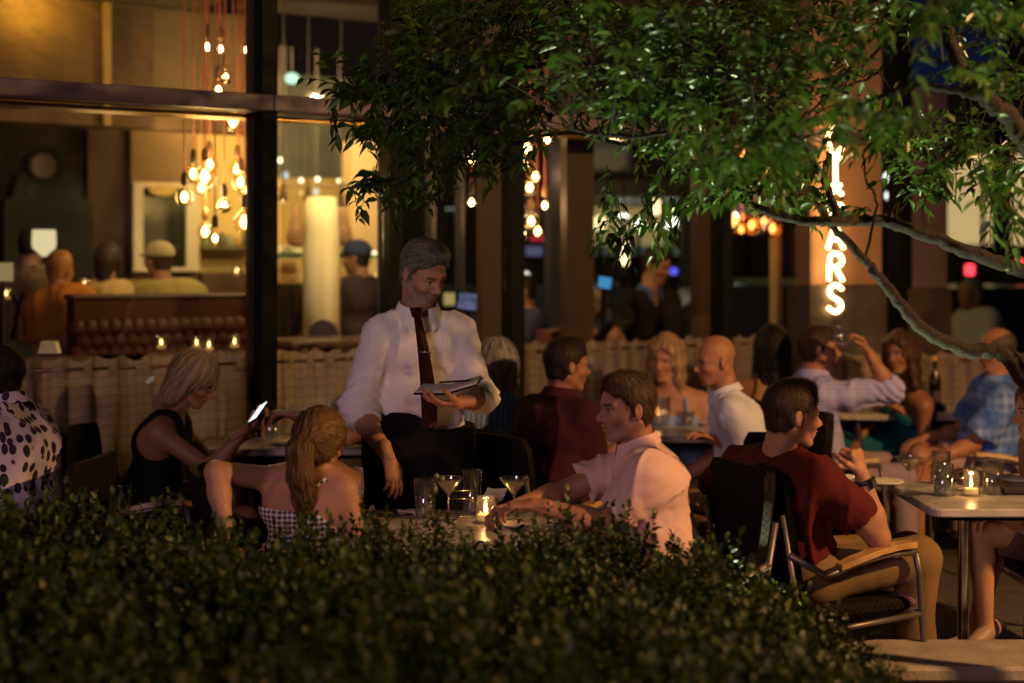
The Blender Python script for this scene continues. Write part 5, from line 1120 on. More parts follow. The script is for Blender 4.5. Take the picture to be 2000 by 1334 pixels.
# ---------------------------------------------------------------- terrace tables
marble = mat('marble', (.40, .36, .34), .28, noise=.28, nscale=7, bump=.02); nt = marble.node_tree
steel = mat('steel_brushed', (.62, .56, .48), .22, 1.0, noise=.15, nscale=20)
def table(x, y, yaw, w, d, label, z=.75):
    t = thing('marble_table', label, 'table', (x, y, .004), R(yaw), 'marble topped terrace tables'); mb = MB(); r = .05; poly = []
    for cx, cy_, a0 in ((w / 2 - r, d / 2 - r, 0), (-w / 2 + r, d / 2 - r, 90), (-w / 2 + r, -d / 2 + r, 180), (w / 2 - r, -d / 2 + r, 270)):
        for k in range(6): a = R(a0 + 18 * k); poly.append((cx + r * math.cos(a), cy_ + r * math.sin(a)))
    n = len(poly); V = []
    for dz, ins in ((-.034, .006), (-.028, 0), (-.006, 0), (0, .006)):
        V += [(px * (1 - ins / (w / 2)), py * (1 - ins / (d / 2)), z + dz) for px, py in poly]
    f = [tuple(range(n))[::-1], tuple(range(3 * n, 4 * n))] + [(q * n + i, q * n + (i + 1) % n, (q + 1) * n + (i + 1) % n, (q + 1) * n + i) for q in range(3) for i in range(n)]
    mb.add(V, f).build('tabletop', marble, t)
    MB().box((-w / 2 + .10, -d / 2 + .10, z - .062), (w / 2 - .10, d / 2 - .10, z - .036)).build('under_frame', black, t)
    for sx in (1, -1):
        for sy in (1, -1): MB().lathe([(.026, 0), (.026, .01), (.0225, .012), (.0225, z - .062)], 16, (sx * (w / 2 - .16), sy * (d / 2 - .13), 0)).build('leg', steel, t, True, angle=40)
    return t
def onz(px, py, z): Y = (CH - z) * F / (py - HZ); p = at(px, py, Y); return np.array([p[0], p[1], z])
# near table (pink shirt), right table, middle table, far right table, left table
def T(name, px0, py0, px1): pass
near = table(*( at(905, 1008, 5.16)[:2] ), -4, .86, .62, 'marble table with martinis and a candle between the girl and the man in pink')
right = table(2.12, 5.83, 0, 1.0, .70, 'marble table with martini, tumblers and a candle mug at the right')
mid = table(*onz(1330, 840, .82)[:2], 3, 1.05, .62, 'marble table in front of the bald man and the blonde woman', .82)
farr = table(*onz(1765, 800, .80)[:2], -4, .95, .72, 'marble table with a dark bottle and amber drink at the far right', .80)
left = table(*onz(590, 862, .83)[:2], 4, .95, .62, 'marble table with martini glasses in front of the woman with the phone', .83)

# ---------------------------------------------------------------- tableware
liq = glass('martini_liquid', (.85, .78, .52), 1.33, .02, 1.0, .22, (.75, .66, .36)); ice = glass('ice', (.93, .95, .98), 1.31, .12, 2.2, .035, (.8, .85, .9)); amber = glass('whiskey', (.85, .38, .10), 1.35, .03, 1.0, .18, (.6, .22, .04)); olive = mat('olive', (.20, .22, .05), .35, noise=.2)
TZ = .7545
def martini(px, py, label, z=TZ, olv=True, k=1.0):
    c = onz(px, py, z); t = thing('martini_glass', label, 'cocktail glass', c, 0, 'martini glasses')
    MB().lathe_open([(.036 * k, 0), (.036 * k, .003), (.006, .008), (.0032, .02), (.0032, .088), (.006, .095), (.056 * k, .158), (.0555 * k, .160), (.0535 * k, .158), (.003, .098)], 28).build('glass', clear, t, True)
    MB().lathe([(.002, .100), (.043 * k, .1435), (.043 * k, .1445), (.001, .1445)], 24).build('drink', liq, t, True)
    if olv:
        MB().tube([(-.05, .004, .168), (.03, -.004, .13)], .0015, 6).build('pick', steel, t)
        m = MB()
        for q in (-.044, -.022): m.lathe([(.001, .011), (.009, .006), (.010, 0), (.009, -.006), (.001, -.011)], 10, (q, .003, .150 - (q + .05) * .47 + .018))
        m.build('olive', olive, t, True)
    return t
def tumbler(px, py, label, z=TZ, h=.125, r=.034, fill=.6, drink=None, icy=True, sr=.86, seed=1):
    c = onz(px, py, z); t = thing('drinking_glass', label, 'glass', c, 0, 'drinking glasses')
    MB().lathe_open([(r * sr, 0), (r * sr + .001, .002), (r, h), (r - .0018, h), (r * sr - .001, .010), (.001, .009)], 24).build('glass', clear, t, True)
    hf = h * fill
    if fill > 0: MB().lathe([(.001, .0105), (r * sr - .0025, .0105), (r * (sr + (1 - sr) * fill) - .003, hf), (.001, hf)], 20).build('drink', drink or liqw, t, True)
    if icy:
        q = random.Random(seed); m = MB()
        for i in range(7):
            Rm = Matrix.Rotation(q.uniform(0, 3), 4, Vector((q.random(), q.random(), q.random() + .1)).normalized()); Rm.translation = Vector((q.uniform(-.3, .3) * r, q.uniform(-.3, .3) * r, .022 + (hf - .02) * (i + .5) / 7))
            m.box((-.010, -.010, -.009), (.010, .010, .009), Rm, .002)
        m.build('ice_cubes', ice, t)
    return t
liqw = glass('water', (.92, .94, .95), 1.33, .02, 1.0, .03)
def plate(px, py, label, r=.12, z=TZ):
    c = onz(px, py, z); t = thing('plate', label, 'plate', c, 0, 'white plates'); MB().lathe([(r * .55, 0), (r * .6, .004), (r, .018), (r * .98, .020), (r * .62, .009), (.001, .008)], 32).build('dish', mat('porcelain', (.75, .72, .66), .2, noise=.04), t, True); return t
def candle_jar(px, py, label, z=TZ, r=.038, h=.095, mug=False, st=1.0):
    c = onz(px, py, z); t = thing('candle_jar', label, 'candle', c, 0, 'table candles')
    MB().lathe_open([(r * .92, 0), (r, .004), (r, h * .78), (r * .86, h * .86), (r * .88, h), (r * .83, h), (r * .82, h * .86), (r * .95, h * .76), (r * .94, .008), (.001, .007)], 24).build('jar', clear, t, True)
    MB().lathe([(.001, .009), (r * .88, .009), (r * .88, .030), (.001, .029)], 20).build('wax', wax, t, True)
    MB().lathe([(.001, 0), (.006, .008), (.0075, .016), (.004, .028), (.001, .040)], 10, (0, 0, .031)).build('flame', cndl, t, True)
    if mug: MB().tube([(-r, 0, .07), (-r - .022, 0, .072), (-r - .03, 0, .05), (-r - .02, 0, .028), (-r, 0, .03)], .004, 8).build('handle', clear, t, True)
    lamp('candle_light', 'POINT', c + np.array([0, 0, .075]), .55 * st, (1, .48, .14), .012)
    return t
martini(876, 1018, 'martini glass with a skewer of olives on the table beside the waiter'); martini(1004, 1018, 'martini glass in front of the hands of the man in pink', olv=False)
tumbler(830, 1012, 'tall water glass with ice nearest the girl with the ponytail', h=.145, r=.041, fill=.72, seed=2); tumbler(921, 1003, 'tall glass of dark iced drink behind the candle', h=.165, r=.039, fill=.62, seed=3)
candle_jar(949, 1020, 'glowing candle jar on the table in front of the man in pink', st=1.5)
cd = onz(905, 1008, TZ); t = thing('wire_caddy', 'thin wire caddy between the martini and the dark glass', 'caddy', cd, 0); mb = MB(); 
for sx in (-1, 1):
    for sy in (-1, 1): mb.tube([(.055 * sx, .03 * sy, 0), (.055 * sx, .03 * sy, .10)], .0018, 6)
for z in (.004, .07, .10): mb.tube([(-.055, -.03, z), (.055, -.03, z), (.055, .03, z), (-.055, .03, z), (-.055, -.03, z)], .0016, 5, False)
mb.build('wire', steel, t, True)
def napkin(px, py, label, z=TZ, w=.07, rz=20, tilt=0):
    c = onz(px, py, z + .001); t = thing('napkin', label, 'napkin', c, R(rz), 'paper napkins'); V = []; n = 7
    for j in range(n):
        for i in range(n): x = (i / (n - 1) - .5) * w * 2; y = (j / (n - 1) - .5) * w * 2; V.append((x, y, .004 + .006 * math.sin(x * 60 + y * 25) ** 2 + max(0, x) * tilt))
    m = len(V); V += [(x, y, z_ - .003) for x, y, z_ in V]; f = [(j * n + i, j * n + i + 1, (j + 1) * n + i + 1, (j + 1) * n + i) for j in range(n - 1) for i in range(n - 1)]; f += [tuple(a + m for a in q[::-1]) for q in f]
    MB().add(V, f).build('paper', mat('paper_white', (.72, .70, .72), .85, noise=.05), t, True); return t
napkin(800, 1002, 'white paper napkin beside the tall water glass', w=.045, rz=10); napkin(1004, 1026, 'white napkin under the martini glass by the hands', w=.05, rz=35)
napkin(960, 955 + 25, 'folded white napkin held up behind the candle', w=.045, rz=60, tilt=.9)
pn_ = thing('pen', 'copper coloured pen lying at the left end of the near table', 'pen', onz(690, 1003, TZ + .006), R(-35)); MB().tube([(-.06, 0, 0), (.055, 0, 0), (.065, 0, 0)], [.004, .004, .001], 8).build('barrel', mat('pen_copper', (.6, .3, .15), .3, .7), pn_, True)
# right table
martini(1776, 968, 'martini glass on the right hand table next to the plate', olv=False); tumbler(1842, 968, 'tumbler of ice at the front of the right hand table', h=.13, r=.042, fill=.55, seed=5); tumbler(1838, 945, 'empty tumbler behind the tumbler of ice', h=.14, r=.040, fill=.1, icy=False)
candle_jar(1897, 968, 'candle burning in a small glass mug on the right hand table', mug=True, r=.033, h=.105, st=1.3); tumbler(1939, 966, 'glass with ice over a dark drink at the right edge', h=.135, r=.043, fill=.5, drink=glass('cola', (.25, .12, .06), 1.33, .03, 1, .35, (.03, .01, .005)), seed=8)
plate(1722, 947, 'white plate beside the watch of the man in maroon', .095); plate(1985, 940, 'white plate at the far right end of the right hand table', .09); plate(1650, 938, 'small white plate behind the wrist of the man in maroon', .05)
ph = thing('black_purse', 'small black purse lying on the right hand table', 'purse', onz(1985, 966, TZ), 0); MB().box((-.06, -.03, 0), (.06, .03, .035), bev=.012).build('pouch', mat('pouch_black', (.012, .01, .01), .5, noise=.2), ph)
for px, py, nm in ((1776, 968, 'thin round coaster under the martini glass on the right table'), (1842, 968, 'thin round coaster under the tumbler of ice')):
    t = thing('coaster', nm, 'coaster', onz(px, py, TZ - .0035) - np.array([0, 0, 0]), 0, 'coasters'); MB().lathe([(.047, 0), (.047, .0033), (.001, .0034)], 24).build('disc', mat('coaster', (.06, .04, .03), .8), t)
# middle table
tumbler(1295, 832, 'tall glass of water on the table behind the man in pink', h=.16, r=.042, fill=.5, seed=11, z=.8245); tumbler(1342, 832, 'short whiskey glass with amber drink on the middle table', h=.085, r=.042, fill=.6, drink=amber, seed=12, z=.8245); plate(1385, 828, 'white plate in front of the bald man', .11, z=.8245); candle_jar(1288, 832, 'small candle half hidden behind the head of the man in pink', r=.03, h=.06, st=1.0, z=.8245)
# far right table
candle_jar(1713, 790, 'candle glowing on the far right table', r=.032, h=.07, st=1.6, z=.8045); tumbler(1752, 795, 'short glass of amber drink on the far right table', h=.095, r=.042, fill=.7, drink=amber, seed=14, z=.8045); tumbler(1779, 795, 'water glass left of the dark bottle', h=.14, r=.038, fill=.5, seed=15, z=.8045); tumbler(1795, 798, 'tall water glass right next to the dark bottle', h=.16, r=.040, fill=.5, seed=16, z=.8045); tumbler(1740, 782, 'water glass behind the amber drink', h=.13, r=.035, fill=.5, seed=17, z=.8045)
bt = thing('wine_bottle', 'dark wine bottle standing in a black holder on the far right table', 'bottle', onz(1826, 802, .8045), 0)
MB().lathe([(.036, .02), (.038, .03), (.038, .17), (.034, .20), (.015, .245), (.0135, .31), (.015, .312), (.015, .33), (.001, .331)], 20).build('glass', mat('bottle_dark', (.02, .015, .01), .08, noise=.2), bt, True); MB().box((-.055, -.055, 0), (.055, .055, .045), bev=.006).build('holder', mat('holder_black', (.015, .012, .012), .4), bt)
MB().lathe([(.0385, .06), (.0388, .062), (.0388, .12), (.0385, .122)], 20).build('label', mat('bottle_label', (.08, .05, .05), .7, noise=.3, nscale=40), bt, True); MB().lathe([(.0155, .300), (.0158, .302), (.0158, .333), (.001, .334)], 14).build('foil', mat('foil_gold', (.6, .4, .15), .3, .8), bt, True)
plate(1690, 792, 'flat plate at the left end of the far right table', .10, z=.8045)
# left table
martini(567, 858, 'martini glass in front of the woman with the phone', k=1.0, z=.8345); martini(640, 856, 'martini glass on the left table, beside the waiter', olv=False, z=.8345); tumbler(528, 862, 'tall slim water glass beside the phone', h=.15, r=.032, fill=.5, seed=21, z=.8345); candle_jar(612, 858, 'small candle between the two martini glasses', r=.028, h=.06, st=1.2, z=.8345)
plate(556, 868, 'small plate with cutlery in front of the woman with the phone', .07, z=.8345)
bt2 = thing('pepper_mill', 'slim wooden pepper mill on the left table', 'pepper mill', onz(518, 856, .8345), 0); MB().lathe([(.02, 0), (.022, .01), (.016, .06), (.02, .09), (.014, .12), (.018, .14), (.001, .155)], 16).build('mill', teak, bt2, True)

# back counter and jars by the yellow wall
bc = fthing('back_counter', 'dark back counter with jars against the yellow wall behind the man in the cap', 'counter', 440, 5.1)
fpart(fbox(MB(), 386, 520, 5.0, 5.38, ROOM, fz(440, 532, 5.1), 5.1), 'counter_body', mat('counter_dark', (.06, .025, .01), .5, noise=.3), bc)
fpart(fbox(MB(), 392, 500, 5.15, 5.38, fz(440, 486, 5.2), fz(440, 482, 5.2), 5.2), 'shelf', mat('shelf_dark', (.10, .09, .05), .5), bc)
rj = random.Random(6)
for i, nm in enumerate(('first from the left', 'second from the left', 'third from the left', 'fourth from the left', 'fifth from the left', 'last on the right')):
    px = 400 + i * 16; c = fw(px, 482, 5.25); t = thing('jar', 'dim jar on the shelf of the yellow wall, ' + nm, 'jar', c, 0, 'jars on the back shelf'); h = rj.uniform(.07, .15)
    MB().lathe([(.03, 0), (.034, .01), (.034, h), (.02, h + .02), (.001, h + .021)], 12).build('jar_body', mat('jar_%d' % (i % 3), ((.20, .22, .12), (.35, .2, .06), (.08, .07, .05))[i % 3], .3), t, True)
# ---------------------------------------------------------------- the people
def hip(px, Y, z=.56): return np.array([(px - 1000) * Y / F, Y, z])
def cloth(name, col, **k): return mat(name, col, k.pop('rough', .88), bump=k.pop('bump', .25), bscale=k.pop('bs', 150), noise=k.pop('noise', .08), nscale=5, spec=.2, **k)
white = cloth('cotton_white', (.86, .78, .76)); blackc = mat('cloth_black', (.006, .005, .006), .9, spec=.15, bump=.2, bscale=150); pink = cloth('linen_pink', (.70, .44, .40)); maroon = cloth('cotton_maroon', (.085, .010, .008)); plum = cloth('polo_plum', (.045, .007, .018))
khaki = cloth('khaki', (.19, .115, .045)); bluel = cloth('light_blue', (.22, .32, .50)); polo = cloth('polo_white', (.62, .62, .72)); teal = cloth('teal', (.01, .10, .14)); tan = cloth('tan_knit', (.30, .17, .08)); dkred = cloth('tie_maroon', (.036, .004, .005), rough=.5)
ging = pattern_mat('gingham', 'check', (.75, .68, .66), (.03, .02, .02), 330); lav = pattern_mat('check_lavender', 'plaid', (.36, .34, .60), (.26, .24, .50), 120, (.42, .40, .66)); bpl = pattern_mat('plaid_blue', 'plaid', (.04, .12, .48), (.28, .40, .70), 42, (.08, .15, .42)); bst = pattern_mat('stripe_blue', 'stripe', (.12, .18, .50), (.30, .36, .62), 260, ax=(0, 2)); spots = pattern_mat('leaf_print', 'spots', (.55, .46, .56), (.03, .02, .04), 21)
brn = (.045, .022, .011); dbr = (.018, .010, .007)
FAIR = (.38, .18, .10); TANN = (.28, .125, .068); RUD = (.35, .155, .088); DEEP = (.28, .14, .085)

# waiter
w = person('waiter', 'standing grey haired waiter in white shirt and dark red tie reading a notebook', at(828, 533, 5.62), at(818, 868, 5.70), -72, hy=-46, hp=27, hr=4, neck=at(816, 612, 5.66), sw=.170, skin=(.44, .205, .12),
    Rr=dict(e=at(703, 778, 5.58), w=at(758, 893, 5.42), d=(.30, -.05, -1), n=(-.75, .6, 0), curl=.4, curls=(.22, .32, .42, .5), spread=.05, ul=.30, fl=.265, thumb=.35), L=dict(e=at(930, 752, 5.62), w=at(905, 783, 5.42), d=(-.85, -.45, .0), n=(.1, .2, 1), curl=.42, spread=.5, ul=.29, fl=.24, thumb=.4),
    legs=dict(kL=at(858, 1075, 5.62), kR=at(775, 1075, 5.62), aL=hip(866, 5.68, .09), aR=hip(768, 5.68, .09)), top=dict(m=white, sleeve='rolled', loose=.013, neck='collar', collar=1, wr=.0065, o=.013, low=-.02, cargs=(.034, .30, .048, .022), seed=4), bottom=dict(m=blackc, apron=1.05, name='trousers_and_apron', high=.075),
    hair=('short', (.15, .125, .105)), ho=dict(comb=-1.2, hairline=.070), face=dict(beard=(.17, .12, .09), brow=(.07, .045, .035)), strand=1600, girth=1.0)
# tie, clip, notebook (held: top level)
tr_ = w['root']; off = w['off']
tp = [at(813, 612, 5.525), at(816, 624, 5.51), at(826, 680, 5.475), at(833, 735, 5.465), at(838, 790, 5.47), at(839, 835, 5.47)]
wd = [.012, .015, .022, .027, .031, .030]; V = []
for p, q in zip(tp, wd): V += [p + (-q, .012, 0), p + (0, -.004, 0), p + (q, .012, 0), p + (0, .016, 0)]
f = [(i * 4 + k, i * 4 + (k + 1) % 4, i * 4 + 4 + (k + 1) % 4, i * 4 + 4 + k) for i in range(5) for k in range(4)] + [(3, 2, 1, 0), (20, 21, 22, 23)]
tie = MB().add(V, f).build('tie', dkred, tr_, False, off)
kn_ = at(812, 607, 5.515); V = [kn_ + v for v in ((-.026, .008, .012), (0, -.010, .014), (.026, .008, .012), (0, .02, .012), (-.014, .004, -.026), (0, -.014, -.026), (.014, .004, -.026), (0, .014, -.026))]
MB().add(V, [(0, 1, 5, 4), (1, 2, 6, 5), (2, 3, 7, 6), (3, 0, 4, 7), (3, 2, 1, 0), (4, 5, 6, 7)]).build('tie_knot', cloth('knot', (.03, .006, .006)), tie)
bpy.data.objects['tie_knot'].location = (0, 0, 0)
bpy.data.objects['tie_knot'].data.transform(Matrix.Translation(-Vector(off)))
MB().tube([at(820, 687, 5.457), at(842, 689, 5.457)], .0035, 8).build('tie_clip', mat('clip_steel', (.7, .65, .6), .25, 1.0), tie, True, off)
nb = thing('notebook', 'open black notebook with white pages held in the waiter’s left hand'.replace('’', "'"), 'notebook', at(878, 762, 5.36), R(-8)); c0 = np.array(nb.location)
Rm = Matrix.Rotation(R(7), 4, 'X')
MB().box((-.125, -.075, -.004), (.0, .075, .002), Rm, .002).box((.0, -.075, -.004), (.125, .075, .002), Matrix.Rotation(R(7), 4, 'X') @ Matrix.Rotation(R(-17), 4, 'Y'), .002).build('cover', mat('cover_black', (.012, .010, .012), .45, noise=.2), nb)
MB().box((-.115, -.068, .004), (-.004, .068, .009), Rm).build('page', mat('page_white', (.60, .55, .55), .8, noise=.15, nscale=30), nb)
MB().box((.004, -.068, .004), (.118, .068, .011), Matrix.Rotation(R(7), 4, 'X') @ Matrix.Rotation(R(-17), 4, 'Y')).build('page', mat('page_white', (.6, .55, .55)), nb)
pe = thing('pencil', 'dark pencil lying across the open notebook', 'pencil', c0 + np.array([.03, -.02, .026]), R(18)); MB().tube([(-.07, 0, .006), (.07, 0, .012), (.082, 0, .013)], [.0035, .0035, .0005], 8).build('barrel', black, pe, True)

# man in pink shirt (facing left)
pk = person('pink', 'man in a pale pink short sleeved shirt leaning on the near table', at(1222, 797, 5.13), hip(1293, 5.16, .58), 180, hy=202, hp=3, hr=0, neck=at(1246, 872, 5.15), sw=.185, skin=RUD,
    L=dict(e=at(1222, 985, 4.99), w=at(1060, 992, 5.0), d=(-1, .12, -.02), n=(0, .1, -1), curl=.75, ul=.225, fl=.28), Rr=dict(e=at(1118, 955, 5.30), w=at(1020, 985, 5.14), d=(-1, -.25, -.1), n=(0, -.2, -1), curl=.8, ul=.30, fl=.25),
    top=dict(m=pink, sleeve='short', slen=.74, loose=.014, neck='collar', collar=1, wr=.0075, o=.018, low=.06, cargs=(.030, .5, .040, .024), seed=9, blouse=1), bottom=dict(m=cloth('shorts_pink', (.60, .38, .36)), len='short', name='shorts'), hair=('short', (.060, .030, .015)), ho=dict(comb=-.6, hairline=.060), face=dict(mouth=.007, brow=(.05, .025, .015), beard=(.30, .15, .10)), strand=1600, girth=1.08)
chair(*at(1312, 0, 5.17)[:2], 180, 'wicker armchair behind the man in the pink shirt')
# man in maroon (right)
mr_ = person('maroon', 'young man in a maroon t-shirt, fist raised to his chin, facing right', at(1549, 810, 5.28), hip(1540, 5.40, .56), 47, hy=12, hp=4, hr=0, neck=at(1520, 885, 5.30), sw=.185, skin=FAIR,
    Rr=dict(e=at(1692, 1026, 5.22), w=at(1683, 925, 5.22), d=(-.25, .05, 1), n=(-.6, .6, .1), curl=1.55, ul=.30, fl=.245, thumb=1.3), L=dict(e=at(1400, 960, 5.60), w=at(1440, 1030, 5.5), curl=.5, ul=.28, fl=.25),
    legs=dict(kR=at(1795, 1090, 5.38), kL=at(1775, 1080, 5.75), aR=hip(1775, 5.42, .10), aL=hip(1800, 5.8, .10)), top=dict(m=maroon, sleeve='short', slen=.68, loose=.020, neck='crew', wr=.006, o=.018, low=.08, seed=21), bottom=dict(m=khaki, o=.020), hair=('short', (.040, .022, .011)), ho=dict(comb=.5, hairline=.052), strand=1600)
wa = mr_['arm']['R']; wc = wa[1] + (wa[0] - wa[1]) * .13; dd = nrm(wa[1] - wa[0])
m = MB(); a_ = nrm(np.cross(dd, [0, 1, 0])); b_ = np.cross(dd, a_)
m.tube([wc + .029 * (a_ * math.cos(t) * 1.12 + b_ * math.sin(t)) for t in np.linspace(0, 6.2832, 20)], .0095, 6, False)
wtc = thing('wrist_watch', 'chunky black watch on the raised wrist of the man in maroon', 'watch', wc, 0); m.build('strap', mat('rubber_black', (.012, .012, .014), .5), wtc, True, wc)
Mw = np.eye(4); fx = np.array([.75, -.66, 0]); Mw[:3, 2] = fx; Mw[:3, 0] = dd; Mw[:3, 1] = nrm(np.cross(fx, dd)); Mw[:3, 3] = fx * .036
MB().box((-.019, -.020, -.008), (.019, .020, .006), Mw, .004).build('case', mat('watch_case', (.02, .02, .025), .3, .3), wtc); MB().box((-.014, -.014, .0062), (.014, .014, .0075), Mw).build('face', mat('watch_face', (.05, .06, .07), .15), wtc)
chair(*at(1594, 0, 5.42)[:2], 24, 'wicker armchair carrying the man in the maroon t-shirt')
# girl with ponytail
gi = person('girl', 'girl with a long blonde ponytail and gingham halter seen from behind at the near table', at(626, 868, 5.02), hip(585, 5.02, .50), 62, hy=72, hp=2, neck=at(608, 904, 5.03), hs=.93, sw=.150, fem=1, skin=(.44, .22, .13),
    L=dict(e=at(422, 922, 4.90), w=at(438, 1020, 4.84), d=(.1, 0, -1), n=(1, 0, 0), curl=.4, ul=.27, fl=.23), Rr=dict(e=at(690, 1060, 4.95), w=at(720, 1035, 5.2), curl=.5), top=dict(m=ging, sleeve='none', neck='halter', o=.012, wr=.002, low=.05, name='halter_top'), bottom=dict(m=cloth('shorts_white', (.5, .45, .5)), len='short', name='shorts'),
    hair=('tied', (.165, .085, .031)), ho=dict(tail=[at(596, 850, 4.93), at(586, 880, 4.88), at(588, 930, 4.88), at(594, 975, 4.89), at(598, 1030, 4.90)], tailr=(.026, .040, .040, .030, .010)), strand=2600, girth=.86)
m = MB(); B_ = gi; sd_, fw_, sp_v = B_['sd'], B_['fw'], B_['sp']; N_ = B_['N']
def strap(pts): m.tube(pts, .009, 6)
def backpt(a, z, r=1.0): return N_ - sp_v * z + sd_ * (math.sin(a) * .155 * r) - fw_ * (math.cos(a) * .118 * r) - fw_ * .016
strap([N_ + sd_ * .045 - fw_ * .045 + sp_v * .012, N_ + sd_ * .075 - fw_ * .0, N_ + sd_ * .10 + fw_ * .05 - sp_v * .05, N_ + sd_ * .11 + fw_ * .09 - sp_v * .14]); strap([N_ - sd_ * .045 - fw_ * .045 + sp_v * .012, N_ - sd_ * .075, N_ - sd_ * .10 + fw_ * .05 - sp_v * .05, N_ - sd_ * .11 + fw_ * .09 - sp_v * .14])
strap([N_ - sp_v * .0 + sd_ * (-.11 + .2 * t) - fw_ * (.058 + .035 * math.sin(t * 3.14)) - sp_v * (.04 + .16 * t) for t in np.linspace(0, 1, 8)])
m.build('halter_strap', ging, gi['root'], True, gi['off'])
chair(*at(572, 0, 5.2)[:2], 10, 'wicker armchair under the girl with the ponytail')
# blonde woman with phone
ph_ = person('phone_woman', 'blonde woman in a black tank top and glasses looking down at her phone', at(380, 742, 6.45), hip(292, 6.45, .57), 0, hy=-8, hp=26, neck=at(336, 806, 6.45), sw=.165, fem=1, skin=TANN,
    Rr=dict(e=at(392, 905, 6.30), w=at(480, 838, 6.30), d=(.8, .1, .45), n=(-.3, .2, 1), curl=.7, ul=.28, fl=.22), L=dict(e=at(400, 895, 6.60), w=at(478, 842, 6.42), d=(.9, -.3, .3), n=(-.2, 0, 1), curl=.7), top=dict(m=blackc, sleeve='none', neck='tank', o=.012, wr=.004, low=.1, name='tank_top'), bottom=dict(m=blackc), hair=('long', (.30, .19, .10)), ho=dict(hlen=.14, fwd=-.03, streak=(.46, .33, .19), tail=[at(345, 790, 6.45), at(320, 830, 6.42), at(300, 870, 6.4), at(288, 900, 6.4)], tailr=(.05, .04, .03, .01)), girth=1.08, strand=1500)
c = ph_['H']; Mh = ph_['M']; wl = lambda x, y, z: c + np.array([x, y, z]) @ Mh
m = MB()
for s in (1, -1): m.tube([wl(.090, s * .034 + .02 * math.cos(t), .001 + .017 * math.sin(t)) for t in np.linspace(0, 6.283, 16)], .0022, 5, False).tube([wl(.088, s * .055, .004), wl(.05, s * .076, .006), wl(0, s * .082, .004)], .002, 5)
m.tube([wl(.092, -.014, .003), wl(.094, 0, .006), wl(.092, .014, .003)], .002, 5).build('glasses', mat('glasses_dark', (.02, .012, .012), .3), ph_['root'], True, ph_['off'])
pc = at(505, 806, 6.22); phn = thing('mobile_phone', 'glowing white phone screen held by the blonde woman', 'phone', pc, 0); Mp = np.eye(4); u1 = nrm(at(522, 786, 6.30) - at(497, 822, 6.20)); n1 = nrm(np.array([-.75, -.6, .45])); n1 = nrm(n1 - u1 * np.dot(n1, u1)); Mp[:3, 0] = np.cross(u1, n1); Mp[:3, 1] = u1; Mp[:3, 2] = n1
MB().box((-.031, -.062, -.005), (.031, .062, .004), Mp, .003).build('case', black, phn); MB().box((-.027, -.055, .0045), (.027, .056, .006), Mp).build('display', glow('phone_screen', (.88, .95, 1.0), 1.5), phn)
m = MB()
for z, w_ in ((.035, .018), (.0, .022), (-.012, .016)): m.box((-w_, z - .004, .0064), (w_, z + .003, .0070), Mp)
m.build('text_lines', glow('phone_text', (.35, .55, .75), 1.0), phn)
chair(*at(290, 0, 6.45)[:2], 0, 'wicker armchair of the woman with the phone')
# man at left edge
le = person('print_man', 'man in a leaf print shirt at the left edge, his face out of frame', at(-12, 738, 5.55), hip(28, 5.5, .56), 168, hy=185, neck=at(18, 792, 5.55), sw=.19, skin=RUD, L=dict(e=at(-70, 940, 5.3), w=at(-150, 930, 5.3)), Rr=dict(e=at(-60, 900, 5.7), w=at(-140, 900, 5.7)), top=dict(m=spots, sleeve='short', o=.02, neck='collar', collar=1, wr=.006, seed=31), bottom=dict(m=blackc), hair=('short', dbr), girth=1.1, strand=800)
chair(*at(28, 0, 5.5)[:2], 176, 'wicker armchair at the left edge under the man in the leaf print shirt')
# companion mostly hidden behind the waiter
cp_ = person('hidden', 'diner hidden behind the waiter, only a dim forearm and shorts in view', at(762, 742, 6.75), hip(772, 6.6, .56), 180, hy=182, sw=.18, skin=TANN, L=dict(e=at(690, 846, 6.4), w=at(640, 838, 6.35), d=(-1, 0, .1), curl=.8), Rr=dict(e=at(700, 850, 6.75), w=at(650, 845, 6.6), curl=.6), legs=dict(kL=at(650, 925, 6.25), kR=at(660, 930, 6.6)), top=dict(m=blackc, sleeve='short'), bottom=dict(m=pattern_mat('shorts_stripe', 'stripe', (.42, .30, .26), (.30, .20, .18), 180), len='short', name='shorts'), hair=('short', brn), res=1.3)
# silver-haired woman
sv = person('silver', 'woman with streaked silver bob and blue striped top, seen from behind beside the waiter', at(972, 715, 6.9), hip(945, 6.75, .57), 78, hy=68, hp=5, neck=at(968, 775, 6.85), sw=.165, fem=1, skin=TANN, L=dict(e=at(912, 860, 6.9), w=at(930, 880, 7.1)), Rr=dict(e=at(1010, 880, 6.7), w=at(1040, 870, 7.0)), top=dict(m=bst, sleeve='short', slen=.8, loose=.03, o=.02, wr=.006, low=.1), bottom=dict(m=blackc), hair=('bob', (.16, .14, .15)), ho=dict(streak=(.50, .46, .48)), strand=1500, res=1.15)
chair(*at(952, 0, 6.7)[:2], 68, 'dark wicker armchair beside the waiter, under the silver haired woman')
# man in plum polo
pm = person('plum', 'dark haired man in a plum polo shirt seen from behind, turned right', at(1108, 714, 6.55), hip(1075, 6.5, .57), 42, hy=22, hp=3, neck=at(1092, 778, 6.55), sw=.19, skin=TANN, Rr=dict(e=at(1150, 870, 6.45), w=at(1215, 860, 6.6), ul=.29), L=dict(e=at(1080, 860, 6.9), w=at(1160, 850, 7.0)), top=dict(m=plum, sleeve='short', slen=.75, o=.018, loose=.02, neck='collar', collar=1, low=.09), bottom=dict(m=blackc), hair=('short', dbr), strand=1000, girth=1.1, res=1.1)
chair(*at(1058, 0, 6.42)[:2], 42, 'dark wicker armchair of the man in the plum polo')
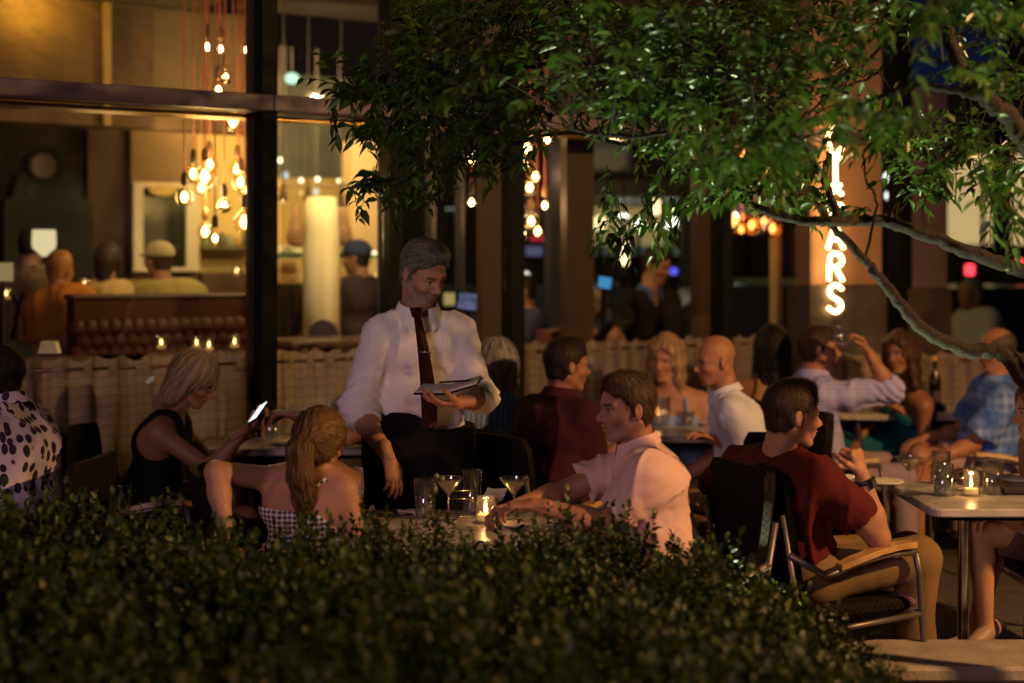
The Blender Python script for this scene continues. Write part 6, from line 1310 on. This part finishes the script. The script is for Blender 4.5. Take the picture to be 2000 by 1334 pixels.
# blonde woman facing
bw = person('blonde', 'woman with long wavy blonde hair and a pale blue strappy top facing the camera', at(1300, 700, 7.75), hip(1318, 7.8, .57), -92, hy=-118, hp=9, hr=-5, neck=at(1312, 758, 7.75), sw=.165, fem=1, skin=FAIR, top=dict(m=bluel, sleeve='none', neck='strap', o=.010, low=.08, name='top'), bottom=dict(m=bluel), hair=('wavy', (.30, .17, .085)), ho=dict(hlen=.22, streak=(.46, .30, .17), fwd=.03, part=.01), bust=1, strand=1300, res=1.2)
m = MB(); q = bw
for s in (1, -1): m.tube([q['N'] - q['sp'] * .15 + q['sd'] * s * .075 + q['fw'] * .105, q['N'] - q['sp'] * .06 + q['sd'] * s * .07 + q['fw'] * .075, q['N'] - q['sp'] * .0 + q['sd'] * s * .062 + q['fw'] * .0], .008, 6)
m.build('strap', bluel, q['root'], True, q['off'])
# bald man
bm = person('bald', 'bald man in a white polo shirt seated at the middle table, facing left', at(1396, 705, 7.0), hip(1460, 7.0, .57), 176, hy=196, hp=8, neck=at(1418, 768, 7.0), sw=.19, skin=RUD, L=dict(e=at(1470, 868, 6.88), w=at(1400, 860, 6.88), ul=.3), top=dict(m=polo, sleeve='short', slen=.72, loose=.02, o=.018, neck='collar', collar=1, cargs=(.03, .45, .03, .022), seed=12), bottom=dict(m=khaki), hair=None, face=dict(brow=(.2, .12, .09)), res=1.1, girth=1.1)
chair(*at(1478, 0, 7.0)[:2], 178, 'armchair behind the bald man in the white polo')
# long dark hair woman from behind
ld = person('long_dark', 'woman with long dark hair seen from behind in front of the curtain', at(1508, 680, 8.0), hip(1508, 7.95, .60), 95, hy=88, neck=at(1506, 735, 8.0), sw=.16, fem=1, skin=TANN, top=dict(m=tan, sleeve='none', neck='tank', low=.1, name='top'), bottom=dict(m=blackc), hair=('long', (.010, .007, .006)), ho=dict(hlen=.25), res=1.3, strand=900)
# drinking man
dm = person('drinker', 'man in a lavender checked shirt lifting a glass to his mouth', at(1600, 683, 7.75), hip(1600, 7.8, .60), 8, hy=-4, hp=-3, neck=at(1588, 735, 7.75), sw=.19, skin=RUD, Rr=dict(e=at(1708, 762, 7.55), w=at(1697, 690, 7.5), d=(-.45, .1, 1), n=(-.8, .1, -.2), curl=.8, ul=.33, fl=.23), L=dict(e=at(1660, 775, 8.0), w=at(1720, 785, 8.1)), top=dict(m=lav, sleeve='long', sleeveR='rolled', loose=.026, o=.02, neck='collar', collar=1, low=.16, wr=.007, seed=44), bottom=dict(m=cloth('trousers_mauve', (.30, .22, .28))), hair=('short', (.05, .025, .013)), res=1.15, strand=1000, girth=1.08)
gc = at(1660, 668, 7.5); gt = thing('wine_glass', 'short stemmed glass tipped towards the mouth of the man in lavender checks', 'glass', gc, 0); Rg = Matrix.Rotation(R(-62), 4, 'Y'); o = MB().lathe_open([(.030, -.06), (.004, -.055), (.004, -.01), (.038, .03), (.044, .07), (.040, .10), (.038, .10), (.042, .07), (.036, .032), (.002, 0)], 22).build('glass', clear, gt, True); o.rotation_euler = Rg.to_euler()
chair(*at(1597, 0, 7.75)[:2], 8, 'armchair of the man in the lavender checked shirt')
# curly brunette
cb_ = person('curly', 'woman with long curly brown hair and teal dress facing the lavender checked man', at(1757, 690, 8.3), hip(1785, 8.6, .58), 195, hy=228, hp=4, hr=4, neck=at(1768, 748, 8.35), sw=.165, fem=1, skin=TANN, top=dict(m=teal, sleeve='none', neck='strap', o=.012, name='dress'), bottom=dict(m=teal, name='skirt', o=.03), hair=('wavy', (.060, .026, .012)), ho=dict(hlen=.24, fwd=.02, streak=(.10, .045, .02)), bust=1, res=1.3, strand=1100)
# blue plaid man
bp_ = person('plaid', 'balding man in a blue plaid shirt seated behind the branch at the right, facing left', at(1946, 684, 7.95), hip(1925, 8.0, .60), 178, hy=190, hp=4, neck=at(1945, 745, 7.95), sw=.19, skin=RUD, L=dict(e=at(1905, 862, 7.8), w=at(1850, 888, 7.75)), legs=dict(kL=at(1795, 892, 7.8), kR=at(1805, 885, 8.1)), top=dict(m=bpl, sleeve='short', slen=.8, loose=.03, o=.024, neck='collar', collar=1, low=.1, wr=.006, seed=13), bottom=dict(m=cloth('shorts_khaki', (.34, .24, .20)), len='short', name='shorts'), hair=('fringe', (.10, .07, .06)), face=dict(brow=(.15, .09, .07)), res=1.2, girth=1.15, strand=500)
chair(*at(1950, 0, 8.0)[:2], 180, 'armchair of the balding man in blue plaid')
# woman at right edge: face edge, shoulder and crossed legs
rw = person('right_woman', 'bare legged woman in a tan top cut off by the right edge of the photo', at(2030, 803, 5.9), hip(2075, 6.0, .56), 180, hy=182, hp=5, sw=.165, fem=1, skin=(.50, .26, .13), L=dict(e=at(2045, 990, 5.78), w=at(1985, 1020, 5.7), d=(-1, .1, .1), curl=.7), Rr=dict(e=at(2030, 960, 6.15), w=at(1990, 960, 6.2)), legs=dict(kL=at(1902, 1030, 5.72), aL=at(1925, 1215, 5.82), kR=at(1935, 1045, 5.95), aR=at(1908, 1225, 5.9), fL=(-.5, -.4, -.25), fR=(-.9, -.3, -.2)), top=dict(m=tan, sleeve='short', slen=.5, low=.05), bottom=dict(m=cloth('skirt_dark', (.10, .06, .05)), len='short', name='skirt'), hair=('long', (.14, .08, .04)), shoes=(.30, .2, .13), strand=300)
chair(*at(2085, 0, 6.0)[:2], 180, 'armchair of the bare legged woman at the right edge')
# more chairs seen
chair(*at(1390, 0, 6.0)[:2], 200, 'wicker armchair standing empty behind the pink shirted man, left of the maroon one')

# ---- people inside the restaurant (floor raised)
I = dict(low=False, res=1.7, strand=350, group='people inside the restaurant', hs=.91)
person('server', 'server inside with dark braces over a white shirt, back turned, by the cream lamp', fw(62, 482, 2.7), fw(70, 640, 2.7), 70, skin=DEEP, top=dict(m=cloth('shirt_cream', (.20, .13, .07)), sleeve='long', neck='collar', low=.02), hair=('crew', dbr), **I)
sv2 = PEOPLE['server']; m = MB()
for s in (1, -1): m.tube([sv2['N'] + sv2['sd'] * s * .09 - sv2['fw'] * .04 + sv2['sp'] * .01, sv2['N'] + sv2['sd'] * s * .06 - sv2['fw'] * .125 - sv2['sp'] * .12, sv2['N'] - sv2['fw'] * .145 - sv2['sp'] * .24, sv2['N'] - sv2['sd'] * s * .08 - sv2['fw'] * .145 - sv2['sp'] * .44], .012, 6)
m.build('braces', blackc, sv2['root'], True, sv2['off'])
person('amber_guest', 'guest inside lit amber, in an orange shirt below the cream lamp', fw(118, 528, 2.1), fw(125, 655, 2.0), 75, skin=TANN, top=dict(m=cloth('orange_shirt', (.34, .12, .02)), sleeve='short', low=.02), hair=('short', (.30, .12, .03)), **I)
person('pale_guest', 'guest inside with dark hair and a pale shirt, seen over the banquette back', fw(213, 512, 2.2), fw(213, 650, 2.2), 80, skin=DEEP, top=dict(m=cloth('shirt_pale', (.42, .30, .13)), sleeve='short', low=.02), hair=('bob', (.03, .018, .018)), **I)
person('cap_guest', 'guest inside wearing a cap and a khaki shirt, seen over the banquette back', fw(310, 512, 2.1), fw(318, 650, 2.1), 110, hy=140, sw=.21, skin=TANN, top=dict(m=cloth('shirt_olive', (.28, .22, .07)), sleeve='short', low=.02, o=.03), hair=('crop', brn), girth=1.2, **I)
cg = PEOPLE['cap_guest']; k = Field(cg['H'] - .2, cg['H'] + .2, .008); k.ell(cg['H'] + np.array([-.01, 0, .06]) @ cg['M'], (.108, .088, .078), cg['M'], .0); k.ell(cg['H'] + np.array([.10, 0, .045]) @ cg['M'], (.07, .07, .012), cg['M'], .015); k.put(cg['H'] - .2, cg['H'] + .2, lambda X, Y, Z: (Z - cg['H'][2] - .035) + 0 * X + 0 * Y, 0, 's'); V, Q = k.mesh(); quads_mesh('cap', V - cg['off'], Q, cloth('cap_cloth', (.35, .30, .18)), cg['root'], None, True)
person('cook', 'cook in a navy cap and dark jacket walking past the cream column', fw(696, 505, 2.9), fw(700, 690, 2.9), 150, hy=165, skin=DEEP, top=dict(m=cloth('jacket_dark', (.035, .022, .028)), sleeve='long', low=.1, o=.03), hair=('crop', dbr), girth=1.15, low=True, res=1.7, strand=200, group='people inside the restaurant', legs=dict(kL=fw(690, 760, 2.9), kR=fw(710, 760, 2.9), aL=fw(690, 850, 2.9), aR=fw(710, 850, 2.9)), bottom=dict(m=cloth('trousers_dark', (.02, .015, .02))))
cg = PEOPLE['cook']; k = Field(cg['H'] - .2, cg['H'] + .2, .008); k.ell(cg['H'] + np.array([-.01, 0, .055]) @ cg['M'], (.112, .092, .090), cg['M'], .0); k.put(cg['H'] - .2, cg['H'] + .2, lambda X, Y, Z: (Z - cg['H'][2] - .02) + 0 * X + 0 * Y, 0, 's'); V, Q = k.mesh(); quads_mesh('cap', V - cg['off'], Q, cloth('cap_navy', (.03, .04, .09)), cg['root'], None, True)
person('host', 'dark haired host in a dark jacket leaning over the desk inside', fw(1283, 519, 1.25), fw(1262, 690, 1.35), -60, hy=-38, hp=16, neck=fw(1268, 568, 1.28), sw=.19, skin=TANN, low=False, res=1.2, strand=600, group='people inside the restaurant', L=dict(e=fw(1320, 660, 1.0), w=fw(1300, 690, .8)), Rr=dict(e=fw(1215, 640, .95), w=fw(1190, 668, .8)), top=dict(m=cloth('jacket_brown', (.010, .007, .008)), sleeve='long', o=.03, loose=.02, neck='open', collar=1, cm=cloth('collar_navy', (.04, .09, .26)), low=.0), hair=('short', dbr))
person('bent_man', 'grey haired man in a navy top bending over menus on the host desk', fw(1165, 590, 1.5), fw(1195, 690, 1.6), 215, hy=225, hp=45, neck=fw(1178, 610, 1.5), skin=DEEP, Rr=dict(e=fw(1150, 640, 1.3), w=fw(1118, 640, .95), curl=.5), L=dict(e=fw(1165, 645, 1.2), w=fw(1128, 655, .9), curl=.4), top=dict(m=cloth('navy', (.03, .035, .08)), sleeve='long', low=.0), hair=('short', (.25, .2, .14)), **I)
person('far_guest', 'guest inside half hidden by the black mullion, in dark blue', fw(1019, 570, 1.5), fw(1022, 680, 1.5), 190, skin=RUD, top=dict(m=cloth('navy', (.03, .035, .08)), sleeve='long', low=.02), hair=('crew', dbr), **I)
ped = person('walker', 'blurred passer-by in a pale shirt on the pavement at the right', at(1895, 572, 11.2), at(1915, 690, 11.2), 200, skin=TANN, res=2.0, strand=200, group='people in the street', top=dict(m=cloth('shirt_grey', (.40, .44, .40)), sleeve='short', o=.03), bottom=dict(m=blackc), hair=('crop', (.25, .25, .24)), legs=dict(kL=at(1918, 800, 11.1), kR=at(1910, 800, 11.4), aL=hip(1915, 11.1, .1), aR=hip(1925, 11.5, .1)))
# ---------------------------------------------------------------- foliage
def leaf_mat(name, c1, c2, rough=.38, tr=.35):
    m = mat(name, c1, rough, spec=.55); nt = m.node_tree; L = nt.links; b = nt.nodes['Principled BSDF']
    a = nt.nodes.new('ShaderNodeVertexColor'); a.layer_name = 'Col'; L.new(a.outputs[0], b.inputs['Base Color'])
    t = nt.nodes.new('ShaderNodeBsdfTranslucent'); L.new(a.outputs[0], t.inputs[0]); x = nt.nodes.new('ShaderNodeMixShader'); x.inputs[0].default_value = tr
    L.new(b.outputs[0], x.inputs[1]); L.new(t.outputs[0], x.inputs[2]); L.new(x.outputs[0], nt.nodes['Material Output'].inputs[0]); return m
bark = mat('bark', (.013, .008, .005), .9, noise=.45, nscale=22, bump=.9, bscale=55)
LEAFT = np.array([[0, 0, 0], [.22, .5, .08], [.22, -.5, .08], [.62, .42, .06], [.62, -.42, .06], [1, 0, -.10], [.4, 0, -.03]])
LEAFF = np.array([[0, 6, 1], [0, 2, 6], [1, 6, 3], [2, 4, 6], [3, 6, 5], [6, 4, 5]])
def leaves(name, P, D, Nn, Ln, Wd, col, m_, parent, off):
    """one small folded leaf per row: base P, direction D, normal Nn, length, width"""
    D = D / np.linalg.norm(D, axis=1)[:, None]; S = np.cross(Nn, D); S /= np.linalg.norm(S, axis=1)[:, None] + 1e-9; U = np.cross(D, S)
    T = LEAFT[None]; bend = 1.0
    V = P[:, None] + D[:, None] * (T[..., 0:1] * Ln[:, None, None]) + S[:, None] * (T[..., 1:2] * Wd[:, None, None]) + U[:, None] * (T[..., 2:3] * Ln[:, None, None])
    V[:, 5] -= np.array([0, 0, 1]) * Ln[:, None] * .12
    Q = (LEAFF[None] + (np.arange(len(P)) * 7)[:, None, None]).reshape(-1, 3)
    return quads_mesh(name, V.reshape(-1, 3) - off, Q, m_, parent, {'Col': np.c_[np.repeat(col, 7, 0), np.ones(len(P) * 7)]}, False)

tree = thing('leafy_tree', 'tree at the right whose bare lit limbs and leafy crown hang over the terrace', 'tree', (2.2, 4.64, 0)); toff = np.array([2.2, 4.64, 0])
limbs = []
def limb(pts, r0, r1, steps=10):
    P = np.array([at(*p) for p in pts]); n = len(P); t = np.linspace(0, n - 1, (n - 1) * steps + 1); Q = []
    for tt in t:
        i = min(int(tt), n - 2); f_ = tt - i; p0 = P[max(i - 1, 0)]; p1 = P[i]; p2 = P[i + 1]; p3 = P[min(i + 2, n - 1)]
        Q.append(.5 * ((2 * p1) + (-p0 + p2) * f_ + (2 * p0 - 5 * p1 + 4 * p2 - p3) * f_ ** 2 + (-p0 + 3 * p1 - 3 * p2 + p3) * f_ ** 3))
    Q = np.array(Q); Q[1:-1] += rng.normal(size=(len(Q) - 2, 3)) * .0025
    rr = np.linspace(r0, r1, len(Q)) * (1 + .06 * np.sin(np.arange(len(Q)) * 1.9)); rr = rr * .62 + .0012; limbs.append((Q, rr)); return Q, rr
limb([(2290, 1330, 4.64), (2230, 1000, 4.64), (2120, 860, 4.64), (2015, 760, 4.70), (1960, 692, 4.70), (1880, 682, 4.70), (1800, 640, 4.66), (1740, 570, 4.64), (1690, 510, 4.64), (1625, 440, 4.64), (1595, 395, 4.64)], .062, .014)
limb([(2230, 1000, 4.64), (2150, 700, 4.60), (2060, 560, 4.8), (1985, 525, 4.8), (1890, 492, 4.8), (1780, 448, 4.8), (1720, 432, 4.82), (1640, 432, 4.60), (1560, 430, 4.64), (1480, 405, 4.70), (1400, 360, 5.0), (1330, 322, 5.05), (1240, 290, 5.1)], .05, .010)
limb([(1400, 360, 5.0), (1345, 315, 5.0), (1300, 250, 5.05), (1230, 180, 5.1), (1150, 120, 5.2)], .018, .008)
limb([(2150, 700, 4.60), (2080, 420, 4.6), (1990, 255, 4.45), (1930, 195, 4.4), (1880, 140, 4.4), (1842, 40, 4.4), (1810, -60, 4.4)], .062, .024)
limb([(1930, 195, 4.4), (1860, 175, 4.4), (1790, 168, 4.45), (1720, 190, 4.5), (1600, 230, 4.5), (1480, 260, 4.5)], .022, .005)
limb([(1300, 258, 4.64), (1235, 268, 4.64), (1180, 262, 4.64), (1118, 254, 4.64)], .010, .007)
limb([(1640, 432, 4.60), (1600, 330, 4.64), (1520, 230, 5.0), (1420, 150, 5.1), (1300, 80, 5.2), (1150, 30, 5.3), (1000, 10, 5.4)], .02, .006)
limb([(1150, 120, 5.2), (1030, 130, 5.25), (900, 160, 5.3), (760, 175, 5.35), (650, 190, 5.35)], .012, .003)
limb([(1240, 290, 5.1), (1120, 260, 5.1), (1000, 280, 5.05), (880, 320, 5.05), (760, 355, 5.0), (680, 365, 5.0)], .010, .003)
limb([(1690, 510, 4.64), (1712, 400, 4.64), (1692, 350, 4.64), (1686, 300, 4.64)], .006, .003)
limb([(1842, 40, 4.4), (1760, 60, 4.5), (1660, 150, 4.6), (1560, 235, 4.7)], .010, .003)
limb([(1842, 120, 4.4), (1760, 100, 4.6), (1700, 150, 4.7), (1600, 190, 4.8)], .008, .003)
limb([(2150, 700, 4.60), (2060, 330, 5.0), (1950, 290, 5.1), (1880, 300, 5.2)], .014, .004)
mb = MB()
for Q, rr in limbs: mb.tube(Q, rr, 8)
# root flare
mb.tube([at(2290, 1330, 4.64), at(2300, 1400, 4.64), (2.2, 4.64, .05), (2.21, 4.64, -.05)], [.062, .066, .08, .10], 10)
LP = np.concatenate([q for q, _ in limbs[1:]] )
# crown clumps: (px, py, rx, ry, twigs, Y, dY, brightness class)
clumps = [(760, 190, 130, 95, 62, 5.35, .30, 0), (905, 110, 150, 90, 70, 5.3, .4, 0), (900, 205, 140, 80, 56, 5.2, .35, 0), (730, 215, 60, 55, 12, 5.2, .2, 0), (1010, 150, 110, 95, 52, 5.1, .4, 1), (930, 290, 110, 45, 28, 5.1, .25, 1), (830, 320, 60, 40, 9, 5.1, .2, 1), (975, 285, 40, 40, 6, 5.0, .25, 1), (760, 362, 95, 24, 16, 5.0, .15, 1),
    (1190, 80, 160, 90, 86, 5.1, .5, 1), (1360, 110, 150, 110, 100, 5.0, .5, 2), (1250, 200, 130, 60, 44, 4.9, .4, 1), (1450, 200, 130, 75, 60, 4.9, .45, 2), (1570, 100, 120, 100, 56, 4.85, .45, 2), (1310, 290, 90, 40, 20, 4.95, .3, 1), (1400, 345, 60, 50, 20, 4.9, .3, 2), (1560, 360, 60, 50, 16, 4.8, .3, 2), (1490, 372, 80, 20, 6, 4.9, .2, 2),
    (1245, 425, 85, 40, 19, 4.95, .15, 2), (1625, 400, 45, 30, 5, 4.8, .2, 2), (1690, 230, 110, 45, 28, 4.3, .3, 0), (1500, 290, 120, 45, 34, 4.2, .3, 0), (1790, 30, 150, 50, 34, 4.4, .4, 0), (1950, 130, 80, 80, 24, 4.5, .4, 0), (1930, 20, 100, 40, 24, 4.5, .4, 0),
    (1880, 270, 110, 45, 36, 4.95, .25, 2), (1795, 335, 55, 38, 16, 4.9, .15, 2), (1960, 330, 60, 40, 18, 4.8, .25, 2), (1960, 420, 50, 40, 8, 4.2, .2, 1), (1080, 20, 260, 40, 66, 5.2, .5, 0), (1500, 25, 240, 40, 62, 5.0, .5, 1), (840, 15, 90, 22, 12, 5.4, .3, 0)]
P_ = []; D_ = []; N_l = []; L_ = []; W_l = []; C_ = []; rg = np.random.default_rng(5); tw = []
for (cx, cy_, rx, ry, nt_, Y, dY, br) in clumps:
    for _ in range(int(nt_ * .84)):
        a = rg.uniform(0, 6.283); q = rg.uniform(0, 1) ** .5; Yp = Y + rg.normal() * dY; end = at(cx + rx * q * math.cos(a), cy_ + ry * q * math.sin(a), Yp)
        d2 = ((LP - end) ** 2).sum(1); j = int(np.argmin(d2)); base = LP[j]; dist = math.sqrt(d2[j])
        dirv = nrm(end - base) if dist > .02 else nrm(rg.normal(size=3)); dirv = nrm(dirv + rg.normal(size=3) * .35 + np.array([-.25, 0, -.05])); ln = rg.uniform(.16, .32)
        s0 = end - dirv * ln * .5; n_s = 6; tws = [s0]
        for k in range(n_s): tws.append(tws[-1] + dirv * ln / n_s); dirv = nrm(dirv + rg.normal(size=3) * .10 + np.array([0, 0, -.05]))
        tws = np.array(tws); tw.append((tws, .0022))
        if rg.random() < .16 and dist < .8: mid = (base + s0) / 2 + np.array([0, 0, .03 + .05 * rg.random()]); tt = np.linspace(0, 1, 8)[:, None]; tw.append(((1 - tt) ** 2 * base + 2 * tt * (1 - tt) * mid + tt ** 2 * s0, .0032))
        nl = rg.integers(9, 14)
        for k in range(nl):
            t = (k + .6) / nl * n_s; i = min(int(t), n_s - 1); p = tws[i] + (tws[i + 1] - tws[i]) * (t - i); ax = nrm(tws[i + 1] - tws[i]); s = nrm(np.cross(ax, [0, 0, 1])) * (1 if k % 2 else -1)
            d = nrm(ax * .65 + s * .8 + rg.normal(size=3) * .22 + np.array([0, 0, -.38])); nn = nrm(np.array([0, 0, 1.0]) + rg.normal(size=3) * .45)
            P_.append(p); D_.append(d); N_l.append(nn); l = rg.uniform(.026, .070); L_.append(l); W_l.append(l * rg.uniform(.36, .46))
            g = rg.uniform(.35, 1.3); C_.append((.050 * g * rg.uniform(.8, 1.3), .110 * g, .012 * g))
P_, D_, N_l, L_, W_l, C_ = map(np.array, (P_, D_, N_l, L_, W_l, C_))
for q, r_ in tw: mb.tube(q, np.linspace(r_, r_ * .5, len(q)), 4, False)
mb.build('trunk', bark, tree, True, toff)
leaves('crown', P_, D_, N_l, L_, W_l, C_, leaf_mat('tree_leaf', (.06, .12, .02), None, .34, .30), tree, toff)

# ---- boxwood hedge in front
hg = thing('boxwood_hedge', 'dense dark green boxwood hedge across the foreground', 'hedge', (-.4, 3.6, 0)); hoff = np.array([-.4, 3.6, 0])
rg = np.random.default_rng(21); P_ = []; D_ = []; N_l = []; L_ = []; W_l = []; C_ = []; stems = MB()
def xr(Y): return np.interp(Y, [2.6, 3.4, 4.0, 4.55], [.78, .96, 1.0, .98])      # right end of the hedge
ns = 7200
X = rg.uniform(-2.3, 1.12, ns); Yy = rg.uniform(2.55, 4.55, ns)
for x, y in zip(X, Yy):
    e = xr(y) - x
    if e < 0: continue
    top = np.interp(x, [-2.3, -1.6, -1.15, -.9, -.6, -.4, .2, .5], [1.0, .96, .86, .79, .79, .84, .84, .82]) + .035 * math.sin(x * 3.1 + y) + .035 * math.sin(x * 8.3 + 2 * y) * math.sin(y * 5 + 1) + .045 * math.sin(x * 19 + 4 * math.sin(y * 3)) * math.sin(y * 14 + 3 * math.sin(x * 4)) + .02 * math.sin(y * 6 + x * 2) + rg.normal() * .030
    if x > .45: top -= .30 * ((x - .45) / .5) ** 1.6 * 1.0
    if rg.random() < .15: top += rg.uniform(.03, .11)
    edge = min(e / .18, (y - 2.5) / .15, 1); top *= .72 + .28 * max(0, edge) ** .5
    top = max(top, .15)
    # an upright sprig
    lean = nrm(np.array([rg.normal() * .22 + (.25 if e < .2 else 0), rg.normal() * .22 - (.2 if y < 2.75 else 0), 1.0])); sl = rg.uniform(.08, .20); b0 = np.array([x, y, top - sl])
    n = int(sl / .0095)
    lean2 = lean
    for k in range(n):
        t = (k + .5) / n; p = b0 + lean2 * sl * t; az = k * 1.57 + rg.normal() * .5; rad = np.array([math.cos(az), math.sin(az), 0]); op = 1.0 if t < .85 else .45
        d = nrm(rad * op + lean * (.55 + .5 * t) + rg.normal(size=3) * .2); P_.append(p); D_.append(d); N_l.append(nrm(lean - d * np.dot(lean, d) + rg.normal(size=3) * .3)); l = rg.uniform(.018, .036) * (1.15 - .3 * t); L_.append(l); W_l.append(l * .58)
        g = rg.uniform(.5, 1.5) * (1.25 if t > .7 else 1); yl = rg.random() < .12; C_.append((.028 * g * (1.8 if yl else 1), .050 * g, .004 * g))
    if rg.random() < .35: stems.tube([b0 - (0, 0, .12), b0, b0 + lean * sl * .9], [.003, .002, .001], 3, False)
# side and front faces
for _ in range(2600):
    if rg.random() < .5: y = rg.uniform(2.6, 4.5); x = xr(y) - .02 + rg.normal() * .03; out = np.array([1, -.2, .35])
    else: x = rg.uniform(-2.3, .9); y = 2.58 + rg.normal() * .03; out = np.array([0, -1, .35])
    tpz = .9 - (.30 * ((x - .45) / .5) ** 1.6 if x > .45 else 0); z = rg.uniform(.05, max(.1, tpz)); b0 = np.array([x, y, z]); lean = nrm(out + rg.normal(size=3) * .35); sl = rg.uniform(.06, .12)
    for k in range(9):
        t = (k + .5) / 9; az = k * 1.57; u_ = nrm(np.cross(lean, [0, 0, 1])); v_ = np.cross(lean, u_); d = nrm((u_ * math.cos(az) + v_ * math.sin(az)) + lean * .7 + rg.normal(size=3) * .2)
        P_.append(b0 + lean * sl * t); D_.append(d); N_l.append(nrm(lean + rg.normal(size=3) * .3)); l = rg.uniform(.015, .024); L_.append(l); W_l.append(l * .58); g = rg.uniform(.7, 1.2); C_.append((.028 * g, .044 * g, .004 * g))
P_, D_, N_l, L_, W_l, C_ = map(np.array, (P_, D_, N_l, L_, W_l, C_))
leaves('foliage', P_, D_, N_l, L_, W_l, C_, leaf_mat('box_leaf', (.06, .09, .015), None, .5, .18), hg, hoff)
for i in range(60):
    x = rg.uniform(-2.2, .8); y = rg.uniform(2.8, 4.3); stems.tube([(x, y, 0), (x + rg.normal() * .04, y, .35), (x + rg.normal() * .08, y + rg.normal() * .05, .75 if x < .5 else .5)], [.009, .007, .003], 5)
stems.build('stem', bark, hg, False, hoff)
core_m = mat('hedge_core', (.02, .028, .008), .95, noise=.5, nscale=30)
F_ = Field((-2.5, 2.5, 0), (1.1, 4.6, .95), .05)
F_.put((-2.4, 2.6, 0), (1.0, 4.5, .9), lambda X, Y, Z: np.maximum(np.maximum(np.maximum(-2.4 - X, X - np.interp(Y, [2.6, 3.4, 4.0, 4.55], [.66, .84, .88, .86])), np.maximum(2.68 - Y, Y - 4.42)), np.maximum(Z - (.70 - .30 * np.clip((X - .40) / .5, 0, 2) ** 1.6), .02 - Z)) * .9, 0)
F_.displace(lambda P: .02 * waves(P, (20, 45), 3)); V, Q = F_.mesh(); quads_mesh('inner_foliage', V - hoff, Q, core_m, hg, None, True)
print('leaves', len(P_))
